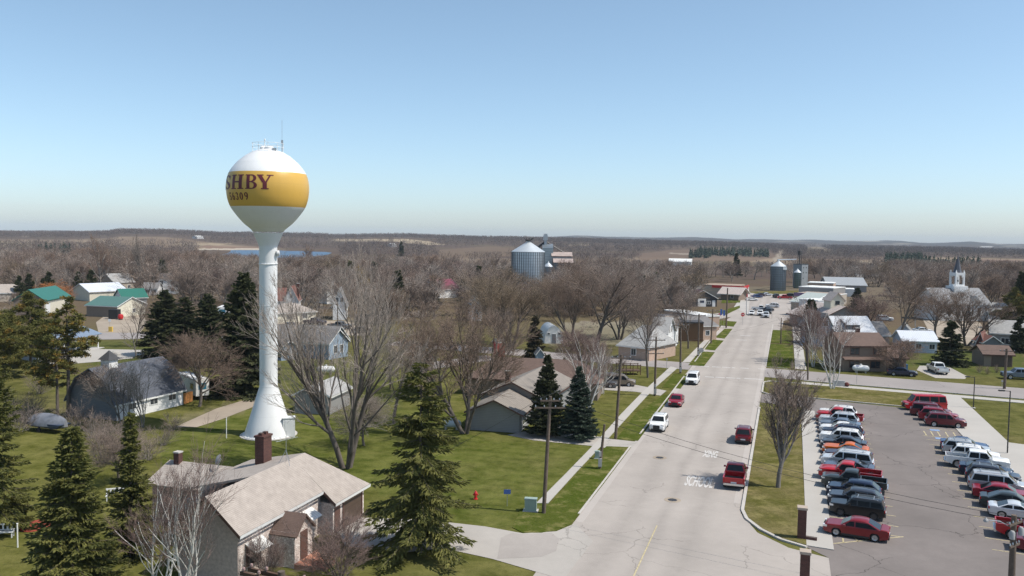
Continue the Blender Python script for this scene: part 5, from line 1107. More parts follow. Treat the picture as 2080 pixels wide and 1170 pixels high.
def house(name, label, a, b, depth, hw, hr, ridge='x', wall=None, roof=None, trim=None, ov=.4, win=(), doors=(), chim=(), cat='house', hip=0.0, kind='gable', group=None, keep=True, gable=None, base=0.0):
    """front wall runs a -> b (as the viewer sees it), the house reaches `depth` behind it"""
    a, b = Vector(a).to_3d(), Vector(b).to_3d(); a.z = b.z = 0; d = b-a; L = d.length; c = (a+b)/2
    t = thing(name, label, cat, (c.x, c.y, base), math.atan2(d.y, d.x), group)
    if keep: m_ = c + Vector((-d.y, d.x, 0)).normalized()*depth/2; KEEP.append((m_.x, m_.y, max(L, depth)*.55+3))
    trim = trim or M_WHITE
    if ridge == 'x': P = lambda X, Y, z: (X, Y+depth/2, z); LL, WW = L/2, depth/2
    else: P = lambda X, Y, z: (-Y, X+depth/2, z); LL, WW = depth/2, L/2
    q = MB(); th_ = .16
    if kind == 'flat':
        q.box(-L/2, L/2, 0, depth, 0, hw); q.obj('wall', wall, t)
        r_ = MB(); r_.box(-L/2-.1, L/2+.1, -.1, depth+.1, hw, hw+.3); r_.box(-L/2+.15, L/2-.15, .15, depth-.15, hw+.3, hw+.31, 1); rf = r_.obj('roof', [trim, roof], t)
    elif kind == 'round':
        n = 14; pr = [(-L/2*math.cos(math.pi*i/n), hr*math.sin(math.pi*i/n)**.85) for i in range(n+1)]
        q.exty([(x*.985, z*.985) for x, z in pr], .02, .2); q.obj('wall', wall, t)
        r_ = MB(); pin = [(x*.97, z*.97) for x, z in pr]; r_.exty(pr + pin[::-1], 0, depth); rf = r_.obj('roof', roof, t, 30)
    else:
        if kind == 'gambrel':
            k1 = hw + (hr-hw)*.66; w1 = WW*.6; sec = [(-WW,0),(-WW,hw),(-w1,k1-.1),(0,hr-.1),(w1,k1-.1),(WW,hw),(WW,0)]
        else: sec = [(-WW,0),(-WW,hw),(0,hr-.05),(WW,hw),(WW,0)]
        if hip: sec = [(-WW,0),(-WW,hw),(WW,hw),(WW,0)]
        vs = [P(-LL, y, z) for y, z in sec] + [P(LL, y, z) for y, z in sec]; n = len(sec)
        mi = [1 if gable else 0]
        q.add(vs, [(i, (i+1) % n, n+(i+1) % n, n+i) for i in range(n)], 0); q.add(vs, [tuple(range(n)), tuple(range(2*n-1, n-1, -1))], 1 if gable else 0)
        q.obj('wall', [wall, gable or wall], t)
        r_ = MB(); sl = (hr-hw)/WW; e = ov
        if kind == 'gambrel':
            k1 = hw + (hr-hw)*.66; w1 = WW*.6; s1 = (k1-hw)/(WW-w1)
            for sg in (1, -1):
                r_.slab([P(-LL-e, sg*(WW+e*.5), hw-e*.5*s1+.12), P(LL+e, sg*(WW+e*.5), hw-e*.5*s1+.12), P(LL+e, sg*w1, k1+.12), P(-LL-e, sg*w1, k1+.12)], th_)
                r_.slab([P(-LL-e, sg*w1, k1+.122), P(LL+e, sg*w1, k1+.122), P(LL+e, 0, hr+.12), P(-LL-e, 0, hr+.12)], th_)
        elif hip:
            h_ = hip; z0 = hw-e*sl+.12
            for sg in (1, -1): r_.slab([P(-LL-e, sg*(WW+e), z0), P(LL+e, sg*(WW+e), z0), P(LL-h_, 0, hr+.12), P(-LL+h_, 0, hr+.12)], th_)
            for sg in (1, -1): r_.slab([P(sg*(LL+e), -WW-e, z0), P(sg*(LL+e), WW+e, z0), P(sg*(LL-h_), 0, hr+.121)], th_)
        else:
            for sg in (1, -1): r_.slab([P(-LL-e, sg*(WW+e), hw-e*sl+.12), P(LL+e, sg*(WW+e), hw-e*sl+.12), P(LL+e, 0, hr+.12), P(-LL-e, 0, hr+.12)], th_)
        rf = r_.obj('roof', roof, t)
        f_ = MB()
        for sg in (1, -1):
            y0 = sg*(WW+e + (-.0)); z0 = hw-e*sl
            if kind != 'gambrel': 
                p = [P(-LL-e, y0, z0-.12), P(LL+e, y0, z0-.12), P(LL+e, y0+sg*.03, z0+.1), P(-LL-e, y0+sg*.03, z0+.1)]; f_.face(p)
                if not hip:
                    for s2 in (1, -1): f_.face([P(s2*(LL+e+.02), sg*(WW+e), z0-.1), P(s2*(LL+e+.02), 0, hr-.04), P(s2*(LL+e+.02), 0, hr+.14), P(s2*(LL+e+.02), sg*(WW+e), z0+.1)])
            else: f_.face([P(-LL-e, sg*(WW+e*.5+.02), hw-e*.5*s1-.1), P(LL+e, sg*(WW+e*.5+.02), hw-e*.5*s1-.1), P(LL+e, sg*(WW+e*.5+.02), hw-e*.5*s1+.12), P(-LL-e, sg*(WW+e*.5+.02), hw-e*.5*s1+.12)])
        f_.obj('fascia', trim, t)
    def onface(sd, pos, z, wd, hg, o0, o1):
        if sd == 'f': return (pos-wd/2, pos+wd/2, -o1, -o0, z, z+hg)
        if sd == 'b': return (pos-wd/2, pos+wd/2, depth+o0, depth+o1, z, z+hg)
        if sd == 'r': return (L/2+o0, L/2+o1, depth/2+pos-wd/2, depth/2+pos+wd/2, z, z+hg)
        return (-L/2-o1, -L/2-o0, depth/2+pos-wd/2, depth/2+pos+wd/2, z, z+hg)
    for w_ in win:
        sd, pos, z, wd, hg = w_[:5]; fr = MB(); fr.box(*onface(sd, pos, z-.1, wd+.2, hg+.2, -.02, .05)); f_ = fr.obj('window', w_[5] if len(w_) > 5 else trim, t)
        pn = MB(); pn.box(*onface(sd, pos-wd*.255, z, wd*.46, hg, .03, .065)); pn.box(*onface(sd, pos+wd*.255, z, wd*.46, hg, .03, .065)); pn.obj('pane', PANE, f_)
    for sd, pos, wd, hg, m in doors:
        dd = MB(); dd.box(*onface(sd, pos, .03, wd+.2, hg+.1, -.02, .03)); o = dd.obj('door', trim, t); d2 = MB(); d2.box(*onface(sd, pos, .05, wd, hg, .02, .06)); d2.obj('door_leaf', m, o)
    for x, y, w_, z1, m in chim:
        cb = MB(); cb.box(x-w_/2, x+w_/2, y-w_/2, y+w_/2, hw-.3, z1); cb.box(x-w_/2-.06, x+w_/2+.06, y-w_/2-.06, y+w_/2+.06, z1, z1+.1, 1); cb.obj('chimney', [m, M_CONC], rf)
    return t
def hp(name, label, a, b, *r, **k): return house(name, label, G(*a), G(*b), *r, **k)
# ---- stone house in the foreground -----------------------------------------
sh = thing('stone_house', 'stone ranch house with tan shingle roof and attached garage, in the foreground', 'house', W(0,0), ROTU)
U = lambda u, v, z: (u, -v, z)               # local frame: x along the street, y to the left of it
KEEP.append((*W(54,-38)[:2], 12))
zE, zR, vE, vR, vG, zG = 3.5, 5.85, -33.4, -36.1, -32.35, 2.62
u0, u1, uR, uG = 46.2, 56.7, 58.4, 62.4
r_ = MB()
r_.slab([U(u0,vE,zE), U(u1,vE,zE), U(u1,vR,zR), U(u0,vR,zR)], .16)
r_.slab([U(u1,vE,zE), U(u1,vG,zG), U(uG,vG,zG), U(uR,vR,zR), U(u1,vR,zR)], .16)
r_.slab([U(u0,vR,zR), U(51.2,vR,zR), U(51.2,-39,zE+.05), U(u0,-39,zE+.05)], .16)
r_.slab([U(51.2,vR,zR-.002), U(uR,vR,zR-.002), U(60.4,-42.5,4.2), U(51.2,-42.5,4.2)], .16)
r_.slab([U(uG,vG,zG), U(62.4,-40,2.7), U(60.4,-42.5,4.19), U(uR,vR,zR-.001)], .16)
rf = r_.obj('roof', R_TAN, sh)
cb = MB(); ch = guv(535, 928, 5.5); cb.box(ch[0]-.55, ch[0]+.55, -ch[1]-.4, -ch[1]+.4, 4.4, 7.15); cb.box(ch[0]-.62, ch[0]+.62, -ch[1]-.46, -ch[1]+.46, 7.15, 7.3)
for k in (-.28, .28): cb.box(ch[0]+k-.16, ch[0]+k+.16, -ch[1]-.16, -ch[1]+.16, 7.3, 7.5)
cb.obj('chimney', BRICK, rf)
w_ = MB(); w_.prism([U(46.6,-33.85,0)[:2], U(57,-33.85,0)[:2], U(57,-42,0)[:2], U(51.5,-42,0)[:2], U(51.5,-38.6,0)[:2], U(46.6,-38.6,0)[:2]], 0, zE-.02)
w_.prism([U(57.0,-32.75,0)[:2], U(62.0,-32.75,0)[:2], U(62.0,-40,0)[:2], U(57.0,-40,0)[:2]], 0, 2.5); w_.obj('wall', STONE, sh)
g_ = MB(); g_.add([U(46.58,-33.85,0), U(46.58,-38.6,0), U(46.58,-38.6,zE), U(46.58,vR,zR-.2), U(46.58,-33.85,zE), U(46.8,-33.85,0), U(46.8,-38.6,0), U(46.8,-38.6,zE), U(46.8,vR,zR-.2), U(46.8,-33.85,zE)], [(0,1,2,3,4),(9,8,7,6,5),(0,4,9,5),(4,3,8,9),(3,2,7,8),(2,1,6,7)]); g_.obj('gable_wall', mat('shade_toned_gable', (.52,.42,.375), .95, .25, 5, fine=.2), sh)  # gable stone coloured darker than the front wall, its shade put into the colour
f_ = MB()
for (ua, va, za), (ub, vb, zb) in (((u0,vE+.02,zE),(u1,vE+.02,zE)), ((u1,vG+.02,zG),(uG,vG+.02,zG))): f_.add([U(ua,va,za-.22), U(ub,vb,zb-.22), U(ub,vb+.03,zb+.01), U(ua,va+.03,za+.01)], [(0,1,2,3)])
f_.obj('gutter', M_WHITE, sh)
f_ = MB(); f_.add([U(u0-.03,vE,zE-.24), U(u0-.03,vR,zR-.24), U(u0-.03,vR,zR+.02), U(u0-.03,vE,zE+.02)], [(0,1,2,3)]); f_.add([U(u0-.03,-39,zE-.2), U(u0-.03,vR,zR-.24), U(u0-.03,vR,zR+.02), U(u0-.03,-39,zE+.06)], [(0,1,2,3)])
f_.add([U(u1-.03,vE,zE-.24), U(u1-.03,vG,zG-.24), U(u1-.03,vG,zG+.02), U(u1-.03,vE,zE+.02)], [(0,1,2,3)]); f_.obj('barge_board', TRIMB, sh)
gd = MB(); gd.box(58.6, 61.5, 32.70, 32.74, .05, 2.2); o = gd.obj('garage_door', DOORB, sh); gd = MB(); gd.box(58.45, 58.6, 32.66, 32.76, 0, 2.35); gd.box(61.5, 61.65, 32.66, 32.76, 0, 2.35); gd.box(58.45, 61.65, 32.66, 32.76, 2.2, 2.36); gd.obj('door_frame', TRIMB, o)
gd = MB(); gd.box(57.2, 58.05, 32.70, 32.74, .1, 2.1); gd.obj('side_door', TRIMB, sh)
def swin(u, z, wd, hg, v=-33.85):
    m = MB(); m.box(u-wd/2-.1, u+wd/2+.1, -v-.06, -v+.02, z-.1, z+hg+.1); o = m.obj('window', TRIMB, sh); m = MB(); m.box(u-wd/2, u+wd/2, -v-.075, -v-.03, z, z+hg); m.obj('pane', PANE, o)
def awning(u, z, wd, v=-33.85, m=None):
    q = MB(); q.slab([U(u-wd/2, v+.02, z), U(u+wd/2, v+.02, z), U(u+wd/2, v+.95, z-.55), U(u-wd/2, v+.95, z-.55)], .05); q.obj('awning', m or mat('awning_white', (.72,.72,.7), .6, .1, 2, stripe=(0, .3, .3, .18)), sh)
eu = guv(592, 1150)[0]; swin(48.3, 1.0, 1.5, 1.2); awning(48.3, 2.55, 1.9); swin(54.6, 1.0, 1.8, 1.2); awning(54.6, 2.55, 2.2)
ep = MB(); e0, e1, ev = 50.3, 52.6, -31.9
ep.prism([U(e0,-33.85,0)[:2], U(e1,-33.85,0)[:2], U(e1,ev,0)[:2], U(e0,ev,0)[:2]], 0, 2.5); ep.add([U(e0,ev+.005,2.5), U(e1,ev+.005,2.5), U((e0+e1)/2,ev+.005,3.5)], [(0,1,2)]); pc = ep.obj('porch', STONE, sh)
ep = MB(); ep.slab([U(e0-.2,ev+.25,2.3), U((e0+e1)/2,ev+.25,3.58), U((e0+e1)/2,-34.2,3.58), U(e0-.2,-34.2,2.3)], .12); ep.slab([U(e1+.2,ev+.25,2.3), U((e0+e1)/2,ev+.25,3.581), U((e0+e1)/2,-34.2,3.581), U(e1+.2,-34.2,2.3)], .12); ep.obj('porch_roof', R_BROWN, pc)
ep = MB(); ep.box((e0+e1)/2-.45, (e0+e1)/2+.45, -ev-.06, -ev+.0, .35, 2.35); ep.obj('front_door', TRIMB, pc)
ep = MB(); ep.box(e0-.1, e1+1.4, -ev-1.5, -ev-.02, 0, .35); ep.box(e0+.4, e1-.4, -ev-2.2, -ev-1.5, 0, .18); ep.obj('brick_step', brickmat('brick_orange', (.33,.13,.08), (.42,.2,.13), (.4,.34,.3)), pc)
ep = MB()
for x in (e0, e0+.8, e1-.3, e1+.5, e1+1.3): ep.tube([(x, -ev-1.45, .35), (x, -ev-1.45, 1.25)], .02, 5)
ep.tube([(e0, -ev-1.45, 1.25), (e1+1.3, -ev-1.45, 1.25)], .022, 5); ep.obj('porch_rail', M_BLACK, pc)
# rear wing
wg = MB(); wg.prism([U(55,-48,0)[:2], U(60,-48,0)[:2], U(60,-41,0)[:2], U(55,-41,0)[:2]], 0, 3.1); wg.obj('wing_wall', STONED, sh)
wg = MB(); wg.slab([U(54.5,-48.4,3.15), U(54.5,-42,3.15), U(57.5,-41,4.35), U(57.5,-48.4,4.35)], .15); wg.slab([U(60.5,-48.4,3.15), U(60.5,-41,3.15), U(57.5,-41,4.351), U(57.5,-48.4,4.351)], .15); rw = wg.obj('wing_roof', R_TAN, sh)
wg = MB(); wg.box(57.0, 57.5, 47.1, 47.6, 3.9, 5.1); wg.box(56.96, 57.54, 47.06, 47.64, 5.1, 5.2, 1); wg.obj('chimney', [BRICK, M_CONC], rw)
an = MB(); ab = Vector((*U(55.6,-36.0,5.85),)); top = ab + Vector((0,0,2.4))
for k in range(3): a = 2.1*k; an.tube([ab + Vector((.6*math.cos(a), .6*math.sin(a), -.25)), ab + Vector((0,0,.9))], .018, 4)
an.tube([ab, top], .02, 5); an.tube([top+Vector((-.9,.3,-.7)), top+Vector((1.1,-.3,-.7))], .013, 4)
for k in range(5): an.tube([top+Vector((-.7+.4*k, .25-.13*k-.5, -.7)), top+Vector((-.7+.4*k, .25-.13*k+.5, -.7))], .008, 3)
an.obj('aerial', M_STEEL, sh)
di = MB(); dc = Vector(U(*guv(443, 948, 4.4), 4.4)); di.lathe([(.02,.12),(.25,.09),(.42,0),(.4,0),(.24,.07),(.02,.1)], 16); dob = di.obj('satellite_dish', GREYM, sh, 40); dob.location = dc + Vector((0,0,.6)); dob.rotation_euler = (R(65), 0, R(-120)); di = MB(); di.tube([(0,0,-.7),(0,0,0)], .03, 5); dj = di.obj('dish_mast', GREYM, dob); dj.rotation_euler = (R(-65),0,0)
# ---- left of the tower -----------------------------------------------------
WB = lambda s, xs, z, w, h, *m: [(s, x, z, w, h, *m) for x in xs]
bt = hp('barn', 'white barn with curved blue-grey shingle roof and a roof cupola', (237,855), (372,822), 8, 2.3, 6.2, wall=S_WHITE, roof=R_SLATE, kind='gambrel', ov=.5, win=WB('f', (-3.2,.4,3.6), 1.05, 1.25, .8), cat='barn', gable=S_SLATE)
cu = MB(); cu.box(-2.9-.7, -2.9+.7, 3.3, 4.7, 5.6, 7.1); co_ = cu.obj('cupola', M_WHITE, bt); cu = MB(); cu.add([(-2.9-.95,3.05,7.05),(-2.9+.95,3.05,7.05),(-2.9+.95,4.95,7.05),(-2.9-.95,4.95,7.05),(-2.9,4,8.2)], [(0,1,4),(1,2,4),(2,3,4),(3,0,4),(3,2,1,0)]); cu.obj('cupola_roof', R_DARK, co_)
fp = MB(); fa, fb = G(373,822), G(386,818); fp.box(0, (fb-fa).length+.6, -.04, .04, .1, 1.5)
for k in range(9): fp.box(k*.18, k*.18+.15, -.07, -.04, .08, 1.55)
f_ = fp.obj('cedar_fence', mat('cedar_orange', (.45,.2,.06), .8, .2, 2)); f_.location = fa; f_.rotation_euler = (0,0,math.atan2((fb-fa).y, (fb-fa).x)); f_['label'] = 'short orange cedar fence panel at the corner of the white barn'; f_['category'] = 'fence'
hp('house', 'blue house with long grey roof behind the gravel track, left part', (520,722), (672,728), 9, 2.7, 5.6, wall=S_BLUE, roof=R_GREY, win=WB('f', (1.5,4.5), 1, 1.2, 1))
hp('garage', 'small blue gabled outbuilding with two windows beside the water tower column', (571,733), (604,730), 4, 2.5, 3.6, ridge='y', wall=S_BLUE, roof=R_GREY, win=WB('f', (-.7,.8), .9, .6, .9), cat='shed')
hp('house', 'blue gabled house with white windows behind the big bare maple', (668,731), (706,724), 8, 3.2, 5.4, ridge='y', wall=S_BLUE, roof=R_GREY, win=WB('f', (-.9,.9), 1.1, .9, 1.4))
hp('shed', 'grey gabled shed with pale roof on the lawn right of the water tower', (599,839), (669,843), 7, 2.5, 3.7, ridge='y', wall=S_GREY, roof=R_LGREY, cat='shed', ov=.35)
hp('house', 'tan house with broad low hip roof and carport behind the gravel yard', (560,657), (642,652), 9, 2.7, 4.7, wall=S_CREAM, roof=R_TAN, hip=4, win=WB('f', (-2,2.5), 1, 1.4, 1))
hp('house', 'white steep-gabled house with red-brown roof behind the tan hip-roofed one', (578,640), (605,640), 9, 4.6, 8.2, ridge='y', wall=S_WHITE, roof=R_RED, win=WB('f', (0,), 5, .8, 1.2), chim=((1.6,3,.7,9,BRICK),))
hp('house', 'low wing with red-brown roof hidden by the water tower column', (540,640), (577,640), 8, 4.2, 7.6, wall=S_WHITE, roof=R_RED)
hp('house', 'white house with a steep pointed gable seen through the bare maple', (676,650), (703,650), 9, 4.4, 8.6, ridge='y', wall=S_WHITE, roof=R_GREY, win=WB('f', (-.6,.6), 5, .7, 1.2))
hp('house', 'pale two-gabled house half hidden by the top of the bare maple', (664,618), (692,617), 9, 5, 8.5, ridge='y', wall=S_WHITE, roof=R_LGREY, win=WB('f', (0,), 5, 1, 1.3))
g1 = house('metal_building', 'long metal building with bright green roof and cream walls', G(28,640), G(91,640), 19, 4.2, 7.0, ridge='y', wall=S_CREAM, roof=metalroof('roof_green', (.03,.15,.11), 1), trim=mat('trim_green', (.02,.12,.09), .5, .1), gable=S_BROWN, doors=(('r',-7.2,3.2,3.0,DOORW),), cat='shop')
hp('metal_building', 'lower building with pale green roof in front of the white-roofed shop', (176,642), (238,645), 11, 3.1, 5.2, wall=S_BROWN, roof=metalroof('roof_dull_green', (.09,.18,.15), 0), gable=S_CREAM, win=WB('r', (1,), 1, 1, 1), cat='shop')  # brown front beside cream gables: the shaded side's darkness is in the wall colour
hp('metal_building', 'shop with white metal roof behind the green-roofed buildings', (182,612), (258,608), 12, 3.2, 5.6, wall=S_CREAM, roof=metalroof('roof_white', (.62,.65,.7), 0), cat='shop')
hp('house', 'small house with green roof and white gable beside the white-roofed shop', (250,626), (299,624), 9, 3.2, 5.6, wall=S_GREY, roof=metalroof('roof_green', (.03,.15,.11), 0), gable=S_WHITE)
hp('house', 'tan house with grey roof in the trees behind the metal buildings', (232,594), (273,592), 10, 4, 7, wall=S_TAN, roof=R_LGREY, win=WB('f', (-2,2), 1.4, 1.2, 1.2))
hp('house', 'white two-storey house with four windows in the trees behind the barn', (322,597), (357,597), 8, 5.6, 7.6, wall=S_WHITE, roof=R_DARK, win=WB('f', (-2,2), 3.6, 1.1, 1.4)+WB('f', (-2,2), .9, 1.1, 1.4))
hp('house', 'low white house left of the white two-storey one', (290,600), (320,600), 8, 2.8, 4.6, wall=S_WHITE, roof=R_GREY, win=WB('f', (-1,1.4), 1, 1.2, 1))
hp('house', 'tan-roofed house at the left edge beside the long green roof', (-45,614), (40,612), 9, 3, 5.4, wall=S_TAN, roof=R_TAN)
pv_ = thing('pavilion', 'open park shelter with pale blue metal roof on white posts', 'shelter', (G(78,735)+G(199,707))/2, math.atan2((G(199,707)-G(78,735)).y, (G(199,707)-G(78,735)).x)); LL = (G(199,707)-G(78,735)).length/2
q = MB(); q.slab([(-LL-.6,-.6,2.9),(LL+.6,-.6,2.9),(LL+.6,3.2,4.3),(-LL-.6,3.2,4.3)], .12); q.slab([(-LL-.6,7,2.9),(LL+.6,7,2.9),(LL+.6,3.2,4.301),(-LL-.6,3.2,4.301)], .12); q.obj('roof', metalroof('roof_pale_blue', (.2,.25,.33), 0), pv_)
for k in range(6):
    for y in (0, 6.4): q = MB(); x = -LL+2*LL*k/5; q.box(x-.11, x+.11, y-.11, y+.11, 0, 2.95 if y else 2.9); q.obj('post', M_WHITE, pv_)
q = MB(); q.box(-LL-1, LL+1, -.8, 7, 0, .07); q.obj('floor_slab', M_CONC, pv_); KEEP.append((*pv_.location[:2], 14))
# travel trailers
def trailer(label, a, b, ln, name='travel_trailer', cat='trailer'):
    a, b = G(*a), G(*b); d = (b-a); c = (a+b)/2; t = thing(name, label, cat, c, math.atan2(d.y, d.x)); wd = d.length
    q = MB(); q.exty([(-wd/2,.6),(wd/2,.6),(wd/2,2.9),(wd/2-.15,3.05),(-wd/2+.15,3.05),(-wd/2,2.9)], 0, ln); q.obj('body', mat('trailer_shell', (.74,.73,.7), .45, .05), t)
    q = MB(); q.box(-wd*.3, wd*.3, -.03, .0, 1.5, 2.4); q.obj('window', mat('teal_glass', (.03,.16,.24), .15, .2), t); q = MB(); q.box(-wd/2-.02, -wd/2, 1, 2.2, 1.4, 2.2); q.obj('window', PANE, t)
    for s_ in (-1, 1):
        q = MB(); q.lathe([(.2,-.1),(.36,-.1),(.36,.1),(.2,.1)], 14, (0,0,0), axis='x'); o = q.obj('wheel', M_TYRE, t); o.location = (s_*(wd/2-.15), ln*.55, .36)
    q = MB(); q.tube([(-.4,0,.55),(0,-1.4,.5)], .05, 5); q.tube([(.4,0,.55),(0,-1.4,.5)], .05, 5); q.tube([(0,-1.2,.1),(0,-1.2,.8)], .05, 5); q.obj('hitch', M_DARKMETAL, t); KEEP.append((*c[:2], 7)); return t
trailer('white travel trailer with a teal end window parked behind the barn', (398,814), (425,811), 7.5)
trailer('white trailer behind the dark spruces near the water tower column', (441,646), (462,646), 7)
# ---- houses left of the main street ----------------------------------------
hp('house', 'grey ranch house with a low front gable behind the two blue spruces', (955,873), (1055,880), 7, 2.45, 3.8, ridge='y', wall=S_GREY, roof=R_RANCH, trim=TRIMB, ov=.6, win=WB('r', (-1,), .7, 1.8, 1.5, M_WHITE))
c0 = G(955,873); house('house', 'main block of the grey ranch house with tan shingle roof and chimney', W(102.5,-37.3), W(102.5,-28.6), 15, 2.8, 4.7, ridge='y', wall=S_GREY, roof=R_RANCH, trim=TRIMB, chim=((-1.6,3,.6,5.6,BRICK),))
house('house', 'brown-roofed house behind the grey ranch house', (-6.5,124.5,0), (12.5,120.5,0), 9, 2.6, 5.0, wall=S_BROWN, roof=R_BROWN, trim=TRIMB, hip=3.5)
hp('quonset_shed', 'white round-roofed shed with a dark door and two small windows', (1106,698), (1144,698), 9, 1, 3.9, kind='round', wall=S_WHITE, roof=mat('roof_white_steel', (.62,.63,.62), .45, .1), doors=(('f',0,.9,2.1,S_SLATE),), win=WB('f', (-1.2,1.2), 2, .5, .4), cat='shed')
hp('privy', 'narrow red booth with white corner behind the brown roof', (1008,729), (1025,728), 1.6, 3.2, 3.7, wall=S_RED, roof=R_LGREY, trim=M_WHITE, cat='shed', ov=.1)
hp('shed', 'small blue-grey shed beside the brown roof and the street behind', (1090,745), (1104,745), 3, 2.4, 3.2, ridge='y', wall=S_BLUE, roof=R_GREY, cat='shed', ov=.2)
hp('house', 'pale grey-roofed brick house with wide hip roof left of the crosswalk', (1256,727), (1318,734), 11, 2.7, 6.2, wall=BRICKP, roof=R_LGREY, hip=2.2, win=WB('f', (0,), .9, 1, 1.2))
hp('house', 'white gabled house with grey roof and porch on the main street', (1322,716), (1353,718), 8, 4.2, 7, wall=S_WHITE, roof=R_LGREY, win=WB('f', (-.8,.8), .9, .7, 1.4)+WB('r', (-1,1), 4, .8, 1.3), doors=(('r',2,1,2.1,DOORB),))
hp('house', 'narrow white house with brownish roof next to the white gabled one', (1350,705), (1371,706), 8, 3.9, 6.4, wall=S_WHITE, roof=R_TAN, win=WB('r', (0,), 1, 1, 1.4))
hp('shop', 'long dark flat-roofed commercial building', (1346,692), (1428,694), 20, 4.2, 5, kind='flat', wall=S_WOODB, roof=R_FLATD, trim=R_FLATD, cat='shop')
hp('shop', 'peach brick commercial building with a small gable facing the street', (1404,692), (1455,690), 11, 3.4, 5.2, wall=BRICKP, roof=R_GREY, win=WB('r', (1.5,), 1.2, 3, 1.2, M_WHITE)+WB('f', (1,), 1.2, 1, 1), doors=(('f',-2.2,1.6,2.4,DOORW),), cat='shop')
hp('shop', 'shop with flat white roof behind the peach brick building', (1424,672), (1461,671), 19, 3.6, 4, kind='flat', wall=BRICKP, roof=R_FLATW, trim=M_WHITE, cat='shop')
bk = hp('metal_building', 'black metal building with maroon roof, white garage door and a door', (1398,623), (1456,623), 14, 3.0, 5.7, ridge='y', wall=S_DARK, roof=metalroof('roof_maroon', (.13,.03,.045), 1), gable=S_DARK, win=WB('f', (2.2,), 1.0, 1.4, .9), doors=(('f',-.3,2.8,2.7,DOORW),('f',4.1,.95,2.1,DOORW)), cat='shop')
q = MB(); q.box(-1.0, .5, -.1, -.07, 1.4, 2.2); q.obj('door_sign', mat('sign_navy', (.03,.045,.09), .6, .1), bk)
hp('metal_building', 'grey-roofed white building behind the black metal one', (1392,602), (1426,602), 10, 3.4, 6.2, wall=S_WHITE, roof=R_GREY, cat='shop')
st = hp('store', 'long tan-roofed store with a red fascia and red and white columns', (1428,603), (1502,606), 13, 4.8, 6, kind='flat', wall=S_TAN, roof=R_FLATT, trim=R_FLATT, cat='store')
Ls = (G(1506,606)-G(1428,601)).length/2
q = MB(); q.box(-Ls+5, Ls+.35, -.35, -.12, 4.0, 5.0); q.box(Ls+.12, Ls+.35, -.34, 13.2, 4.0, 5.0); q.obj('fascia', M_RED, st)
for k in range(4):
    q = MB(); q.box(Ls+.05, Ls+.5, .5+k*3.4, 1.6+k*3.4, 0, 4.0); q.obj('column', M_WHITE if k % 2 else M_RED, st)
hp('store', 'store with a pale sloping canopy roof on the lawn before the red fascia', (1464,609), (1500,611), 9, 2.9, 4.9, wall=S_BROWN, roof=R_PINK, trim=M_WHITE, cat='store', ov=1.2, win=WB('f', (1,), 1, 1.2, 1))
hp('house', 'house with maroon metal roof among spruces left of the grain bin', (893,606), (934,604), 12, 3.4, 6.8, wall=S_WHITE, roof=metalroof('roof_maroon', (.2,.05,.07), 0))
hp('house', 'white house with grey roof beside the dark spruce left of the willow', (956,652), (979,652), 8, 4.4, 7.2, ridge='y', wall=S_WHITE, roof=R_LGREY, win=WB('f', (0,), 1, 1, 1.3))
hp('house', 'pale blue-roofed house left of the maroon roof', (868,606), (886,606), 8, 2.8, 4.6, wall=S_WHITE, roof=R_SLATE)
hp('house', 'pale-roofed house behind the bare trees above the crosswalk', (1355,606), (1392,606), 10, 2.8, 5, wall=S_WHITE, roof=R_LGREY)
# ---- right of the main street ----------------------------------------------
hp('cafe', 'beige cafe with pale green sloping roof and white parapet at the street bend', (1606,640), (1646,644), 17, 4.4, 7.0, wall=S_TAN, roof=R_GREENW, cat='cafe', gable=S_SLATE)  # slate gables paint in the bluish dark of the cafe's shaded side
q = hp('shop', 'beige shop with a bright white flat front right of the cafe', (1622,644), (1660,648), 12, 5.4, 6, kind='flat', wall=S_WHITE, roof=R_FLATW, cat='shop')
pu = hp('shop', 'long low shop with a purple band along its wall', (1612,617), (1692,622), 14, 3.8, 5, kind='flat', wall=S_TAN, roof=R_FLATT, cat='shop'); Lp = (G(1692,622)-G(1612,617)).length/2
q = MB(); q.box(-Lp, Lp, -.2, -.02, 3.0, 4.3); q.obj('band', mat('purple_paint', (.16,.11,.2), .7, .1), pu)
hp('shop', 'grey flat-roofed shop behind the purple one', (1622,602), (1692,606), 14, 4, 5, kind='flat', wall=S_GREY, roof=R_FLATW, cat='shop')
hp('metal_building', 'peach building with shiny white roof beside the grain elevator', (1640,594), (1692,596), 12, 4.4, 5, kind='flat', wall=BRICKP, roof=R_FLATW, cat='shop')
hp('metal_building', 'broad building with pale grey metal roof behind the shops', (1680,592), (1760,594), 22, 3.2, 6.4, wall=S_GREY, roof=metalroof('roof_pale_grey', (.34,.35,.35), 0), cat='warehouse')
hp('metal_building', 'low white-roofed building in front of the broad pale grey roof', (1706,602), (1735,603), 10, 3, 4, kind='flat', wall=S_WHITE, roof=R_FLATW, cat='shop')
cl = hp('hall', 'broad gabled hall with pale pink roof and a small windowed tower', (1666,672), (1762,672), 18, 3.3, 6.4, ridge='y', wall=S_GREY, roof=R_PINK, trim=TRIMB, cat='hall', ov=.8, win=WB('f', (2.4,), .8, 1, 1.2))
q = MB(); q.box(-2.1, 1.7, 3.5, 7.3, 4.5, 7.9); q.add([(-2.1,3.5,7.9),(1.7,3.5,7.9),(-.2,3.5,9.8),(-2.1,7.3,7.9),(1.7,7.3,7.9),(-.2,7.3,9.8)], [(0,1,2),(5,4,3)]); tw_ = q.obj('tower', S_CREAM, cl)
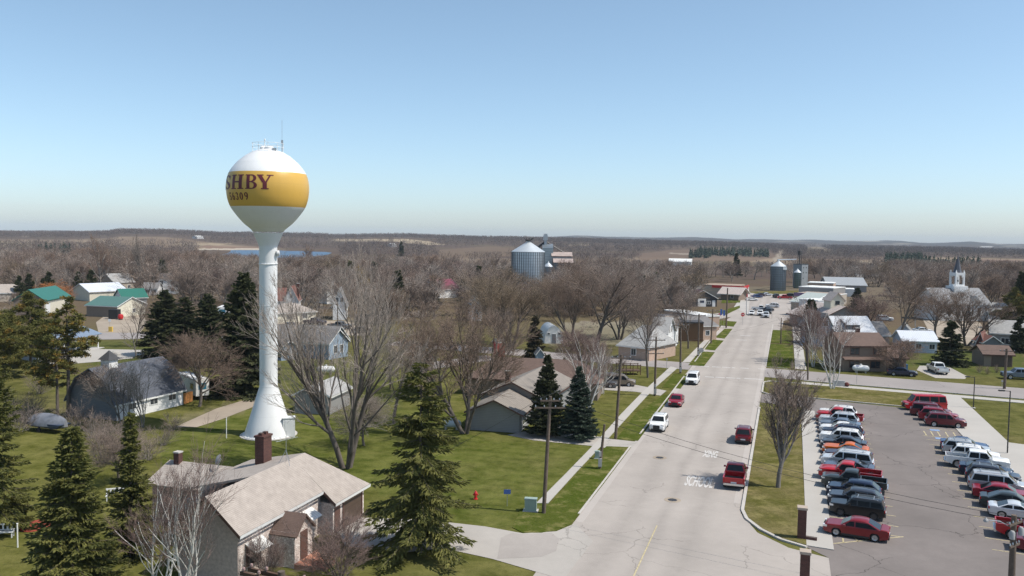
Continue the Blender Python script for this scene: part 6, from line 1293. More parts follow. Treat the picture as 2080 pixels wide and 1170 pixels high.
q = MB(); q.slab([(-2.5,3.1,7.6),(-2.5,7.7,7.6),(-.2,7.7,9.95),(-.2,3.1,9.95)], .14); q.slab([(2.1,3.1,7.6),(2.1,7.7,7.6),(-.2,7.7,9.951),(-.2,3.1,9.951)], .14); q.obj('tower_roof', R_PINK, tw_); q = MB(); q.box(-.8,.4,3.42,3.5,6.6,7.6); q.obj('tower_window', PANE, tw_)
tn = hp('house', 'house with ribbed pale tin roof and a dormer behind the brown split-level', (1698,706), (1777,706), 9, 3.4, 6.5, wall=S_GREY, roof=metalroof('roof_tin', (.5,.52,.55), 0))
q = MB(); q.box(-1.8,1.2,.6,3.5,3.6,5.0); dm = q.obj('dormer', S_SLATE, tn); q = MB(); q.slab([(-2.0,.3,5.02),(1.4,.3,5.02),(1.4,4.2,6.3),(-2.0,4.2,6.3)], .08); q.obj('dormer_roof', metalroof('roof_tin', (.5,.52,.55), 0), dm); q = MB(); q.box(-.6,.3,.55,.6,3.9,4.7); q.obj('dormer_window', PANE, dm)
hp('house', 'white gabled house between the birches and the tin roof', (1662,704), (1690,704), 9, 4.6, 7.4, ridge='y', wall=S_PBLUE, roof=R_LGREY, win=WB('f', (0,), 4.6, .9, 1.2))
hp('garage', 'garage with grey shingle roof right of the tin roof', (1778,706), (1806,706), 8, 2.9, 5.4, wall=S_GREY, roof=R_GREY, cat='garage')
sp = hp('house', 'brown two-storey split-level house on the side street', (1712,754), (1800,755), 9, 4.7, 6.5, wall=S_BROWN, roof=R_BROWN, trim=TRIMB, win=WB('f', (-1.9,2.3), 3.1, 1.5, 1.1, TRIMB)+WB('f', (-1.9,1.9), .7, 1.6, 1.1, TRIMB), chim=((.6,5,.7,7.3,BRICK),))
q = MB(); q.slab([(-4.2,-1.3,2.3),(4.4,-1.3,2.3),(4.4,.1,2.75),(-4.2,.1,2.75)], .12); q.obj('porch_roof', R_BROWN, sp)
hp('garage', 'brown-roofed single-storey wing of the split-level house', (1801,755), (1840,756), 8, 2.6, 4.2, wall=S_BROWN, roof=R_BROWN, trim=TRIMB, cat='garage', doors=(('f',0,2.4,2.1,DOORB),))
hp('house', 'pale blue bungalow with white metal roof and two windows', (1834,716), (1903,718), 7, 2.6, 4.3, wall=S_PBLUE, roof=metalroof('roof_white', (.66,.68,.7), 0), win=WB('f', (-.3,2.4), .9, 1.1, 1))
hp('garage', 'pale gabled garage behind the blue bungalow', (1820,702), (1853,704), 7, 3, 4.8, ridge='y', wall=S_PBLUE, roof=R_LGREY, cat='garage')
chh = hp('church', 'white wooden church with grey roof and pointed steeple', (1906,652), (2010,652), 12, 5.2, 9.6, wall=S_WHITE, roof=shingle('shingle_church', (.27,.27,.275)), cat='church', win=WB('f', (-5,-1.8,1.5,4.8), 1.6, 1.0, 2.4))
sx = (1944-1953)/1720*262 + 3.0
q = MB(); q.box(sx-2.3, sx+2.3, 4.2, 8.4, 8, 10.3); q.obj('steeple_base', S_WHITE, chh)
q = MB()
for dx in (-1.55, 1.05):
    for y in (4.75, 7.35): q.box(sx+dx, sx+dx+.5, y, y+.5, 10.3, 14.4)
for y in (4.75, 7.4): q.box(sx-1.05, sx+1.05, y, y+.45, 13.6, 14.4); q.box(sx-1.05, sx-.6, y, y+.45, 13.0, 13.6); q.box(sx+.6, sx+1.05, y, y+.45, 13.0, 13.6); q.box(sx-1.05, sx+1.05, y, y+.45, 10.3, 10.8)
for x in (-1.55, 1.1): q.box(sx+x, sx+x+.45, 5.25, 7.35, 13.4, 14.4)
bf = q.obj('belfry', S_WHITE, chh)
q = MB(); q.lathe([(.12,.6),(.4,.5),(.5,.1),(.62,0),(.1,.02)], 14, (sx, 6.3, 11.6)); q.tube([(sx,6.3,12.1),(sx,6.3,13.6)], .05, 5); q.obj('bell', M_DARKMETAL, bf)
for dx in (-1.3, 1.3):
    for y in (5, 7.6): q = MB(); q.add([(sx+dx-.22,y-.22,14.4),(sx+dx+.22,y-.22,14.4),(sx+dx+.22,y+.22,14.4),(sx+dx-.22,y+.22,14.4),(sx+dx,y,15.4)], [(0,1,4),(1,2,4),(2,3,4),(3,0,4)]); q.obj('pinnacle', S_WHITE, bf)
q = MB(); q.lathe([(1.4,14.3),(1.05,15.2),(.06,19.7),(.02,20.3)], 8, (sx, 6.3, 0)); q.obj('spire', R_SLATE, chh)
q = MB(); q.add([(sx+.5,-.02,5.4),(sx+4,-.02,5.4),(sx+2.2,-.02,7.6),(sx+2.2,4,7.6)], [(0,1,2),(0,2,3),(2,1,3)]); q.obj('cross_gable', R_LGREY, chh)
hp('church_annexe', 'low white annexe at the right end of the church', (2007,654), (2034,656), 9, 3.2, 5.6, wall=S_WHITE, roof=R_LGREY, cat='annexe')
hp('house', 'grey house with pale shingle roof at the right edge', (2012,706), (2078,710), 10, 3.4, 5.9, wall=S_GREY, roof=R_LGREY, win=WB('f', (-.4,), 1, 1.5, 1.3))
hp('shed', 'blue-grey shed with two white windows right of the dark spruce', (1997,719), (2032,720), 5, 2.6, 3.8, ridge='y', wall=S_SLATE, roof=R_RED, cat='shed', win=WB('f', (-.8,.9), 1.1, .6, .7))
hp('shed', 'reddish shed beside the blue-grey one', (1984,717), (1996,718), 5, 2.8, 4.4, ridge='y', wall=S_RED if False else sid('siding_dull_red', (.2,.08,.07)), roof=R_RED, cat='shed')
hp('garage', 'brown garage with brown roof behind the side street shrubs', (1998,744), (2056,746), 6, 2.4, 3.7, wall=S_BROWN, roof=R_BROWN, trim=TRIMB, cat='garage', doors=(('f',.6,3.4,2.0,DOORB),))
for i, (a, b, lb) in enumerate((((1778,562),(1801,562),'small white shed with bright roof far behind the shops'),((1740,562),(1760,562),'dark-fronted far shed with white roof edge'),((1358,540),(1404,541),'long white-roofed shed on the far side of the bare trees'),((400,497),(414,497),'white farm building on the far shore of the lake'),((797,508),(806,508),'white farmhouse on the hillside right of the lake'))):
    A, B = G(*a), G(*b); A.z = B.z = 0; h_ = house('shed', lb, A, B, 14, 4, 6.5, ridge='y' if i == 0 else 'x', wall=S_WHITE, roof=R_FLATW, cat='shed', base=gz((A+B)/2))
# ---- grain bins -------------------------------------------------------------
def corr(name, col, rough=.33): return mat(name, col, rough, .12, .4, metal=.75, stripe=(2, 1.1, .12, .4))
M_BIN = corr('bin_steel', (.6,.64,.68)); M_RIB = mat('bin_rib', (.16,.18,.2), .5, .1, metal=.5); M_BIND = corr('bin_steel_dark', (.2,.23,.26)); M_BINR = mat('bin_roof_steel', (.6,.63,.64), .4, .08, .5, metal=.4)
def bin_(label, px, depth, hwpx, ye, yp, body=M_BIN, ribs=32, base=None):
    c = at(px, 585, depth); c.z = 0; k = depth/F; r = hwpx*k; ze = at(px, ye, depth).z; zp = at(px, yp, depth).z
    t = thing('grain_bin', label, 'grain bin', c); n = 64
    q = MB(); q.lathe([(r,0),(r,ze)], n); q.obj('shell', body, t, 30)
    q = MB(); q.lathe([(r+.15,ze-.15),(r+.15,ze),(r*.12,zp),(r*.12,zp+.3),(.1,zp+.5)], n); rf = q.obj('roof', M_BINR, t, 30)
    for z_ in np.linspace(.3, ze-.2, 8): pass
    q = MB()
    for i in range(ribs):
        a = 2*math.pi*i/ribs; q.box(-.06, .1, -.09, .09, 0, ze-.05); s_ = len(q.V)-8
        for j in range(8): x, y, z = q.V[s_+j]; x += r+.04; q.V[s_+j] = (x*math.cos(a)-y*math.sin(a), x*math.sin(a)+y*math.cos(a), z)
    q.obj('stiffener_ribs', M_RIB, t)['kind'] = 'stuff'
    KEEP.append((c.x, c.y, r+6)); return t, r, ze, zp
b1, r1, ze1, zp1 = bin_('huge silver grain bin with ribbed walls and conical roof', 1072, 330, 33.3, 511, 491.5, ribs=44)
q = MB(); q.lathe([(1.2,zp1+.3),(1.2,zp1+.9)], 12)
for i in range(9): a = 2*math.pi*i/9; q.tube([(.8*math.cos(a),.8*math.sin(a),zp1+.6),(2.0*math.cos(a),2.0*math.sin(a),zp1+1.6)], .12, 4)
q.obj('roof_platform', M_DARKMETAL, b1)
b2, r2, ze2, zp2 = bin_('dark grey grain bin at the end of the main street', 1580, 402, 14.8, 540.5, 530.5, M_BIND, 0 or 20)
q = MB(); q.box(-.1+1.2, 2.9, -r2-.06, -r2+.6, ze2-1.6, ze2-.4); q.obj('bin_sign', M_WHITE, b2)
b3, _, _, _ = bin_('small silver grain bin between the huge bin and the rusty sheds', 1113, 345, 9, 541, 533, M_BIN, 20)
b4, r4, ze4, zp4 = bin_('slim green-grey hopper bin in front of the tall elevator', 1619, 424, 7, 553, 547, corr('bin_green', (.15,.2,.17)), 12)
el = thing('grain_elevator', 'tall dark elevator building with a lit grey side and a leg tower', 'grain elevator', at(1625, 585, 440).to_2d().to_3d(), R(35)); KEEP.append((*el.location[:2], 12))
q = MB(); q.box(-2.6,2.6,-2.6,2.6,0,11.6); q.obj('wall', mat('elevator_steel', (.27,.29,.3), .5, .15, .5, stripe=(2, .6, .2, .2)), el); q = MB(); q.box(-2.75,2.75,-2.75,2.75,11.6,11.8); q.obj('roof', M_DARKMETAL, el)
for x, z in ((-1.2,9.6),(1.1,9.6),(-1.2,7),(1.1,7),(-1.2,4)): q = MB(); q.box(x-.25, x+.25, -2.65, -2.6, z, z+.7); q.obj('vent', M_BLACK, el)
q = MB(); zt_ = at(1617, 513, 440).z
for x in (-.6, .6):
    for y in (-.6, .6): q.tube([(x-1.2,y,11.6),(x-1.2,y,zt_)], .16, 4)
for i in range(6): z = 12+i*(zt_-12.5)/5; q.tube([(-1.8,-.6,z),(-.6,-.6,z+1)], .04, 4); q.tube([(-1.8,.6,z),(-.6,.6,z+1)], .04, 4)
q.box(-1.9,-.5,-.7,.7,zt_-1.2,zt_+.9); q.obj('leg_tower', M_DARKMETAL, el)
p, p2 = at(1580, 528, 402), at(1617, 527, 437); cv = MB(); cv.tube([p, p2], .35, 6); cv.tube([p+Vector((0,0,-.6)), p], .3, 6); o = cv.obj('grain_conveyor', M_STEEL); o['label'] = 'thin conveyor bridging the dark bin top and the elevator leg tower'; o['category'] = 'conveyor'
e2 = thing('grain_elevator', 'old elevator with a slim head tower behind the huge silver bin', 'grain elevator', at(1110, 585, 362).to_2d().to_3d()); KEEP.append((*e2.location[:2], 18))
zq = lambda y: at(1110, y, 362).z
q = MB(); q.box(-2,2.5,-2,2,0,zq(503)); q.add([(-2,-2,zq(503)),(2.5,-2,zq(503)),(2.5,2,zq(503)),(-2,2,zq(503)),(-2,0,zq(495)),(2.5,0,zq(495))], [(0,1,5,4),(2,3,4,5),(3,0,4),(1,2,5)]); q.obj('wall', corr('elevator_silver', (.36,.4,.42)), e2)
q = MB(); q.box(-1.3,-.2,-.5,.5,zq(503),zq(488)); q.box(-1.7,.2,-.9,.9,zq(488),zq(478)); q.box(-1.5,0,-.8,.8,zq(478),zq(475)); q.obj('head_tower', M_STEEL, e2)
q = MB()
for x, y in ((-7.5,515),(7.0,512),(-4.5,508)): q.tube([(-.8,0,zq(490)),(x,0,zq(y))], .28, 5)
q.obj('spout', M_DARKMETAL, e2)
hp_z = lambda px, py, d: at(px, py, d)
for a, b, d, hw, hr, lb in ((1121,1160,358,zq(519),zq(512),'upper rusty-roofed elevator shed'),(1125,1162,350,at(1140,533,350).z,at(1140,526,350).z,'lower rusty-roofed elevator shed')):
    A, B = at(a, 585, d), at(b, 585, d); A.z = B.z = 0; house('elevator_shed', lb+' right of the huge silver bin', A, B, 6, hw, hr, wall=corr('shed_steel', (.25,.25,.26)), roof=mat('rusty_roof', (.4,.32,.285), .8, .25, .6), trim=TRIMB, cat='shed')
# ---------------------------------------------------------------- street furniture
ARMV = lambda az: Vector((math.cos(az), math.sin(az), 0))
POLES = {}
def pole(key, base, top, label, arms=(), light=None, r=.16, extra=None, armaz=0.0, name='utility_pole', cat='utility pole', m=None):
    b = G(*base); h = at(top[0], top[1], b.y).z; tp = at(top[0], top[1], b.y); t = thing(name, label, cat, b); m = m or M_WOOD; lean = Vector((tp.x-b.x, 0, h))
    q = MB(); q.tube([(0,0,-.3), lean*.5, lean], [r*1.15, r, r*.8], 10); q.obj('shaft', m, t, 40); ends = []
    d = ARMV(armaz)
    for k, (drop, ln) in enumerate(arms):
        c = lean*(1-drop/h) + Vector((0,-.16,0)); q = MB(); n = Vector((-d.y, d.x, 0))*.05; z = Vector((0,0,.06))
        A, B = c-d*ln/2, c+d*ln/2; q.add([A-n-z, B-n-z, B+n-z, A+n-z, A-n+z, B-n+z, B+n+z, A+n+z], [(0,3,2,1),(4,5,6,7),(0,1,5,4),(1,2,6,5),(2,3,7,6),(3,0,4,7)])
        ca = q.obj('crossarm', M_WOOD, t)
        for f in (-.46, -.18, .18, .46):
            p = c + d*ln*f + Vector((0,0,.06)); q = MB(); q.lathe([(.03,0),(.055,.06),(.04,.13),(.02,.18)], 8, p); q.obj('insulator', M_STEEL, ca); ends.append(b + p + Vector((0,0,.18)))
    ends.append(b + lean*.97)
    if light:
        dx, ln = light; q = MB(); s_ = lean*.86; e = s_ + ARMV(dx)*ln + Vector((0,0,.5)); q.tube([s_, s_+ARMV(dx)*ln*.5+Vector((0,0,.45)), e], .03, 6); la = q.obj('lamp_arm', M_STEEL, t)
        q = MB(); q.lathe([(.02,0),(.16,.05),(.14,.16),(.03,.3)], 10, e + Vector((0,0,-.15))); q.obj('lamp_head', GREYM, la)
    if extra: extra(t, lean, h)
    POLES[key] = ends; return t
def meterbox(t, lean, h):
    q = MB(); q.box(-.18,.18,-.35,-.12,.3,1.1); q.box(-.12,.12,-.3,-.12,1.3,1.8); q.obj('meter_box', GREYM, t)
def transformer(t, lean, h):
    for z, dx in ((h*.9, .3), (h*.86, -.3)):
        q = MB(); q.lathe([(.05,0),(.16,.03),(.17,.45),(.1,.55)], 12, (dx*.9, -.25, z-.6)); q.obj('transformer', GREYM, t, 40)
pole('p1', (1104,1043), (1118,805), 'utility pole with a weathered crossarm beside the green cabinet', ((.35,1.7),(.95,2.6)), armaz=.05)
pole('p2', (1218,952), (1228,862), 'short wooden pole with meter box beside the sidewalk', (), extra=meterbox, r=.14)
pole('p3', (1250,892), (1262,720), 'utility pole with one thin crossarm between the sidewalk and the street', ((.4,2.3),), armaz=.1)
pole('p4', (1330,804), (1333,684), 'utility pole with three crossarms by the second driveway', ((.5,2.8),(1.7,2.8),(2.5,2.4)), extra=meterbox, armaz=.15)
pole('p5', (1382,758), (1383,656), 'utility pole at the corner just before the crosswalk', ((.4,2.8),), extra=meterbox, armaz=.15)
pole('p6', (1418,724), (1420,637), 'utility pole beyond the crosswalk on the left sidewalk', ((.4,2.8),), extra=meterbox, armaz=.15)
pole('p7', (1444,698), (1448,628), 'utility pole in front of the peach brick building', ((.4,2.8),(1.3,2.4)), armaz=.15)
pole('p8', (1475,666), (1478,585), 'tall dark pole at the street bend', (), r=.2)
pole('p9', (1586,698), (1587,646), 'slim pole on the right-hand grass strip beyond the crosswalk', (), r=.13)
pole('p10', (1641,772), (1641,692), 'slim dark pole at the side street corner behind the bare ash', (), r=.12)
pole('p11', (2040,790), (2045,708), 'stout wooden pole on the side street near the right edge', ((.4,2.2),), r=.2, armaz=-.3)
pole('p12', (2052,1245), (2060,1046), 'weathered pole with transformers and a curved street lamp, at the lower right edge', ((.5,1.6),(1.9,1.2)), light=(math.pi*.98, 1.7), r=.2, extra=transformer, armaz=.6)
pole('p13', (1858,705), (1859,648), 'thin light pole in the yard left of the church', (), r=.08, m=M_STEEL)
pole('p14', (685,690), (686,612), 'thin utility pole behind the tan hip-roofed house', (), r=.12)
pole('p15', (793,790), (792,700), 'bare pole right of the big leafless maple', (), r=.12)
pole('p16', (1516,640), (1516,603), 'pale light pole on the corner of the street bend', (), r=.1, m=M_STEEL)
pole('p17', (1568,648), (1568,618), 'stop sign pole beyond the parked cars', (), r=.05, m=M_STEEL, name='sign_post', cat='post')
# wires: each a thing of its own
M_WIRE = mat('wire_black', (.02,.02,.02), .6, .1)
def wire(a, b, sag, label, r=.014):
    q = MB(); q.tube([a.lerp(b, i/12) - Vector((0,0,sag*4*(i/12)*(1-i/12))) for i in range(13)], r, 4); o = q.obj('overhead_wire', M_WIRE); o['label'] = label; o['category'] = 'wire'; o['group'] = 'overhead wires'
chain = ['p1','p3','p4','p5','p6','p7']
for a, b in zip(chain, chain[1:]):
    for k in (0, 3): wire(POLES[a][k], POLES[b][k if len(POLES[b]) > k else 0], .5, 'thin black wire strung along the left side of the main street')
e12, e1 = POLES['p12'], POLES['p1']
for k in (0, 3): wire(e1[k], e12[k], .9, 'thin black wire crossing the main street from the lower right pole')
wire(POLES['p1'][0], G(756,983,2.7), .4, 'service wire from the first pole to the garage of the stone house')
wire(POLES['p10'][-1], POLES['p11'][-1], .6, 'thin wire strung along the side street'); wire(POLES['p4'][5], POLES['p9'][-1], .5, 'thin wire crossing the main street beyond the crosswalk')
# lamp posts on the school lawn
def lamp(base, top, label, az):
    b = G(*base); h = at(top[0], top[1], b.y).z; t = thing('lamp_post', label, 'lamp post', b); q = MB(); q.lathe([(.28,0),(.28,.1),(.1,.12)], 12); q.obj('footing', M_CONC, t); q = MB(); q.tube([(0,0,.1),(0,0,h)], [.075,.06], 8); q.obj('shaft', M_DARKMETAL, t)
    e = ARMV(az)*.9; q = MB(); q.tube([(0,0,h-.05), e+Vector((0,0,h))], .04, 5); hd = q.obj('lamp_arm', M_DARKMETAL, t); q = MB(); q.cbox((e.x, e.y, h), (.6,.3,.14)); q.obj('lamp_head', M_DARKMETAL, hd)
lamp((1977,829), (1979,766), 'dark lamp post on the lawn beside the upper walk', math.pi*.9); lamp((2046,922), (2053,794), 'taller dark lamp post on the bare patch of the school lawn', math.pi*.95)
# brick pillars
def pillar(px, py, top, wpx, label):
    b = G(px, py); h = at(px, top, b.y).z; s_ = wpx/F*b.y/2; t = thing('brick_pillar', label, 'pillar', b, ROTU); q = MB(); q.box(-s_,s_,-s_,s_,0,h-.18); q.obj('shaft', BRICK, t); q = MB(); q.box(-s_-.06,s_+.06,-s_-.06,s_+.06,h-.18,h); q.obj('cap', mat('cap_stone', (.4,.33,.27), .9, .1), t); return t
pillar(1628, 1094, 1029, 17, 'dark brick gate pillar on the corner of the grass strip'); pillar(1634, 1182, 1118, 19, 'dark brick gate pillar cut by the bottom edge')
b = G(1640,1097); q = MB(); q.box(-.5,.7,-.15,.15,0,.3); o = q.obj('low_wall', BRICK); o.location = b; o.rotation_euler = (0,0,A_R); o['label'] = 'low brick stub beside the gate pillar'; o['category'] = 'wall'
# cabinets, hydrant, signs
def cabinet(px, py, w_, h, label, col):
    t = thing('utility_cabinet', label, 'cabinet', G(px, py), ROTU-math.pi/2+.2); q = MB(); q.box(-w_/2,w_/2,-w_*.3,w_*.3,.08,h); q.obj('body', mat('cabinet_green', (.3,.38,.34), .55, .08) if col else GREYM, t); q = MB(); q.box(-w_/2-.04,w_/2+.04,-w_*.3-.04,w_*.3+.04,h,h+.06); q.obj('lid', mat('cabinet_green', (.3,.38,.34), .55, .08), t); q = MB(); q.box(-w_*.65,w_*.65,-w_*.45,w_*.45,0,.08); q.obj('plinth', M_CONC, t)
cabinet(1078, 1038, 1.0, 1.05, 'pale green utility cabinet beside the first utility pole', 1); cabinet(1213, 932, .5, .8, 'small pale green utility cabinet by the short meter pole', 1)
t = thing('fire_hydrant', 'red fire hydrant on the lawn beside the olive spruce', 'hydrant', G(966,1014)); q = MB(); q.lathe([(.2,0),(.2,.06),(.13,.08),(.13,.5),(.17,.52),(.15,.62),(.05,.72),(.04,.78)], 14); q.obj('barrel', M_RED, t, 40)
for d in ((1,0),(-1,0),(0,-1)): q = MB(); q.tube([(d[0]*.1,d[1]*.1,.42),(d[0]*.24,d[1]*.24,.42)], .07, 8); q.obj('outlet', M_RED, t)
def sign(px, py, top, label, shape, col, az=0.0, wd=.6, text=None, name='street_sign', tc=None):
    b = G(px, py); h = at(px, top, b.y).z; t = thing(name, label, 'sign', b, az); q = MB(); q.tube([(0,0,0),(0,0,h)], .03, 6); q.obj('post', M_STEEL, t); q = MB()
    if shape == 'oct': q.exty([(wd/2*math.cos(R(22.5+45*i)), h-wd/2+wd/2*math.sin(R(22.5+45*i))) for i in range(8)], -.06, -.04)
    else: hh = shape; q.box(-wd/2, wd/2, -.06, -.04, h-hh, h)
    pl = q.obj('panel', col, t)
    if text: o = fit_text('lettering', text, tc or M_WHITE, (0,-.065, h-wd/2), 0, wd*.72, wd*.26, tilt=(math.pi/2,0,0), parent=pl)
    return t
BLUE_S = mat('sign_blue', (.05,.11,.35), .5, .1); GREEN_S = mat('sign_green', (.02,.2,.08), .5, .1)
sign(1030, 1028, 994, 'small blue lawn sign on a thin post', .4, BLUE_S, wd=.6)
sign(1508, 660, 635, 'red stop sign at the street bend', 'oct', M_RED, wd=1.1, text='STOP'); sign(1461, 655, 636, 'red stop sign left of the street beside the flags', 'oct', M_RED, wd=.9, text='STOP')
sign(1740, 780, 742, 'thin street name post on the side street', .18, BLUE_S, wd=.6); sign(1890+145, 787, 772, 'small thin post sign by the right-hand pole', .3, GREYM, wd=.3)
sign(1424, 728, 706, 'grey back of a road sign on the left sidewalk', 'oct', GREYM, wd=1.0); sign(1354, 752, 727, 'thin post on the lawn left of the crosswalk', .3, GREYM, wd=.3)
for i, (x, y, tp) in enumerate(((1464,672,628),(1470,668,630))): sign(x, y, tp, ('blue and white street banner on the nearer pole','blue and white street banner on the farther pole')[i], 1.5, BLUE_S, wd=.55, name='street_banner')
sign(223, 674, 648, 'white sign on a post above a yellow bollard near the gravel lot', .6, M_WHITE, wd=.6)
q = MB(); q.box(-.4,.4,-.3,.3,0,1.2); o = q.obj('bollard', mat('bollard_yellow', (.6,.4,.08), .6, .1)); o.location = G(225,674); o['label'] = 'yellow block at the corner of the gravel lot'; o['category'] = 'bollard'
t = thing('tank', 'round red tank standing before the cream-walled building', 'tank', G(245,650)); q = MB(); q.lathe([(.1,.2),(.55,.32),(.75,.9),(.55,1.45),(.1,1.6)], 18); q.obj('shell', M_RED, t, 40); q = MB(); q.lathe([(.5,0),(.5,.35)], 12); q.obj('stand', M_DARKMETAL, t)
q = MB(); q.box(-1.2,1.2,-1,1,0,2.6); o = q.obj('dumpster', M_BLACK); o.location = G(233,648); o['label'] = 'black waste container left of the red tank'; o['category'] = 'container'
# propane tanks
def propane(px, py, ln, az, label, m=M_WHITE):
    t = thing('propane_tank', label, 'propane tank', G(px, py), az); r = ln*.19; q = MB(); n = 5; pr = [(r*math.sin(math.pi/2*i/n)+.001, -ln/2 + r*(1-math.cos(math.pi/2*i/n))) for i in range(n+1)]; pr += [(a, -b_) for a, b_ in pr[::-1]]; q.lathe(pr, 18, (0,0,r+.25), axis='x'); q.obj('shell', m, t, 40)
    for x in (-ln*.28, ln*.28): q = MB(); q.box(x-.1,x+.1,-r*.6,r*.6,0,.45); q.obj('saddle', M_CONC, t)
    q = MB(); q.lathe([(.2,0),(.2,.22),(.05,.26)], 10, (0,0,2*r+.22)); q.obj('valve_dome', m, t)
propane(662, 760, 3.0, .1, 'white propane tank on the grass behind the pale-roofed shed'); propane(917, 872, 2.4, -.1, 'pale blue propane tank beside the leafless tree by the grey ranch house', mat('tank_pale', (.55,.62,.66), .4, .08)); propane(1748, 757, 2.9, A_V, 'white propane tank beside the side street')
# garden things on the left
def bench(px, py, az, label):
    t = thing('garden_bench', label, 'bench', G(px, py), az)
    for k in range(3): q = MB(); q.box(-.75,.75,-.25+.17*k,-.12+.17*k,.42,.46); q.obj('seat_slat', M_WHITE, t)
    q = MB()
    for k in range(5): q.box(-.72+.3*k,-.6+.3*k,.27,.31,.5,.95)
    q.box(-.75,.75,.26,.32,.9,1.0); q.box(-.75,.75,.26,.32,.5,.56); q.obj('backrest', M_WHITE, t)
    for x in (-.68,.62):
        for y in (-.22,.24): q = MB(); q.box(x,x+.07,y,y+.07,0,.44 if y < 0 else .9); q.obj('leg', M_WHITE, t)
        q = MB(); q.box(x,x+.07,-.24,.28,.64,.69); q.obj('armrest', M_WHITE, t)
bench(234, 1016, .35, 'white garden bench on the lawn beside the slim spruce'); bench(6, 1092, .25, 'white garden seat at the left edge of the yard')
q = MB(); c = G(76,1068); q.lathe([(1.05,0),(1.05,.07),(.95,.1)], 24); o = q.obj('flower_bed', mat('red_mulch', (.3,.055,.03), 1, .3, 6)); o.location = c; o.scale = (1.0,1.45,1); o['label'] = 'oval bed of red mulch in the yard'; o['category'] = 'flower bed'
def post(px, py, top, label, m=M_WHITE, r=.05):
    b = G(px, py); h = at(px, top, b.y).z; t = thing('post', label, 'post', b); q = MB(); q.tube([(0,0,0),(0,0,h)], r, 8); q.obj('shaft', m, t); q = MB(); q.lathe([(r+.02,0),(r+.02,.04),(.01,.06)], 8, (0,0,h)); q.obj('cap', m, t)
post(36, 1112, 1064, 'thin white post beside the red mulch bed'); post(460, 890, 849, 'pale clothes-line post in the tower shadow'); post(146, 728, 700, 'thin dark post on the park lawn', M_DARKMETAL)
# covered boat on its trailer, stone sign, boulders, bin
t = thing('covered_boat', 'boat under a grey tarpaulin on a trailer in the brush at the yard edge', 'boat', G(100,876), -.35); q = MB()
V_, n = [], 9
for i in range(n):
    f = i/(n-1); x = -2.6+5.2*f; wv = 1.0*math.sin(math.pi*min(1, .25+f*.72))**.6; hv = .55+.5*math.sin(math.pi*f)**.7
    V_ += [(x,-wv,.75),(x,-wv*.95,1.1),(x,-wv*.5,1.1+hv*.7),(x,0,1.1+hv),(x,wv*.5,1.1+hv*.7),(x,wv*.95,1.1),(x,wv,.75)]
q.add(V_, [(i*7+j, i*7+j+1, (i+1)*7+j+1, (i+1)*7+j) for i in range(n-1) for j in range(6)] + [tuple(range(7)), tuple(range(7*(n-1), 7*n))]); q.obj('tarpaulin', mat('tarp_grey', (.22,.23,.26), .6, .25, 2), t, 50)
q = MB(); q.exty([(-2.5,.8),(2.3,.8),(2.6,1.05),(-2.5,1.05),(-2.6,.9)], -.85, .85); q.box(-2.2,1.8,-.6,.6,.5,.8); q.obj('hull', mat('boat_navy', (.03,.05,.1), .4, .1), t)
for y in (-.9,.9): q = MB(); q.lathe([(.12,-.09),(.3,-.09),(.3,.09),(.12,.09)], 12, axis='y'); o = q.obj('wheel', M_TYRE, t); o.location = (-.6,y,.3)
t = thing('stone_sign', 'low pale stone sign with red shrubs beside the white birch', 'sign', G(1703,785), -.1); q = MB(); q.box(-.9,.9,-.2,.2,0,.95); q.obj('block', mat('sign_stone', (.38,.38,.38), .9, .15), t); q = MB(); q.lathe([(.01,0),(.35,.15),(.4,.4),(.25,.65),(.01,.75)], 10, (1.3,0,0)); q.obj('shrub', mat('red_bush', (.12,.035,.03), .95, .4, 8), t)
for i, (x, y, s_) in enumerate(((221,722,.5),(234,720,.7),(240,722,.5))):
    q = MB(); q.lathe([(.01,0),(s_*1.1,.05),(s_,s_*.6),(s_*.5,s_),(.01,s_*1.05)], 8); o = q.obj('boulder', mat('boulder_grey', (.4,.38,.35), .95, .2), smooth=30); o.location = G(x, y); o.rotation_euler = (0,0,i*1.3); o['label'] = ('dark upright boulder on the park lawn','largest pale boulder on the park lawn','small pale boulder at the right of the group on the park lawn')[i]; o['category'] = 'boulder'; o['group'] = 'boulders on the park lawn'
sheet('gravel_patch', [(203,722),(225,714),(258,718),(240,724)], M_WALK, .04)
q = MB(); q.box(-.35,.35,-.4,.4,.1,1.05); q.box(-.38,.38,-.44,.42,1.05,1.12); o = q.obj('wheelie_bin', mat('bin_blue', (.04,.14,.32), .5, .1)); o.location = G(1838,752); o['label'] = 'blue wheelie bin beside the dark navy sedan'; o['category'] = 'bin'
q = MB(); q.box(-.35,.35,-.4,.4,.1,1.3); o = q.obj('wheelie_bin', mat('bin_blue', (.04,.14,.32), .5, .1)); o.location = G(1231,776); o['label'] = 'blue barrel-like bin by the pale birches and tan minivan'; o['category'] = 'bin'
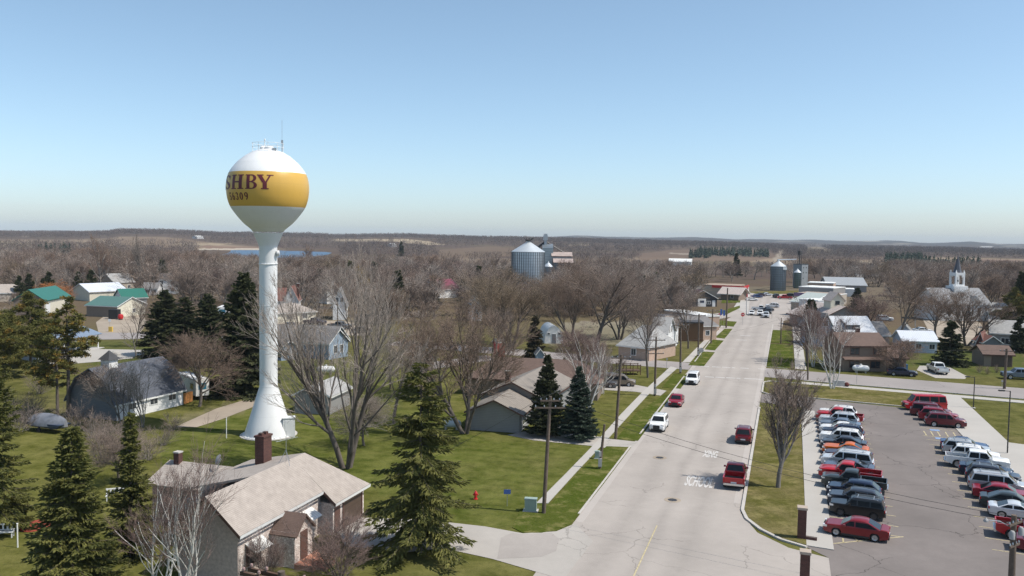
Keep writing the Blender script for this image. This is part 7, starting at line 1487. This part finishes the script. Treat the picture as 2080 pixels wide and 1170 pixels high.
# small decks, rowing boat, driveway mailbox
t = thing('rowing_boat', 'upturned white boat on the driveway under the blue spruces', 'boat', G(1137,875), .1); q = MB(); V_ = []
for i in range(7):
    f = i/6; x = -1.7+3.4*f; wv = .6*math.sin(math.pi*(.12+.76*f))**.6; V_ += [(x,-wv,.25),(x,-wv*.7,.5),(x,0,.6),(x,wv*.7,.5),(x,wv,.25)]
q.add(V_, [(i*5+j, i*5+j+1, (i+1)*5+j+1, (i+1)*5+j) for i in range(6) for j in range(4)]); q.obj('hull', M_WHITE, t, 50); q = MB(); q.box(-1.2,-1.1,-.4,.4,0,.3); q.box(1.1,1.2,-.4,.4,0,.3); q.obj('trestle', M_WOOD, t)
t = thing('wooden_ramp', 'dark wooden deck with railings behind the tan minivan', 'deck', G(1276,760), .1); q = MB(); q.box(-2,2,-1,1,.6,.75); q.obj('deck', S_WOODB, t)
for x in (-1.9,-.6,.6,1.9):
    for y in (-.95,.95): q = MB(); q.box(x-.06,x+.06,y-.06,y+.06,0,1.8); q.obj('rail_post', S_WOODB, t)
q = MB(); q.box(-2,2,-1,-.92,1.6,1.72); q.box(-2,2,.92,1,1.6,1.72); q.box(-2,2,-1,-.92,1.15,1.23); q.obj('handrail', S_WOODB, t)

for i, (x, y) in enumerate(((1366,1016),(1340,930))):
    q = MB(); q.lathe([(.42,.022),(.42,.034),(.36,.036)], 20); q.lathe([(.75,.021),(.75,.03)], 20, m=1); o = q.obj('manhole_cover', [M_DARKMETAL, M_GRAVEL]); o.location = G(x, y); o['label'] = ('manhole cover with a worn ring, nearer one on the main street','manhole cover on the main street left of the XING lettering')[i]; o['category'] = 'manhole cover'

A, B = at(497,1160,30), at(650,1196,28.6); B.z = A.z; c = (A+B)/2; t = thing('utility_pole', 'pole top with double crossarm and pale insulators at the bottom edge below the stone house', 'utility pole', (c.x, c.y, 0), math.atan2((B-A).y, (B-A).x)); Lh = (B-A).length/2; z = A.z
q = MB(); q.tube([(0,0,-.3),(0,0,z*.5),(0,0,z+.3)], [.19,.16,.13], 10); q.obj('shaft', M_WOOD, t, 40)
for y in (-.2, .2):
    q = MB(); q.box(-Lh, Lh, y-.05, y+.05, z-.07, z+.07); ca = q.obj('crossarm', mat('crossarm_brown', (.1,.055,.035), .9, .25, 3), t)
    for x in (-.92,-.5,.5,.92):
        q = MB(); q.lathe([(.02,.07),(.02,.12),(.06,.13),(.065,.16),(.035,.175),(.06,.19),(.05,.22),(.02,.24)], 10, (x*Lh, y, z)); q.obj('insulator', mat('insulator_pale', (.3,.2,.18), .4, .2), ca)
belts(); mid_woods()
